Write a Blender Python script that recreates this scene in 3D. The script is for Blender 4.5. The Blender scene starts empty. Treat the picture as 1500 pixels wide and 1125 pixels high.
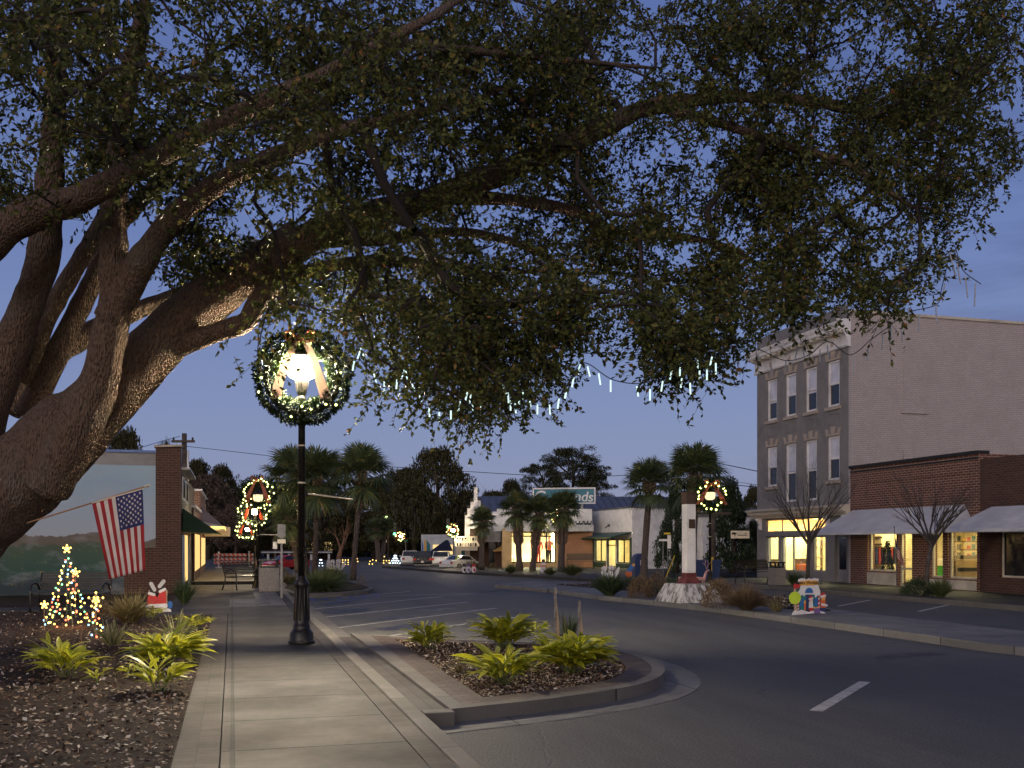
import bpy, bmesh, math, random
import numpy as np
from mathutils import Vector, Matrix, Quaternion
random.seed(7); rng = np.random.default_rng(7)
D = bpy.data; SC = bpy.context.scene; COL = SC.collection
F, HC, HY = 1450.0, 1.65, 795.0            # focal length (px of a 1500 px wide frame), eye height, horizon row
RZ = math.atan2(410, 1450)                 # the street runs this far left of straight ahead
CU, SU = math.cos(RZ), math.sin(RZ)
R = math.radians
def at(px, py, Y): return Vector(((px - 750) / F * Y, Y, HC + (HY - py) / F * Y))
def gr(px, py, z=0.0):
    Y = F * (HC - z) / (py - HY); return Vector(((px - 750) / F * Y, Y, z))
def ST(s, t, z=0.0): return Vector((CU * t - SU * s, SU * t + CU * s, z))      # street frame: s along the kerb, t across
def to_ts(p): return (CU * p[0] + SU * p[1], -SU * p[0] + CU * p[1])
def s_on(px, t):
    k = (px - 750) / F; Y = t / (CU * k + SU); return -SU * k * Y + CU * Y
def Y_on(px, t): return t / (CU * (px - 750) / F + SU)
# ------------------------------------------------------------------ scene objects
def tag(o, label=None, cat=None, group=None, kind=None):
    if label: o['label'] = label
    if cat: o['category'] = cat
    if group: o['group'] = group
    if kind: o['kind'] = kind
    return o
def thing(name, label, cat, loc=(0, 0, 0), rz=0.0, group=None):
    o = D.objects.new(name, None); COL.objects.link(o); o.empty_display_size = .2
    o.location = loc; o.rotation_euler = (0, 0, rz)
    return tag(o, label, cat, group)
def kids(o): return [c for c in D.objects if c.parent == o]
def copy_tree(o, parent=None, label=None, group=None):
    c = o.copy(); COL.objects.link(c)
    if parent is not None: c.parent = parent
    if label: c['label'] = label
    if group: c['group'] = group
    for ch in KIDS.get(o.name, []): copy_tree(ch, c)
    return c
KIDS = {}
def link(name, me, parent=None):
    o = D.objects.new(name, me); COL.objects.link(o)
    if parent is not None:
        o.parent = parent; KIDS.setdefault(parent.name, []).append(o)
    return o
def relink_copy(o, parent):
    c = o.copy(); COL.objects.link(c); c.parent = parent
    KIDS.setdefault(parent.name, []).append(c); return c
class MB:
    def __init__(s): s.v = []; s.f = []; s.m = []
    def add(s, vs, fs, m=0):
        b = len(s.v); s.v += [tuple(v) for v in vs]
        s.f += [tuple(b + i for i in f) for f in fs]; s.m += [m] * len(fs); return s
    def box(s, x0, y0, z0, x1, y1, z1, m=0):
        vs = [(x0,y0,z0),(x1,y0,z0),(x1,y1,z0),(x0,y1,z0),(x0,y0,z1),(x1,y0,z1),(x1,y1,z1),(x0,y1,z1)]
        return s.add(vs, [(0,3,2,1),(4,5,6,7),(0,1,5,4),(1,2,6,5),(2,3,7,6),(3,0,4,7)], m)
    def quad(s, a, b, c, d, m=0): return s.add([a, b, c, d], [(0, 1, 2, 3)], m)
    def prism(s, poly, off, m=0):                 # polygon (3D points) pushed along off
        n = len(poly); off = Vector(off); vs = [Vector(p) for p in poly]; vs += [p + off for p in vs]
        return s.add(vs, [tuple(range(n - 1, -1, -1)), tuple(range(n, 2 * n))] + [(i, (i + 1) % n, n + (i + 1) % n, n + i) for i in range(n)], m)
    def slab(s, poly, z0, z1, m=0): return s.prism([(p[0], p[1], z0) for p in poly], (0, 0, z1 - z0), m)
    def tube(s, pts, rad, n=8, m=0, cap=True):
        pts = [Vector(p) for p in pts]; k = len(pts)
        if not hasattr(rad, '__len__'): rad = [rad] * k
        b = len(s.v); ref = None
        for i, p in enumerate(pts):
            d = (pts[min(i + 1, k - 1)] - pts[max(i - 1, 0)])
            d = d.normalized() if d.length > 1e-9 else Vector((0, 0, 1))
            if ref is None: ref = Vector((1, 0, 0)) if abs(d.x) < .8 else Vector((0, 1, 0))
            u = (ref - d * ref.dot(d)); u = u.normalized() if u.length > 1e-6 else d.orthogonal().normalized()
            w = d.cross(u); ref = u
            for j in range(n):
                a = 2 * math.pi * j / n
                s.v.append(tuple(p + (u * math.cos(a) + w * math.sin(a)) * rad[i]))
        for i in range(k - 1):
            for j in range(n):
                j2 = (j + 1) % n
                s.f.append((b + i*n + j, b + i*n + j2, b + (i+1)*n + j2, b + (i+1)*n + j)); s.m.append(m)
        if cap:
            s.f.append(tuple(b + j for j in range(n - 1, -1, -1))); s.f.append(tuple(b + (k-1)*n + j for j in range(n))); s.m += [m, m]
        return s
    def lathe(s, prof, c=(0, 0, 0), n=16, m=0):
        return s.tube_profile(prof, c, n, m)
    def tube_profile(s, prof, c, n, m):
        b = len(s.v); k = len(prof)
        for r, z in prof:
            for j in range(n):
                a = 2 * math.pi * j / n; s.v.append((c[0] + r * math.cos(a), c[1] + r * math.sin(a), c[2] + z))
        for i in range(k - 1):
            for j in range(n):
                j2 = (j + 1) % n; s.f.append((b+i*n+j, b+i*n+j2, b+(i+1)*n+j2, b+(i+1)*n+j)); s.m.append(m)
        s.f.append(tuple(b + j for j in range(n - 1, -1, -1))); s.f.append(tuple(b + (k-1)*n + j for j in range(n))); s.m += [m, m]
        return s
    def ball(s, c, r, n=8, m=0, sz=1.0):
        h = max(4, n // 2 + 1)
        return s.tube_profile([(max(1e-4, r * math.sin(math.pi * i / h)), -r * sz * math.cos(math.pi * i / h)) for i in range(h + 1)], c, n, m)
    def mesh(s, name, mats, smooth=False):
        me = D.meshes.new(name); me.from_pydata(s.v, [], s.f)
        for mm in (mats if isinstance(mats, (list, tuple)) else [mats]): me.materials.append(mm)
        me.polygons.foreach_set('material_index', s.m)
        if smooth: me.polygons.foreach_set('use_smooth', [True] * len(s.f))
        me.update(); return me
    def build(s, name, mats, parent=None, smooth=False, bevel=0.0):
        o = link(name, s.mesh(name, mats, smooth), parent)
        if bevel:
            b = o.modifiers.new('edge', 'BEVEL'); b.width = bevel; b.segments = 2; b.limit_method = 'ANGLE'; b.angle_limit = R(40)
        return o
def fast_mesh(name, V, quads, mat, uv=None, midx=None, smooth=False):          # V (n,3), quads (m,4)
    me = D.meshes.new(name); n, m = len(V), len(quads)
    me.vertices.add(n); me.vertices.foreach_set('co', np.ascontiguousarray(V, np.float32).ravel())
    me.loops.add(m * 4); me.loops.foreach_set('vertex_index', np.ascontiguousarray(quads, np.int32).ravel())
    me.polygons.add(m); me.polygons.foreach_set('loop_start', np.arange(0, m * 4, 4, dtype=np.int32))
    if uv is not None:
        l = me.uv_layers.new(name='UVMap'); l.data.foreach_set('uv', np.ascontiguousarray(uv[quads.ravel()], np.float32).ravel())
    for mm in (mat if isinstance(mat, (list, tuple)) else [mat]): me.materials.append(mm)
    if midx is not None: me.polygons.foreach_set('material_index', np.ascontiguousarray(midx, np.int32))
    if smooth: me.polygons.foreach_set('use_smooth', np.ones(m, bool))
    me.update(calc_edges=True); me.validate(); return me
def unit(a): return a / np.maximum(np.linalg.norm(a, axis=-1, keepdims=True), 1e-9)
def leaf_quads(P, d, ln, wd, up=None):             # rhombic leaves: base P, direction d, random roll
    N = len(P); d = unit(d); r = rng.normal(size=(N, 3)) if up is None else up + rng.normal(size=(N, 3)) * .35
    w = unit(np.cross(d, r)); ln = np.broadcast_to(ln, (N,))[:, None]; wd = np.broadcast_to(wd, (N,))[:, None]
    V = np.empty((N, 4, 3)); mid = P + d * ln * .5
    V[:, 0] = P; V[:, 1] = mid + w * wd * .5; V[:, 2] = P + d * ln; V[:, 3] = mid - w * wd * .5
    return V.reshape(-1, 3), np.arange(4 * N).reshape(-1, 4)
# ------------------------------------------------------------------ materials
class NT:
    def __init__(s, name):
        s.m = D.materials.new(name); s.m.use_nodes = True; s.t = s.m.node_tree; s.t.nodes.clear()
        s.out = s.n('ShaderNodeOutputMaterial')
    def n(s, typ, **kw):
        nd = s.t.nodes.new(typ)
        for k, v in kw.items():
            if k in nd.inputs and not hasattr(nd, k): nd.inputs[k].default_value = v
            elif hasattr(nd, k): setattr(nd, k, v)
            else: nd.inputs[k].default_value = v
        return nd
    def l(s, a, b): s.t.links.new(a, b)
    def mix(s, fac, a, b, blend='MIX'):
        nd = s.t.nodes.new('ShaderNodeMix'); nd.data_type = 'RGBA'; nd.blend_type = blend
        for sock, val in ((nd.inputs[0], fac), (nd.inputs[6], a), (nd.inputs[7], b)):
            if hasattr(val, 'is_output') or hasattr(val, 'links'): s.l(val, sock)
            else: sock.default_value = val if not hasattr(val, '__len__') else (*val[:3], 1)
        return nd.outputs[2]
    def math(s, op, a, b=0.0):
        nd = s.t.nodes.new('ShaderNodeMath'); nd.operation = op
        for sock, val in ((nd.inputs[0], a), (nd.inputs[1], b)):
            if hasattr(val, 'links'): s.l(val, sock)
            else: sock.default_value = val
        return nd.outputs[0]
    def ramp(s, fac, stops):
        nd = s.t.nodes.new('ShaderNodeValToRGB'); e = nd.color_ramp.elements
        while len(e) < len(stops): e.new(.5)
        for el, (p, c) in zip(e, stops): el.position = p; el.color = (*c, 1) if hasattr(c, '__len__') else (c, c, c, 1)
        s.l(fac, nd.inputs[0]); return nd.outputs[0]
    def noise(s, vec, scale, detail=4, rough=.6):
        nd = s.n('ShaderNodeTexNoise'); nd.inputs['Scale'].default_value = scale; nd.inputs['Detail'].default_value = detail; nd.inputs['Roughness'].default_value = rough
        if vec is not None: s.l(vec, nd.inputs['Vector'])
        return nd.outputs[0]
    def coord(s, kind='Object', scale=None):
        c = s.n('ShaderNodeTexCoord').outputs[kind]
        if scale:
            mp = s.n('ShaderNodeMapping'); mp.inputs['Scale'].default_value = scale; s.l(c, mp.inputs['Vector']); c = mp.outputs[0]
        return c
    def wallvec(s):                              # (x+y, z): runs along any wall square to the object's axes
        c = s.coord(); sp = s.n('ShaderNodeSeparateXYZ'); s.l(c, sp.inputs[0])
        cb = s.n('ShaderNodeCombineXYZ'); s.l(s.math('ADD', sp.outputs[0], sp.outputs[1]), cb.inputs[0]); s.l(sp.outputs[2], cb.inputs[1])
        return cb.outputs[0]
    def bsdf(s, col, rough=.8, metal=0.0, spec=.4, bump=None, bstr=.3, bdist=.02, **kw):
        b = s.n('ShaderNodeBsdfPrincipled')
        for k, v in (('Base Color', col), ('Roughness', rough), ('Metallic', metal), ('Specular IOR Level', spec)):
            if hasattr(v, 'links'): s.l(v, b.inputs[k])
            else: b.inputs[k].default_value = (*v[:3], 1) if hasattr(v, '__len__') else v
        if bump is not None:
            bp = s.n('ShaderNodeBump'); bp.inputs['Strength'].default_value = bstr; bp.inputs['Distance'].default_value = bdist
            s.l(bump, bp.inputs['Height']); s.l(bp.outputs[0], b.inputs['Normal'])
        for k, v in kw.items(): b.inputs[k.replace('_', ' ')].default_value = v
        s.l(b.outputs[0], s.out.inputs['Surface']); return b
def paint(name, c, rough=.6, var=.12, scale=3.0, metal=0.0, spec=.4, bstr=.15, bscale=30.0, dirt=None, **kw):
    t = NT(name); v = t.coord(); n = t.noise(v, scale)
    c0 = tuple(x * (1 - var * 2) for x in c); c1 = tuple(min(1, x * (1 + var * 2)) for x in c)
    col = t.ramp(n, [(.3, c0), (.7, c1)])
    if dirt: col = t.mix(t.ramp(t.noise(v, scale * .6, 8, .7), [(.5, 0.0), (.68, 1.0)]), col, dirt)
    rn = t.ramp(t.noise(v, scale * 2), [(.3, max(0, rough - .12)), (.7, min(1, rough + .12))])
    t.bsdf(col, rn, metal, spec, bump=t.noise(v, bscale, 3), bstr=bstr, bdist=.01, **kw); return t.m
def bricks(name, c1, c2, mortar, w=.21, h=.075, ms=.006, flat=False, dirt=.25, bstr=.5, dirtc=(.05, .045, .04), rough=.85):
    t = NT(name); v = t.coord() if flat else t.wallvec()
    b = t.n('ShaderNodeTexBrick'); b.offset = .5
    for k, x in (('Scale', 1.0), ('Mortar Size', ms), ('Mortar Smooth', .2), ('Bias', 0.0), ('Brick Width', w), ('Row Height', h)): b.inputs[k].default_value = x
    b.inputs['Color1'].default_value = (*c1, 1); b.inputs['Color2'].default_value = (*c2, 1); b.inputs['Mortar'].default_value = (*mortar, 1)
    t.l(v, b.inputs['Vector'])
    o = t.coord(); n = t.noise(o, 1.3, 6, .65); col = t.mix(t.math('MULTIPLY', t.ramp(n, [(.42, 0.0), (.75, 1.0)]), dirt), b.outputs[0], dirtc)
    col = t.mix(.35, col, t.ramp(t.noise(o, 22, 3), [(.3, .25), (.75, 1.0)]), 'MULTIPLY')
    h2 = t.math('ADD', t.math('MULTIPLY', b.outputs[1], -1.0), t.math('MULTIPLY', t.noise(o, 60, 2), .25))
    t.bsdf(col, rough, 0, .25, bump=h2, bstr=bstr, bdist=.008); return t.m
def glow(name, c, strength):
    t = NT(name); e = t.n('ShaderNodeEmission'); e.inputs[0].default_value = (*c, 1); e.inputs[1].default_value = strength
    t.l(e.outputs[0], t.out.inputs['Surface']); return t.m
def leafmat(name, stops, trans=.35, rough=.45, spec=.4):
    t = NT(name); g = t.n('ShaderNodeNewGeometry'); col = t.ramp(g.outputs['Random Per Island'], stops)
    p = t.n('ShaderNodeBsdfPrincipled'); t.l(col, p.inputs['Base Color']); p.inputs['Roughness'].default_value = rough; p.inputs['Specular IOR Level'].default_value = spec
    tr = t.n('ShaderNodeBsdfTranslucent'); t.l(col, tr.inputs[0]); mx = t.n('ShaderNodeMixShader'); mx.inputs[0].default_value = trans
    t.l(p.outputs[0], mx.inputs[1]); t.l(tr.outputs[0], mx.inputs[2]); t.l(mx.outputs[0], t.out.inputs['Surface']); return t.m
def glassmat(name, tint=(.9, .95, .95), refl=.12):
    t = NT(name); tr = t.n('ShaderNodeBsdfTransparent'); tr.inputs[0].default_value = (*tint, 1)
    gl = t.n('ShaderNodeBsdfGlossy'); gl.inputs['Roughness'].default_value = .03; gl.inputs[0].default_value = (1, 1, 1, 1)
    mx = t.n('ShaderNodeMixShader'); mx.inputs[0].default_value = refl
    t.l(tr.outputs[0], mx.inputs[1]); t.l(gl.outputs[0], mx.inputs[2]); t.l(mx.outputs[0], t.out.inputs['Surface']); return t.m
def plamp(name, loc, power, col=(1, .78, .5), size=.08, parent=None, typ='POINT', **kw):
    l = D.lights.new(name, typ); l.energy = power; l.color = col
    if typ == 'POINT' or typ == 'SPOT': l.shadow_soft_size = size
    for k, v in kw.items(): setattr(l, k, v)
    o = D.objects.new(name, l); COL.objects.link(o); o.location = loc
    if parent is not None: o.parent = parent; KIDS.setdefault(parent.name, []).append(o)
    return o
def lettering(body, size, mat, parent, mtx, name='lettering', shear=0.0, ext=.004, align='CENTER', space=1.0, bold=0.0):
    c = D.curves.new(name, 'FONT'); c.body = body; c.size = size; c.align_x = align; c.align_y = 'CENTER'; c.extrude = ext; c.shear = shear; c.space_character = space; c.offset = bold
    c.materials.append(mat); o = D.objects.new(name, c); COL.objects.link(o)
    bpy.context.view_layer.update(); me = D.meshes.new_from_object(o.evaluated_get(bpy.context.evaluated_depsgraph_get())); me.name = name
    D.objects.remove(o); o = link(name, me, parent); o.matrix_local = mtx; return o
M = {}
M['black_metal'] = paint('black_metal', (.012, .011, .010), .35, .2, 5, .2, .5)
M['grey_metal'] = paint('grey_metal', (.13, .13, .135), .5, .15, 4, .3)
M['white_paint'] = paint('white_paint', (.72, .70, .66), .6, .06, 2, dirt=(.5, .47, .42))
M['cream_paint'] = paint('cream_paint', (.62, .55, .42), .6, .08, 2)
M['wood_pole'] = paint('wood_pole', (.06, .045, .035), .85, .3, 6)
M['green_metal'] = paint('green_metal', (.02, .05, .035), .5, .2, 4)
M['wire'] = paint('wire', (.02, .02, .022), .6, .1)
M['brown_wood'] = paint('brown_wood', (.07, .04, .025), .7, .3, 4)
M['dark'] = paint('dark', (.015, .014, .013), .8, .2)
M['red_paint'] = paint('red_paint', (.35, .02, .02), .5, .12, 5)
M['red_ribbon'] = leafmat('red_ribbon', [(0, (.45, .06, .03)), (1, (.55, .10, .04))], .3, .5)
M['glass'] = glassmat('glass'); M['dark_glass'] = paint('dark_glass', (.012, .014, .018), .06, .1, 2, 0, .6, 0.0)
M['lamp_glow'] = glow('lamp_glow', (1, .84, .60), 1150); M['lamp_glow_soft'] = glow('lamp_glow_soft', (1, .80, .52), 430)
M['bulb_white'] = glow('bulb_white', (.92, 1, .30), 5); M['barricade_red'] = paint('barricade_red', (.60, .07, .03), .5, .1)
M['bulb_gold'] = glow('bulb_gold', (1, .62, .12), 4.5)
M['bulb_red'] = glow('bulb_red', (1, .14, .06), 4.5); M['bulb_green'] = glow('bulb_green', (.25, 1, .4), 3); M['bulb_blue'] = glow('bulb_blue', (.3, .65, 1), 3.5)
M['tube_light'] = glow('tube_light', (.75, 1, .95), .85)
M['tube_off'] = paint('tube_off', (.3, .33, .38), .4, .1)
M['concrete'] = paint('concrete', (.30, .28, .25), .85, .12, 1.6, 0, .3, .25, 60, dirt=(.17, .16, .14))
# ================================================================== camera, sky, light
cam = D.objects.new('camera', D.cameras.new('camera')); COL.objects.link(cam); SC.camera = cam
cam.location = (0, 0, HC); cam.rotation_euler = (R(90), 0, 0)
cam.data.sensor_width = 36; cam.data.lens = 36 * F / 1500; cam.data.shift_y = (HY - 562.5) / 1500
cam.data.clip_start = .1; cam.data.clip_end = 3000
SC.view_settings.view_transform = 'Standard'; SC.view_settings.look = 'None'; SC.view_settings.gamma = 1; SC.view_settings.exposure = .52
W = D.worlds.new('World'); SC.world = W; W.use_nodes = True; wt = W.node_tree; wt.nodes.clear()
def wn(typ): return wt.nodes.new(typ)
def wl(a, b): wt.links.new(a, b)
wo = wn('ShaderNodeOutputWorld'); bg = wn('ShaderNodeBackground'); wl(bg.outputs[0], wo.inputs[0])
sky = wn('ShaderNodeTexSky'); sky.sky_type = 'NISHITA'; sky.sun_disc = False
SUN_EL, SUN_AZ = R(1.0), R(200)                      # afterglow behind the camera, a little to its right
sky.sun_elevation = SUN_EL; sky.sun_rotation = SUN_AZ; sky.altitude = 30; sky.air_density = 1.0; sky.dust_density = .6; sky.ozone_density = 4.0
tc = wn('ShaderNodeTexCoord'); sep = wn('ShaderNodeSeparateXYZ'); wl(tc.outputs['Generated'], sep.inputs[0])
def wmath(op, a, b=0.0, clamp=False):
    nd = wn('ShaderNodeMath'); nd.operation = op; nd.use_clamp = clamp
    for sock, v in zip(nd.inputs, (a, b)):
        if hasattr(v, 'links'): wl(v, sock)
        else: sock.default_value = v
    return nd.outputs[0]
def wramp(f, stops):
    nd = wn('ShaderNodeValToRGB'); e = nd.color_ramp.elements
    while len(e) < len(stops): e.new(.5)
    for el_, (p, c) in zip(e, stops): el_.position = p; el_.color = (*c, 1)
    wl(f, nd.inputs[0]); return nd.outputs[0]
def wmix(f, a, b, blend='MIX'):
    nd = wn('ShaderNodeMix'); nd.data_type = 'RGBA'; nd.blend_type = blend
    for sock, v in ((nd.inputs[0], f), (nd.inputs[6], a), (nd.inputs[7], b)):
        if hasattr(v, 'links'): wl(v, sock)
        else: sock.default_value = v if not hasattr(v, '__len__') else (*v, 1)
    return nd.outputs[2]
dusk = wramp(sep.outputs[2], [(0.0, (1.78, 1.96, 3.0)), (.10, (1.52, 1.80, 3.0)), (.28, (1.0, 1.32, 2.7)), (.5, (.66, .95, 2.3)), (1.0, (.30, .42, 1.1))])
glowz = wramp(sep.outputs[2], [(0.0, (7.5, 5.9, 5.4)), (.25, (6.6, 5.5, 5.4)), (.6, (3.6, 3.4, 4.0)), (1.0, (.8, .9, 1.6))])   # the afterglow, on the side where the sun went down
back = wmath('POWER', wmath('MAXIMUM', wmath('ADD', wmath('MULTIPLY', sep.outputs[0], math.sin(SUN_AZ)), wmath('MULTIPLY', sep.outputs[1], math.cos(SUN_AZ))), 0.0), 1.2, True)
base = wmix(back, dusk, glowz)
base = wmix(1.0, base, wmix(.5, (0, 0, 0), sky.outputs[0]), 'ADD')
mp = wn('ShaderNodeMapping'); mp.inputs['Scale'].default_value = (1.0, 1.0, 6.0); wl(tc.outputs['Generated'], mp.inputs[0])
cn = wn('ShaderNodeTexNoise'); cn.inputs['Scale'].default_value = 3.0; cn.inputs['Detail'].default_value = 7; cn.inputs['Roughness'].default_value = .6; wl(mp.outputs[0], cn.inputs['Vector'])
cloud = wmath('MULTIPLY', wmath('MULTIPLY', wmath('SUBTRACT', cn.outputs[0], .44), 4.0, True), wmath('MULTIPLY', wmath('SUBTRACT', sep.outputs[0], .12), 2.6, True), True)
cloud = wmath('MULTIPLY', cloud, .8)
wl(wmix(cloud, base, wmix(1.0, base, (.50, .46, .52), 'MULTIPLY')), bg.inputs[0]); bg.inputs[1].default_value = .10
sun = plamp('sun', (0, -20, 30), .5, (1, .86, .80), typ='SUN'); sun.data.angle = R(40)
az = SUN_AZ; el = R(16)
sd = Vector((math.sin(az) * math.cos(el), math.cos(az) * math.cos(el), math.sin(el)))
sun.rotation_euler = (-sd).to_track_quat('-Z', 'Y').to_euler()
# ================================================================== ground surfaces (street frame: x = t, y = s)
def asphalt(name, a, b, patch):
    t = NT(name); v = t.coord(); n1 = t.noise(v, .16, 7, .68); n2 = t.noise(v, 45, 3, .7); n3 = t.noise(t.coord(scale=(.9, .16, 1)), .8, 8, .7)
    col = t.ramp(n1, [(.32, a), (.70, b)]); col = t.mix(t.ramp(n3, [(.46, 0.0), (.66, .6)]), col, patch)
    col = t.mix(.75, col, t.ramp(n2, [(.38, .25), (.62, 1.0)]), 'MULTIPLY')
    vo = t.n('ShaderNodeTexVoronoi', feature='DISTANCE_TO_EDGE'); vo.inputs['Scale'].default_value = .28
    wv = t.n('ShaderNodeVectorMath', operation='ADD'); t.l(v, wv.inputs[0])
    ns = t.n('ShaderNodeTexNoise'); ns.inputs['Scale'].default_value = .9; ns.inputs['Detail'].default_value = 5; t.l(v, ns.inputs['Vector']); t.l(ns.outputs['Color'], wv.inputs[1]); t.l(wv.outputs[0], vo.inputs['Vector'])
    crack = t.ramp(vo.outputs['Distance'], [(.0, 1.0), (.006, 0.0)])
    col = t.mix(t.math('MULTIPLY', crack, t.ramp(t.noise(v, .3, 2), [(.5, 0.0), (.6, .8)])), col, (.01, .01, .01))
    t.bsdf(col, t.ramp(n1, [(.3, .62), (.7, .85)]), 0, .35, bump=t.math('ADD', n2, t.math('MULTIPLY', crack, -.6)), bstr=.6, bdist=.012); return t.m
M['asphalt'] = asphalt('asphalt', (.075, .073, .071), (.155, .148, .14), (.045, .044, .044))
def slabs(name, c, w, h, ms, off=0.0, joint=(.03, .027, .022), var=.18):
    t = NT(name); v = t.coord(); b = t.n('ShaderNodeTexBrick'); b.offset = off
    for k, x in (('Scale', 1.0), ('Mortar Size', ms), ('Mortar Smooth', .3), ('Bias', 0.0), ('Brick Width', w), ('Row Height', h)): b.inputs[k].default_value = x
    b.inputs['Color1'].default_value = (*[x * (1 - var) for x in c], 1); b.inputs['Color2'].default_value = (*[x * (1 + var) for x in c], 1); b.inputs['Mortar'].default_value = (*joint, 1)
    t.l(v, b.inputs['Vector']); st = t.noise(v, .8, 8, .7); fine = t.noise(v, 70, 3)
    col = t.mix(t.ramp(st, [(.38, .0), (.72, .55)]), b.outputs[0], tuple(x * .45 for x in c)); col = t.mix(.4, col, t.ramp(fine, [(.3, .5), (.7, 1.0)]), 'MULTIPLY')
    t.bsdf(col, t.ramp(st, [(.3, .6), (.7, .85)]), 0, .3, bump=t.math('ADD', t.math('MULTIPLY', b.outputs[1], -1.0), t.math('MULTIPLY', fine, .3)), bstr=.5, bdist=.01); return t.m
M['sidewalk'] = slabs('sidewalk_concrete', (.046, .041, .036), 1.45, 1.25, .02, joint=(.008, .007, .006))
M['plaza'] = slabs('plaza_slabs', (.17, .155, .14), .6, .9, .012, .5)
M['paver'] = slabs('brick_paver', (.10, .07, .053), .20, .10, .006, .5, (.03, .025, .02), .25)
M['paver_edge'] = slabs('brick_edging', (.048, .039, .033), .25, .11, .006, .0, (.03, .025, .02), .25)
M['drain'] = slabs('drain_deck', (.06, .05, .042), .6, 1.8, .008)
M['kerb'] = slabs('kerb_concrete', (.14, .128, .112), 40, 2.4, .010, 0)
M['median_top'] = slabs('median_concrete', (.16, .155, .15), 2.5, 1.5, .012, 0)
M['road_paint'] = paint('road_paint', (.40, .385, .36), .7, .15, 9, dirt=(.2, .19, .18)); M['blue_paint'] = paint('blue_paint', (.03, .06, .22), .7, .15, 6, dirt=(.06, .06, .08))
M['soil'] = paint('soil', (.035, .024, .017), .95, .3, 9, 0, .1, .6, 30)
M['far_ground'] = paint('far_ground', (.035, .035, .02), .95, .3, .5, 0, .1)
def street(name, mb, mats, kind='structure', bevel=0, **kw):
    o = mb.build(name, mats, None, bevel=bevel, **kw); o.rotation_euler.z = RZ; return tag(o, kind=kind)
b = MB(); b.quad((-900, -300, -.03), (900, -300, -.03), (900, 1500, -.03), (-900, 1500, -.03)); street('ground', b, M['far_ground'])
b = MB(); b.quad((-60, -40, 0), (70, -40, 0), (70, 170, 0), (-60, 170, 0)); street('road', b, M['asphalt'])
KZ = .13
b = MB(); b.box(-.076, -9, -.02, 1.286, 22.0, KZ); b.box(-1.5, 22.0, -.02, 1.28, 36.4, KZ); street('sidewalk', b, M['sidewalk'])
b = MB(); b.box(-1.5, 40.6, -.02, 1.60, 78, KZ); street('sidewalk_far', b, M['sidewalk'])
b = MB(); b.box(.62, 24.6, KZ - .01, 1.28, 36.2, KZ + .004); b.box(-.06, 24.6, KZ - .01, .62, 27.5, KZ + .004); street('plaza_paving', b, M['plaza'])
b = MB(); b.box(1.298, -9, -.02, 1.470, 36.4, KZ - .003); b.box(-.40, -9, -.02, -.086, 22, KZ - .004); street('brick_edging', b, M['paver_edge'])
b = MB(); b.box(1.484, -9, -.02, 1.645, 36.4, KZ + .002); street('kerb', b, M['kerb'], bevel=.015)
b = MB(); b.box(1.65, 8.9, .004, 1.915, 16.4, .10); street('drain_strip', b, M['drain'])
b = MB(); b.box(1.648, 8.70, -.02, 1.93, 8.895, KZ + .001); street('kerb_end', b, M['kerb'], bevel=.012)
b = MB(); b.box(1.65, 16.4, -.02, 2.0, 36, .008); street('gutter', b, M['kerb'])
# the rounded planting island by the sidewalk
def smooth_poly(pts, it=2):
    for _ in range(it):
        q = []
        for i in range(len(pts)):
            a, c = Vector(pts[i]), Vector(pts[(i + 1) % len(pts)]); q += [a * .75 + c * .25, a * .25 + c * .75]
        pts = q
    return pts
isl_w = [(-2.62, 16.75), (-.75, 15.45), (1.2, 15.1), (1.78, 13.6), (1.92, 12.0), (1.5, 10.7), (.55, 9.75)]
isl = [Vector(to_ts((x, y))) for x, y in isl_w]
fixed = [Vector((1.92, 8.85)), Vector((1.92, 16.7))]
def open_smooth(pts, it=3):
    for _ in range(it):
        q = [pts[0]]
        for i in range(len(pts) - 1): q += [pts[i] * .75 + pts[i+1] * .25, pts[i] * .25 + pts[i+1] * .75]
        pts = q + [pts[-1]]
    return pts
outer = open_smooth([fixed[1]] + isl[1:] + [fixed[0]])
def inset(poly, d):
    n = len(poly); out = []
    for i in range(n):
        a, p, c = poly[i - 1], poly[i], poly[(i + 1) % n]
        e1 = (p - a).normalized(); e2 = (c - p).normalized(); nr = Vector((-(e1.y + e2.y), e1.x + e2.x))
        nr = nr.normalized() if nr.length > 1e-6 else Vector((-e1.y, e1.x)); k = max(.5, abs(nr.dot(Vector((-e1.y, e1.x)))))
        out.append(p + nr * (-d / k))
    return out
area = sum(outer[i].x * outer[(i+1) % len(outer)].y - outer[(i+1) % len(outer)].x * outer[i].y for i in range(len(outer)))
sgn = 1 if area < 0 else -1
def seg_dist(p, poly):
    best = 1e9
    for i in range(len(poly)):
        a, c = poly[i - 1], poly[i]; ab = c - a; u = max(0, min(1, (p - a).dot(ab) / max(1e-12, ab.length_squared))); best = min(best, (p - a - ab * u).length)
    return best
def ins(d):
    q = inset(outer, d * sgn)
    if d <= 0: return q
    ok = [inside((p.x, p.y), outer) and seg_dist(p, outer) > d * .93 for p in q]; n = len(q)
    for i in range(n):
        if not ok[i]:
            for k in range(1, n):
                if ok[(i + k) % n]: q[i] = q[(i + k) % n]; break
                if ok[(i - k) % n]: q[i] = q[(i - k) % n]; break
    return q
def inside(p, poly):
    c = False; n = len(poly)
    for i in range(n):
        a, d = poly[i], poly[i - 1]
        if (a[1] > p[1]) != (d[1] > p[1]) and p[0] < (d[0] - a[0]) * (p[1] - a[1]) / (d[1] - a[1] + 1e-12) + a[0]: c = not c
    return c
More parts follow.
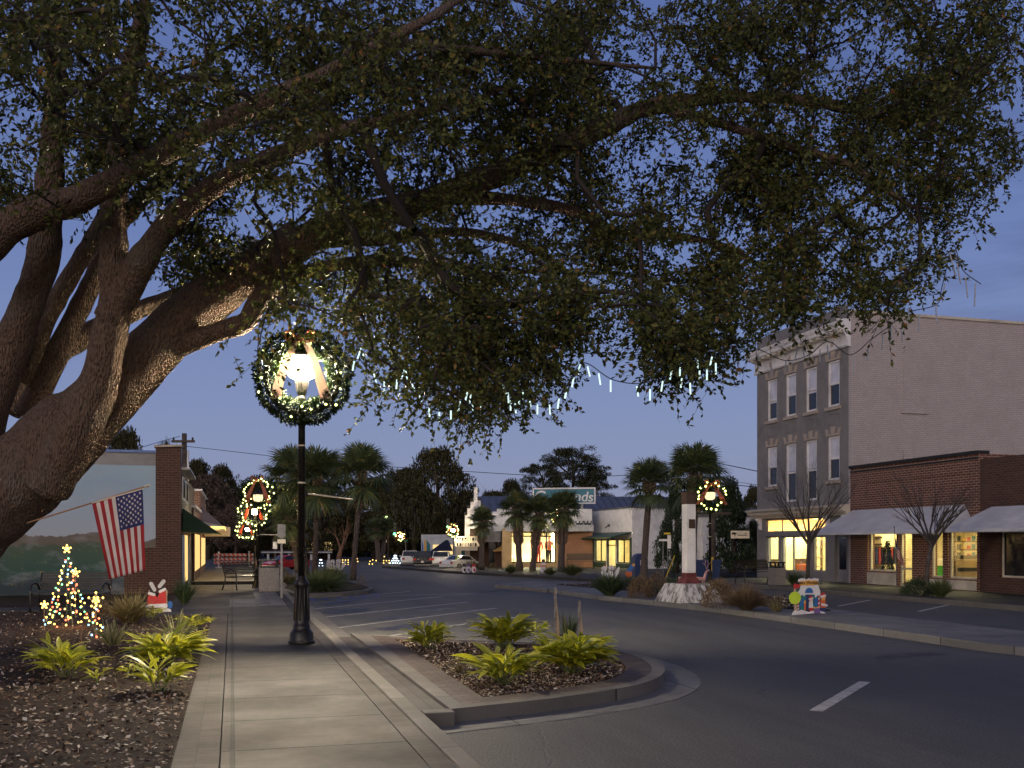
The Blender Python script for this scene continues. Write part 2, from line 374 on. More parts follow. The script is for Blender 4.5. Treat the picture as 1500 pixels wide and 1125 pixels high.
def ring(mb, a, c, z0, z1, m=0):                  # flat ring between two like polygons plus its outer face
    n = len(a); vs = [(p.x, p.y, z1) for p in a] + [(p.x, p.y, z1) for p in c] + [(p.x, p.y, z0) for p in a] + [(p.x, p.y, z0) for p in c]
    fs = []
    for i in range(n):
        j = (i + 1) % n; fs += [(i, j, n + j, n + i), (2*n + i, 2*n + j, j, i), (n + i, n + j, 3*n + j, 3*n + i)]
    return mb.add(vs, fs, m)
b = MB(); ring(b, outer, ins(.15), -.02, KZ + .002); o = street('island_kerb', b, M['kerb'])
b = MB(); ring(b, ins(.15), ins(.46), -.02, KZ - .004); street('island_pavers', b, M['paver'])
b = MB(); b.slab([(p.x, p.y) for k_, p in enumerate(ins(.46)) if (p - ins(.46)[k_ - 1]).length > 1e-5], -.02, KZ - .04); street('island_soil', b, M['soil'])
b = MB(); ring(b, ins(-.42), ins(-.0), -.02, .006); street('island_gutter', b, M['median_top'])
island_bed = ins(.47)
# left planting bed
b = MB(); b.slab([(-9, -9), (-.405, -9), (-.405, 22), (-1.52, 22), (-1.52, 31.9), (-18, 31.9), (-18, 5)], -.02, KZ - .03); street('bed_soil', b, M['soil'])
b = MB(); b.box(-9, 24.3, .05, -2.6, 25.6, KZ - .006); street('bed_walk', b, M['sidewalk'])
# median
med_near = [to_ts(gr(px, py, KZ)) for px, py in ((725, 856), (770, 859.5), (816, 864), (880, 872.5), (960, 880), (1040, 888), (1240, 914), (1437, 941))]
med_near += [(11.9, 6.0)]
med_far = [(13.15, 6.0), (13.15, 18.5), (13.4, 20.5), (14.9, 24), (15.2, 31), (13.6, 35), (11.4, 37.4)]
medp = [Vector(p) for p in med_near] + [Vector(p) for p in med_far]
outer_m = medp
b = MB(); b.slab([(p.x, p.y) for p in medp], -.02, KZ); street('median', b, M['median_top'], bevel=.02)
def inside(p, poly):
    c = False; n = len(poly)
    for i in range(n):
        a, d = poly[i], poly[i - 1]
        if (a[1] > p[1]) != (d[1] > p[1]) and p[0] < (d[0] - a[0]) * (p[1] - a[1]) / (d[1] - a[1] + 1e-12) + a[0]: c = not c
    return c
med_bed = [Vector(p) for p in ((12.25, 19.2), (12.9, 19.4), (13.2, 20.8), (14.6, 24.2), (14.9, 30.8), (13.3, 34.3), (11.3, 34.0), (11.75, 31), (12.15, 27))]
b = MB(); b.slab([(p.x, p.y) for p in med_bed], .05, KZ + .02); street('median_soil', b, M['soil'])
# right-hand pavements
b = MB(); b.box(18.45, 4, -.02, 40, 46.5, KZ); street('pavement', b, M['sidewalk'])
b = MB(); b.box(18.28, 4, -.02, 18.445, 46.5, KZ + .003); street('kerb_opposite', b, M['kerb'], bevel=.015)
far_k = [gr(px, py, KZ) for px, py in ((560, 829), (640, 835), (700, 838.5), (770, 842), (850, 847), (935, 851))] + [Vector((13.5, 45, 0)), Vector((40, 56, 0)), Vector((40, 110, 0)), Vector((-14, 110, 0))]
b = MB(); b.slab([(p.x, p.y) for p in far_k], -.02, KZ); tag(b.build('pavement_far', M['sidewalk']), kind='structure')
# far-left planter strip with the palms
pl2 = [gr(px, py, KZ) for px, py in ((408, 862), (440, 871), (500, 868), (538, 864.5), (548, 861), (535, 857), (500, 849), (420, 848))]
b = MB(); b.slab([(p.x, p.y) for p in pl2], -.02, KZ); tag(b.build('palm_island', M['kerb'], bevel=.02), kind='structure')
c0 = sum(pl2, Vector()) / len(pl2)
b = MB(); b.slab([tuple(c0 + (p - c0) * .88) for p in pl2], .05, KZ + .02); tag(b.build('palm_island_soil', M['soil']), kind='structure')
# painted lines
def line(a, c, w, mat=None, name='parking_line'):
    a, c = gr(*a), gr(*c); d = (c - a).normalized(); n = Vector((-d.y, d.x, 0)) * w / 2; z = Vector((0, 0, .004))
    m = MB(); k = 12
    L = [a.lerp(c, i / k) for i in range(k + 1)]
    for i in range(k): m.quad(L[i] - n + z, L[i+1] - n + z, L[i+1] + n + z, L[i] + n + z)
    return tag(m.build(name, mat or M['road_paint']), kind='structure')
for a, c in (((532, 938), (662, 917)), ((662, 917), (782, 901)), ((486, 921), (727, 891)), ((463, 905.5), (686, 882)), ((452, 893), (648, 874)), ((500, 876), (600, 866.5)), ((560, 873), (700, 869))): line(a, c, .09)
for a, c in (((1228, 888), (1275, 879)), ((1345, 896), (1390, 886)), ((1195, 1042), (1267, 999))): line(a, c, .10 if a[1] < 950 else .13)
for i in range(6): line((452 + i * 19, 875.5 - i * 1.2), (461 + i * 19, 879.5 - i * 1.2), .12, M['blue_paint'], 'blue_hatch_line')
line((480, 884), (556, 873.5), .10, M['blue_paint'], 'blue_hatch_line')
# loose bark, one sheet of chips per bed
M['chips'] = leafmat('bark_chips', [(0, (.03, .018, .011)), (.4, (.08, .045, .028)), (.62, (.18, .11, .065)), (.78, (.38, .29, .20)), (1, (.66, .60, .50))], 0, .8, .2)
def chips(name, poly, n, bias=None, z=KZ - .028, sz=(.018, .055)):
    xs = [p[0] for p in poly]; ys = [p[1] for p in poly]; P = []
    while len(P) < n:
        p = (random.uniform(min(xs), max(xs)), random.uniform(min(ys), max(ys)))
        if bias and random.random() > bias(p): continue
        if inside(p, poly): P.append((p[0], p[1], z + random.random() ** 2 * .035))
    P = np.array(P); d = rng.normal(size=(n, 3)); d[:, 2] *= .35; ln = rng.uniform(sz[0], sz[1], n)
    V, Q = leaf_quads(P, d, ln, ln * rng.uniform(.35, .8, n), np.array([0, 0, 1.0]))
    o = link(name, fast_mesh(name, V, Q, M['chips'])); o.rotation_euler.z = RZ; return tag(o, kind='stuff')
near = lambda p: min(1.0, (9.0 / max(4.0, math.hypot(p[0], p[1]))) ** 2)
chips('bark_mulch', [(-8.5, 3), (-.42, 3), (-.42, 22), (-1.6, 22), (-1.6, 26), (-10, 26)], 42000, near, sz=(.022, .065))
chips('bark_mulch', island_bed, 16000, None)
chips('bark_mulch', med_bed, 3500, None, KZ + .02, (.04, .09))

M['oil'] = paint('oil_stain', (.022, .021, .021), .5, .2, 3, 0, .3)
for px, py, rx, ry in ((505, 895, 42, 3.0), (580, 905, 40, 3.2), (585, 919, 46, 4.0), (490, 884, 30, 2.2), (640, 893, 30, 2), (700, 869, 60, 1.6), (1330, 960, 60, 4)):
    m = MB(); P = []
    for i in range(22):
        a = i * 2 * math.pi / 22; q = random.uniform(.55, 1.1); P.append(gr(px + rx * q * math.cos(a), py - rx * .06 * math.cos(a) + ry * q * math.sin(a)) + Vector((0, 0, .0025)))
    m.add(P, [tuple(range(22))]); tag(m.build('oil_stain', M['oil']), kind='structure')
# ================================================================== the live oak
def bark(name, a, b, lich, sc=1.0):
    t = NT(name); v = t.coord(); 
    n = t.noise(t.coord(scale=(14 * sc, 14 * sc, 5 * sc)), 1.6, 8, .72); vo = t.n('ShaderNodeTexVoronoi'); vo.inputs['Scale'].default_value = 27 * sc; t.l(t.coord(scale=(1.6, 1.6, .5)), vo.inputs['Vector'])
    h = t.math('ADD', n, t.math('MULTIPLY', vo.outputs['Distance'], .9)); col = t.ramp(h, [(.35, a), (.95, b)])
    col = t.mix(t.ramp(t.noise(v, 1.1, 7, .7), [(.52, 0.0), (.72, .8)]), col, lich)
    t.bsdf(col, .92, 0, .2, bump=h, bstr=1.0, bdist=.10); return t.m
M['oak_bark'] = bark('oak_bark', (.016, .011, .008), (.20, .135, .095), (.21, .19, .15))
M['twig'] = paint('twig', (.03, .022, .017), .9, .2)
M['oak_leaf'] = leafmat('oak_leaf', [(0, (.032, .042, .012)), (.5, (.06, .072, .018)), (.85, (.10, .11, .024)), (.97, (.15, .11, .03)), (1, (.20, .09, .03))], .14, .62, .2)
limbs = {   # photo column, row, distance (m), radius in photo px
 'A': [(-235, 1010, 13.0, 120), (-190, 910, 13.1, 102), (-120, 822, 13.2, 84), (-45, 757, 13.4, 72), (18, 712, 13.5, 65), (89, 643, 13.6, 57), (147, 590, 13.7, 48), (212, 522, 13.8, 40), (292, 450, 14.0, 33), (369, 398, 14.2, 29), (446, 352, 14.4, 25), (522, 322, 14.6, 22), (638, 289, 14.9, 19), (762, 241, 15.2, 18), (884, 186, 15.4, 15), (956, 155, 15.6, 12), (1080, 142, 15.8, 9), (1200, 150, 16, 7), (1330, 185, 16.2, 4)],
 'B': [(60, 720, 13.3, 40), (115, 625, 13.2, 34), (150, 540, 13.1, 27), (168, 440, 13.0, 24), (167, 369, 12.9, 21), (165, 292, 12.8, 18), (176, 200, 12.6, 15), (192, 104, 12.4, 13), (215, 0, 12.2, 10)],
 'C': [(160, 470, 13.0, 24), (190, 415, 12.9, 22), (220, 364, 12.7, 20), (268, 306, 12.4, 17), (331, 262, 12.1, 15), (400, 230, 11.8, 13), (494, 192, 11.9, 10), (580, 172, 12.5, 7), (680, 150, 13, 4), (740, 130, 13.4, 1)],
 'D': [(-70, 400, 12.6, 34), (0, 340, 12.5, 28), (62, 306, 12.4, 24), (110, 292, 12.2, 22), (172, 263, 12.0, 19), (230, 232, 11.7, 17), (302, 192, 11.3, 15), (398, 143, 10.8, 14), (470, 108, 10.8, 12), (540, 72, 11.1, 9), (640, 20, 11.5, 6), (700, -20, 12, 2)],
 'E': [(-90, 800, 13.8, 50), (-35, 640, 13.7, 34), (28, 480, 13.6, 25), (60, 390, 13.5, 23), (68, 320, 13.4, 22), (76, 220, 13.2, 17), (82, 110, 13, 13), (70, 0, 12.8, 10)],
 'F': [(30, 560, 14.2, 17), (66, 470, 14.2, 15), (104, 404, 14.2, 13), (136, 350, 14.2, 12), (170, 290, 14.3, 11), (215, 200, 14.5, 8)],
 'G': [(40, 610, 14.4, 20), (92, 500, 14.4, 16), (132, 420, 14.5, 14), (150, 370, 14.6, 12), (182, 320, 14.8, 12), (250, 250, 15, 9)],
 'H': [(10, 600, 14.8, 22), (70, 530, 14.8, 17), (134, 487, 14.9, 16), (206, 453, 15, 13), (278, 428, 15.1, 13), (350, 383, 15.2, 10), (430, 330, 15.5, 8)],
 'I': [(225, 520, 13.9, 20), (292, 496, 13.8, 15), (326, 484, 13.8, 15), (360, 472, 13.8, 15), (374, 448, 13.9, 15), (395, 424, 14.1, 13), (440, 402, 14.4, 11), (494, 388, 14.8, 10), (590, 383, 15.4, 9), (660, 412, 15.9, 7), (720, 460, 16.3, 5), (765, 520, 16.6, 3)],
 'J': [(638, 289, 14.9, 12), (740, 292, 15.5, 9), (836, 308, 16, 8), (898, 338, 16.4, 7), (980, 345, 16.8, 6), (1060, 360, 17.2, 4), (1130, 400, 17.5, 3)],
 'K': [(956, 155, 15.6, 8), (1040, 176, 15, 7), (1148, 212, 14.5, 6), (1240, 240, 14.2, 5), (1330, 300, 14, 3)],
 'L': [(446, 352, 14.4, 13), (560, 350, 15.5, 9), (680, 340, 16.3, 7), (790, 370, 17, 5), (860, 430, 17.3, 3)],
 'O': [(560, 60, 11.2, 8), (700, 75, 12.5, 6), (850, 90, 14, 4), (960, 100, 15, 2)],
}
def spline(pts, sub=5):
    out = []
    n = len(pts)
    for i in range(n - 1):
        p0, p1, p2, p3 = (np.array(pts[max(0, min(n - 1, k))], float) for k in (i - 1, i, i + 1, i + 2))
        for j in range(sub):
            t = j / sub; out.append(.5 * (2*p1 + (p2 - p0) * t + (2*p0 - 5*p1 + 4*p2 - p3) * t*t + (3*p1 - p0 - 3*p2 + p3) * t**3))
    out.append(np.array(pts[-1], float)); return out
oak = thing('live_oak', 'huge spreading live oak leaning in from the left with thick forked limbs over the street', 'tree', (at(-200, 960, 13.3).x, 13.3, 0))
OK0 = np.array(oak.location); skel = []
for k, pts in limbs.items():
    sp = spline(pts); P = [Vector(at(p[0], p[1], p[2])) - oak.location for p in sp]; rad = [max(.02, p[3] / F * p[2]) for p in sp]
    jit = [random.uniform(.93, 1.07) for _ in rad]; rad = [r * j for r, j in zip(rad, jit)]
    if k == 'A': P.insert(0, Vector((P[0].x - .15, P[0].y, -.3))); rad.insert(0, rad[0] * 1.3)
    m = MB(); m.tube(P, rad, 20 if rad[0] > .3 else 12)
    o = m.build('trunk' if k == 'A' else 'limb', M['oak_bark'], oak, smooth=True)
    if rad[0] > .25:
        s = o.modifiers.new('sub', 'SUBSURF'); s.levels = s.render_levels = 1
        tx = D.textures.new('bark_lumps', 'CLOUDS'); tx.noise_scale = .45; d = o.modifiers.new('lump', 'DISPLACE'); d.texture = tx; d.strength = .10; d.mid_level = .5; d.texture_coords = 'LOCAL'
    skel += [np.array([*p, r]) for p, r in zip(P[len(P)//3:], rad[len(P)//3:])]
crown = [(-30, -30), (1500, -30), (1505, 240), (1437, 290), (1428, 345), (1378, 365), (1372, 440), (1335, 450), (1318, 478), (1285, 490), (1255, 452), (1215, 442), (1200, 478), (1160, 502), (1110, 490), (1085, 512), (1072, 560), (1030, 565), (985, 572), (948, 556), (938, 500), (928, 462), (890, 485), (862, 525), (815, 505), (826, 575), (775, 597), (728, 630), (680, 625), (632, 615), (622, 560), (606, 590), (560, 616), (524, 610), (550, 572), (520, 535), (512, 490), (470, 455), (430, 470), (398, 480), (392, 530), (372, 548), (358, 515), (372, 480), (392, 455), (376, 425), (330, 402), (296, 428), (250, 434), (236, 408), (262, 380), (232, 330), (180, 330), (130, 352), (95, 372), (62, 322), (-30, 330)]
holes = [((300, 450), 40), ((95, 255), 26), ((905, 505), 30), ((590, 505), 22), ((660, 535), 14), ((1400, 395), 30), ((955, 215), 20), ((1110, 130), 18), ((945, 610), 20), ((870, 545), 16), ((430, 505), 26)]
def depth(px, py):
    near = max(0, 1 - px / 900) * max(0, 1 - max(0, py - 60) / 330)          # the boughs over the camera's left hang nearer
    if py > 425: return 12.5 + random.gauss(0, .7)
    return 15.4 - 6.0 * near + random.gauss(0, 1.3 if near < .2 else .9)
CL = []
tries = 0
while len(CL) < 1260 and tries < 60000:
    tries += 1; px, py = random.uniform(-30, 1500), random.uniform(-30, 640)
    if not inside((px, py), crown) or not inside((px, py + 24), crown) or not inside((px + 14, py + 10), crown): continue
    if any(math.hypot(px - h[0][0], py - h[0][1]) < h[1] for h in holes): continue
    if px < 620 and py < 340 and random.random() < .32: continue
    Y = depth(px, py); q = at(px, py, Y)
    if py < 400 and math.sin(q.x * 2.1 + 1.3 * math.sin(q.z * 1.7)) + math.sin(q.z * 2.6 + 1.1 * math.sin(q.y * 1.9 + q.x)) + math.sin(q.y * 1.6 + q.z * .8) < random.uniform(-1.5, .3): continue
    CL.append((px, py, Y))
for line_, Yl, k_ in (([(235, 235), (300, 190), (400, 140), (480, 104), (560, 70), (660, 60)], 9.8, 20), ([(330, 262), (430, 215), (520, 185), (620, 165), (740, 130)], 10.8, 18), ([(100, 170), (200, 140), (330, 110)], 10, 8)):
    for _ in range(k_):
        i = random.randrange(len(line_) - 1); q = random.random(); CL.append((line_[i][0] * (1-q) + line_[i+1][0] * q + random.gauss(0, 22), line_[i][1] * (1-q) + line_[i+1][1] * q + random.gauss(-4, 24), random.gauss(Yl, .5)))
CP = np.array([np.array(at(*c)) - OK0 for c in CL]); SK = np.array(skel)
# grow branches: each clump hangs on the nearest bough or on a clump already joined
dist = np.min(np.linalg.norm(CP[:, None] - SK[None, :, :3], axis=2), axis=1); order = np.argsort(dist)
node = list(SK[:, :3]); par = [-1] * len(node); cost = [0.0] * len(node); idx = {}
for i in order:
    A = np.array(node); dd = np.linalg.norm(A - CP[i], axis=1) + np.array(cost) * .25; j = int(np.argmin(dd))
    idx[i] = len(node); node.append(CP[i]); par.append(j); cost.append(cost[j] + np.linalg.norm(A[j] - CP[i]))
wgt = [1] * len(node)
for k in range(len(node) - 1, len(SK) - 1, -1):
    if par[k] >= 0: wgt[par[k]] += wgt[k]
tw = MB()
for k in range(len(SK), len(node)):
    a, c = Vector(node[par[k]]), Vector(node[k]); r0 = .009 + .0055 * min(wgt[k], 60) ** .6; r1 = .006 + .0045 * min(wgt[k] - 1, 60) ** .6
    L = (c - a).length; mid = a.lerp(c, .5) + Vector((random.gauss(0, .07), random.gauss(0, .07), random.gauss(.03, .07))) * L
    tw.tube([a, a.lerp(mid, .55) + Vector((0, 0, .02 * L)), mid, mid.lerp(c, .5), c], [r0, r0 * .8 + r1 * .2, (r0 + r1) / 2, r1 * 1.1, r1], 5, cap=False)
tw.build('branches', M['twig'], oak, smooth=True)
# twigs with leaves
SP, SD, SL = [], [], []
for (px, py, Y), p in zip(CL, CP):
    near = Y < 12.3; n = 15 if not near else 11
    for _ in range(n):
        d = Vector((random.gauss(0, 1), random.gauss(0, 1), random.gauss(-.35, .75))).normalized()
        st = Vector(p) + Vector((random.gauss(0, .13), random.gauss(0, .16), random.gauss(0, .11)))
        SP.append(st); SD.append(d); SL.append(random.uniform(.22, .52))
SP, SD, SL = np.array(SP), np.array(SD), np.array(SL); K = 12
u = rng.uniform(.05, 1, (len(SP), K)); base = SP[:, None] + SD[:, None] * (u * SL[:, None])[..., None]
base[..., 2] -= (u ** 2) * .10
ld = unit(SD[:, None] * .9 + rng.normal(size=base.shape) * .8 + np.array([0, 0, -.15])); N = base.shape[0] * K
ln = rng.uniform(.055, .095, N) * np.repeat(np.where(SP[:, 1] + OK0[1] < 11.5, .92, 1.0), K)
V, Q = leaf_quads(base.reshape(-1, 3), ld.reshape(-1, 3), ln, ln * rng.uniform(.42, .6, N))
me = fast_mesh('crown', V, Q, M['oak_leaf']); link('crown', me, oak)
tV = []; tQ = []
e = SP + SD * SL[:, None] - np.array([0, 0, .10]); w = unit(np.cross(SD, rng.normal(size=SD.shape))) * .004
V = np.stack([SP - w, SP + w, e + w * .5, e - w * .5], 1).reshape(-1, 3); link('twigs', fast_mesh('twigs', V, np.arange(len(V)).reshape(-1, 4), M['twig']), oak)
# ================================================================== street lamps, wreaths, strung lights
def make_lamp(label, loc, lit=True, group='street lamps along the avenue', scale=1.0, gm='lamp_glow'):
    t = thing('street_lamp', label, 'street lamp', loc, RZ, group); t.scale = (scale,) * 3
    b = MB(); b.lathe([(.20, 0), (.20, .05), (.185, .06), (.175, .17), (.15, .20), (.125, .24), (.13, .28), (.115, .30), (.108, .34), (.098, .85), (.112, .88), (.112, .92), (.07, .97), (.058, 1.02)], n=18)
    for i in range(10):
        a = i * math.pi / 5; b.tube([(.112 * math.cos(a), .112 * math.sin(a), .35), (.100 * math.cos(a), .100 * math.sin(a), .84)], .011, 5)
    b.build('base', M['black_metal'], t, smooth=True, bevel=.004)
    b = MB(); b.lathe([(.056, 1.0), (.050, 3.62), (.065, 3.66), (.065, 3.70), (.05, 3.73)], n=14); b.build('pole', M['black_metal'], t, smooth=True)
    for z in (2.42, 2.98): MB().lathe([(.056, z - .012), (.060, z - .010), (.060, z + .010), (.056, z + .012)], n=14).build('clamp_band', M['cream_paint'], t)
    b = MB(); b.lathe([(.05, 3.72), (.075, 3.78), (.10, 3.92), (.105, 3.96), (.09, 3.97)], n=12); b.build('lantern_holder', M['black_metal'], t)
    b = MB()
    b.lathe([(.095, 3.972), (.19, 4.02), (.225, 4.14), (.215, 4.28), (.20, 4.30)], n=12); b.build('lantern_globe', M[gm] if lit else M['lamp_dim'], t)
    b = MB(); b.lathe([(.25, 4.302), (.255, 4.33), (.15, 4.40), (.07, 4.46), (.03, 4.50), (.035, 4.55), (.008, 4.60)], n=14)
    b.build('lantern_cap', M['black_metal'], t, smooth=True)
    b = MB()
    for i in range(6):
        a = i * math.pi / 3; b.tube([(.11 * math.cos(a), .11 * math.sin(a), 3.97), (.235 * math.cos(a), .235 * math.sin(a), 4.30)], .008, 4)
    b.build('lantern_cage', M['black_metal'], t); return t
M['lamp_dim'] = glow('lamp_dim', (1, .75, .4), 1.1)
M['pine'] = leafmat('pine_needles', [(0, (.003, .008, .003)), (.6, (.009, .020, .005)), (1, (.028, .045, .012))], .05, .7, .15)
M['ribbon'] = leafmat('orange_red_ribbon', [(0, (.42, .13, .07)), (1, (.52, .18, .10))], .5, .5); M['ribbon_lit_tone'] = leafmat('ribbon_backlight_tone', [(0, (.72, .56, .48)), (1, (.76, .60, .52))], .6, .5)  # paler tails: the lamp shining through them is painted into the ribbon colour
bulb_me = {k: MB().ball((0, 0, 0), .022, 6).mesh('bulb', M[k]) for k in ('bulb_white', 'bulb_gold', 'bulb_red', 'bulb_green', 'bulb_blue')}
def bulbs(parent, pts, kind, size=1.0):
    for p in pts:
        o = link('bulb', bulb_me[kind], parent); o.location = p; o.scale = (size,) * 3
def make_wreath(label, loc, rad=.56, thick=.15, nl=2600, nb=26, group='lit Christmas wreaths on the street lamps', bsz=1.0, tilt=0.0, tailm='ribbon'):
    t = thing('wreath', label, 'wreath', loc, tilt, group)          # ring in the local xz plane
    a = rng.uniform(0, 2 * math.pi, nl); ph = rng.uniform(0, 2 * math.pi, nl); rr = thick * rng.uniform(.35, 1, nl) ** .6 * (1 + .12 * np.sin(a * 9))
    cx = (rad + rr * np.cos(ph)); P = np.stack([cx * np.cos(a), rr * np.sin(ph), cx * np.sin(a)], 1)
    out = np.stack([np.cos(ph) * np.cos(a), np.sin(ph), np.cos(ph) * np.sin(a)], 1); tang = np.stack([-np.sin(a), 0 * a, np.cos(a)], 1)
    d = unit(out * .8 + tang * rng.normal(.5, .6, nl)[:, None] + rng.normal(size=(nl, 3)) * .35); ln = rng.uniform(.05, .10, nl) * (2600 / nl) ** .25
    V, Q = leaf_quads(P, d, ln * 1.25, ln * .42); me = fast_mesh('greenery', V, Q, M['pine']); link('greenery', me, t)
    m = MB(); pts = [(rad * math.cos(i * math.pi / 16), 0, rad * math.sin(i * math.pi / 16)) for i in range(33)]; m.tube(pts, .045, 6, cap=False); m.build('ring', M['dark'], t)
    P = []
    for i in range(nb):
        an = 2 * math.pi * (i + random.uniform(-.3, .3)) / nb; r2 = rad + random.uniform(-.6, .8) * thick
        P.append((r2 * math.cos(an), -thick * random.uniform(.75, 1.0), r2 * math.sin(an)))
    bulbs(t, P, 'bulb_white', bsz)
    bow = MB()
    for s in (-1, 1):                                             # loops
        pts = [(s * .02, -.02, 0), (s * .12, -.10, .10), (s * .22, -.10, .08), (s * .20, -.03, -.02), (s * .10, 0, -.02), (s * .02, -.02, 0)]
        for i in range(5):
            p, q = Vector(pts[i]), Vector(pts[i + 1]); y = Vector((0, .05, .03)); bow.add([p - y, q - y, q + y, p + y], [(0, 1, 2, 3)])
    bow.ball((0, -.05, 0), .045, 8); o = bow.build('bow', M['ribbon'], t); o.location = (0, -thick * .8, rad - .02)
    for s in (-1, 1):
        rb = MB(); prev = None
        for i in range(9):
            u = i / 8; c = Vector((s * (.06 + .32 * u ** .8), -thick * .8 - .02 + .03 * math.sin(u * 7), rad - .05 - u * rad * 1.55)); w = .05 + .035 * u
            e = (c + Vector((-w, .012, 0)), c + Vector((w, -.012, 0)))
            if prev: rb.add([prev[0], prev[1], e[1], e[0]], [(0, 1, 2, 3)])
            prev = e
        o = rb.build('ribbon_tail', M[tailm], t); sl = o.modifiers.new('thick', 'SOLIDIFY'); sl.thickness = .004
    return t
WARM = (1, .72, .42)
lp = gr(442, 943, KZ)
make_lamp('tall black street lamp beside the sidewalk drain strip, lit inside its large wreath', lp)
make_wreath('largest wreath, glowing white in the middle, ringed with warm bulbs on the nearest lamp', (lp.x + .04, lp.y - .12, 4.13), .55, .17, 12000, 20, bsz=.85, tailm='ribbon_lit_tone')
def lamp_at(px, Y, zc, label, wl_label, lit, wd, power=0, nl=900, nb=24, bs=1.6, z0=KZ, wdx=0, wdz=0):
    c = at(px, 795, Y); h = zc - z0; sc = h / 4.13
    make_lamp(label, (c.x, Y, z0), lit, scale=sc, gm='lamp_glow_soft')
    make_wreath(wl_label, (c.x + wdx, Y - .15, zc + wdz), wd * .40, wd * .11, nl, nb, bsz=bs)
Z = lambda py, Y: HC + (HY - py) / F * Y
lamp_at(378, 33.5, Z(730, 33.5), 'unlit black street lamp behind the trash bin, second along the left pavement', 'wreath with orange ribbon tails on the unlit lamp above the trash bin', False, 1.2, 0, 1300, 34, 1.3, wdx=.05, wdz=.15)
lamp_at(373.5, 44, Z(750, 44), 'lit black street lamp just behind the second, its wreath partly hidden', 'bright wreath hanging just under the orange-ribboned one', True, 1.45, 330, 900, 26, 1.7)
lamp_at(362.5, 60, Z(776, 60), 'farthest lit street lamp of the left pavement, near the barricade', 'small bright wreath lowest in the left row of lamps', True, 1.35, 330, 700, 24, 2.0)
lamp_at(1040, 29.5, Z(727, 29.5), 'black street lamp behind the white monument pillar on the median', 'wreath with red bow and tails right of the white monument pillar', False, .92, 0, 1300, 20, 1.5)
lamp_at(820, 55, Z(757, 55), 'lit street lamp half hidden by the palm before the big store window', 'glaring wreath half hidden behind a palm trunk by the big store window', True, 1.15, 420, 700, 18, 2.0)
lamp_at(664, 62, Z(777, 62), 'lit street lamp behind the white sedan', 'bright wreath over the white sedan with a dark bow', True, .85, 380, 600, 18, 2.0)
lamp_at(587, 80, Z(786, 80), 'faraway lit street lamp left of the white pickup truck', 'small orange-lit wreath left of the white pickup truck', True, .8, 260, 500, 14, 2.2)
# strung tube lights
tube_me = {True: MB().lathe([(.008, -.36), (.010, -.35), (.010, -.02), (.008, 0)], n=6).mesh('tube_lamp', M['tube_light']), False: MB().lathe([(.008, -.36), (.010, -.35), (.010, -.02), (.008, 0)], n=6).mesh('tube_lamp', M['tube_off'])}
def string_lights(label, cable, tubes, Y0, Y1, lit):
    x0, x1 = cable[0][0], cable[-1][0]
    yy = lambda px: Y0 + (Y1 - Y0) * (px - x0) / (x1 - x0)
    sp = spline([(p[0], p[1], 0) for p in cable], 6); o0 = at(cable[0][0], cable[0][1], Y0)
    t = thing('string_light', label, 'string lights', o0, 0, 'tube light strings in the oak')
    m = MB(); m.tube([at(p[0], p[1], yy(p[0])) - o0 for p in sp], .006, 5); m.build('cable', M['wire'], t)
    for px, py, h, lean in tubes:
        Y = yy(px); o = link('tube_lamp', tube_me[lit], t); o.location = at(px, py, Y) - o0
        s = h / F * Y / .36; o.scale = (1, 1, s); o.rotation_euler = (random.uniform(-.1, .1), -lean, 0)
def crop4(L): return [(500 + x * .2267, 500 + y * .2267, h * .2267, a) for x, y, h, a in L]
string_lights('string of white tube lights in the foliage right of the big wreath', [(522, 512), (530, 530), (556, 556), (592, 552), (612, 580)], crop4([(125, 42, 55, .35), (120, 65, 50, -.3), (83, 128, 64, -.15), (210, 210, 58, .3), (277, 258, 60, 0), (361, 248, 60, -.1), (404, 185, 60, -.25), (415, 192, 58, .25), (456, 275, 56, .4), (500, 342, 58, .35)]), 12, 12.1, True)
string_lights('string of white tube lights along the lowest leaves in the middle of the tree', [(616, 590), (645, 602), (690, 590), (740, 572), (790, 595), (812, 590), (835, 560), (855, 533)], crop4([(566, 428, 60, .08), (633, 458, 62, 0), (708, 447, 58, 0), (767, 387, 66, -.2), (815, 328, 62, -.25), (838, 336, 68, -.12), (846, 410, 60, .15), (898, 382, 62, 0), (1046, 280, 62, .3), (1076, 332, 68, .08), (1094, 382, 66, 0), (1122, 402, 64, .1), (1150, 372, 62, -.05), (1171, 315, 60, .08), (1216, 370, 62, .12), (1267, 408, 64, 0), (1345, 408, 68, .05), (1406, 370, 66, -.12), (1457, 302, 68, -.2)]), 11.7, 12, True)
def crop5(L): return [(820 + x * .18667, 500 + y * .18667, h * .18667, a) for x, y, h, a in L]
string_lights('string of white tube lights crossing open sky between two hanging lobes of leaves', [(824, 575), (840, 548), (850, 533), (864, 534), (895, 555), (930, 562), (955, 558)], crop5([(55, 365, 84, -.15), (110, 280, 82, -.18), (159, 180, 82, -.2), (218, 197, 82, .22), (305, 252, 92, .15), (399, 305, 92, 0), (604, 350, 84, .15)]), 12, 12, True)
string_lights('string of dim tube lights in the drooping lobe right of the gap of sky', [(940, 560), (975, 555), (1000, 535), (1025, 520), (1045, 515), (1078, 520)], crop5([(708, 375, 90, 0), (808, 312, 82, -.15), (880, 222, 80, -.2), (944, 205, 78, -.05), (958, 290, 74, -.1), (1022, 325, 92, .03), (1081, 140, 76, 0), (1097, 230, 80, 0), (1155, 195, 110, 0), (1195, 120, 70, -.2), (1224, 170, 90, 0)]), 11.9, 12, True)
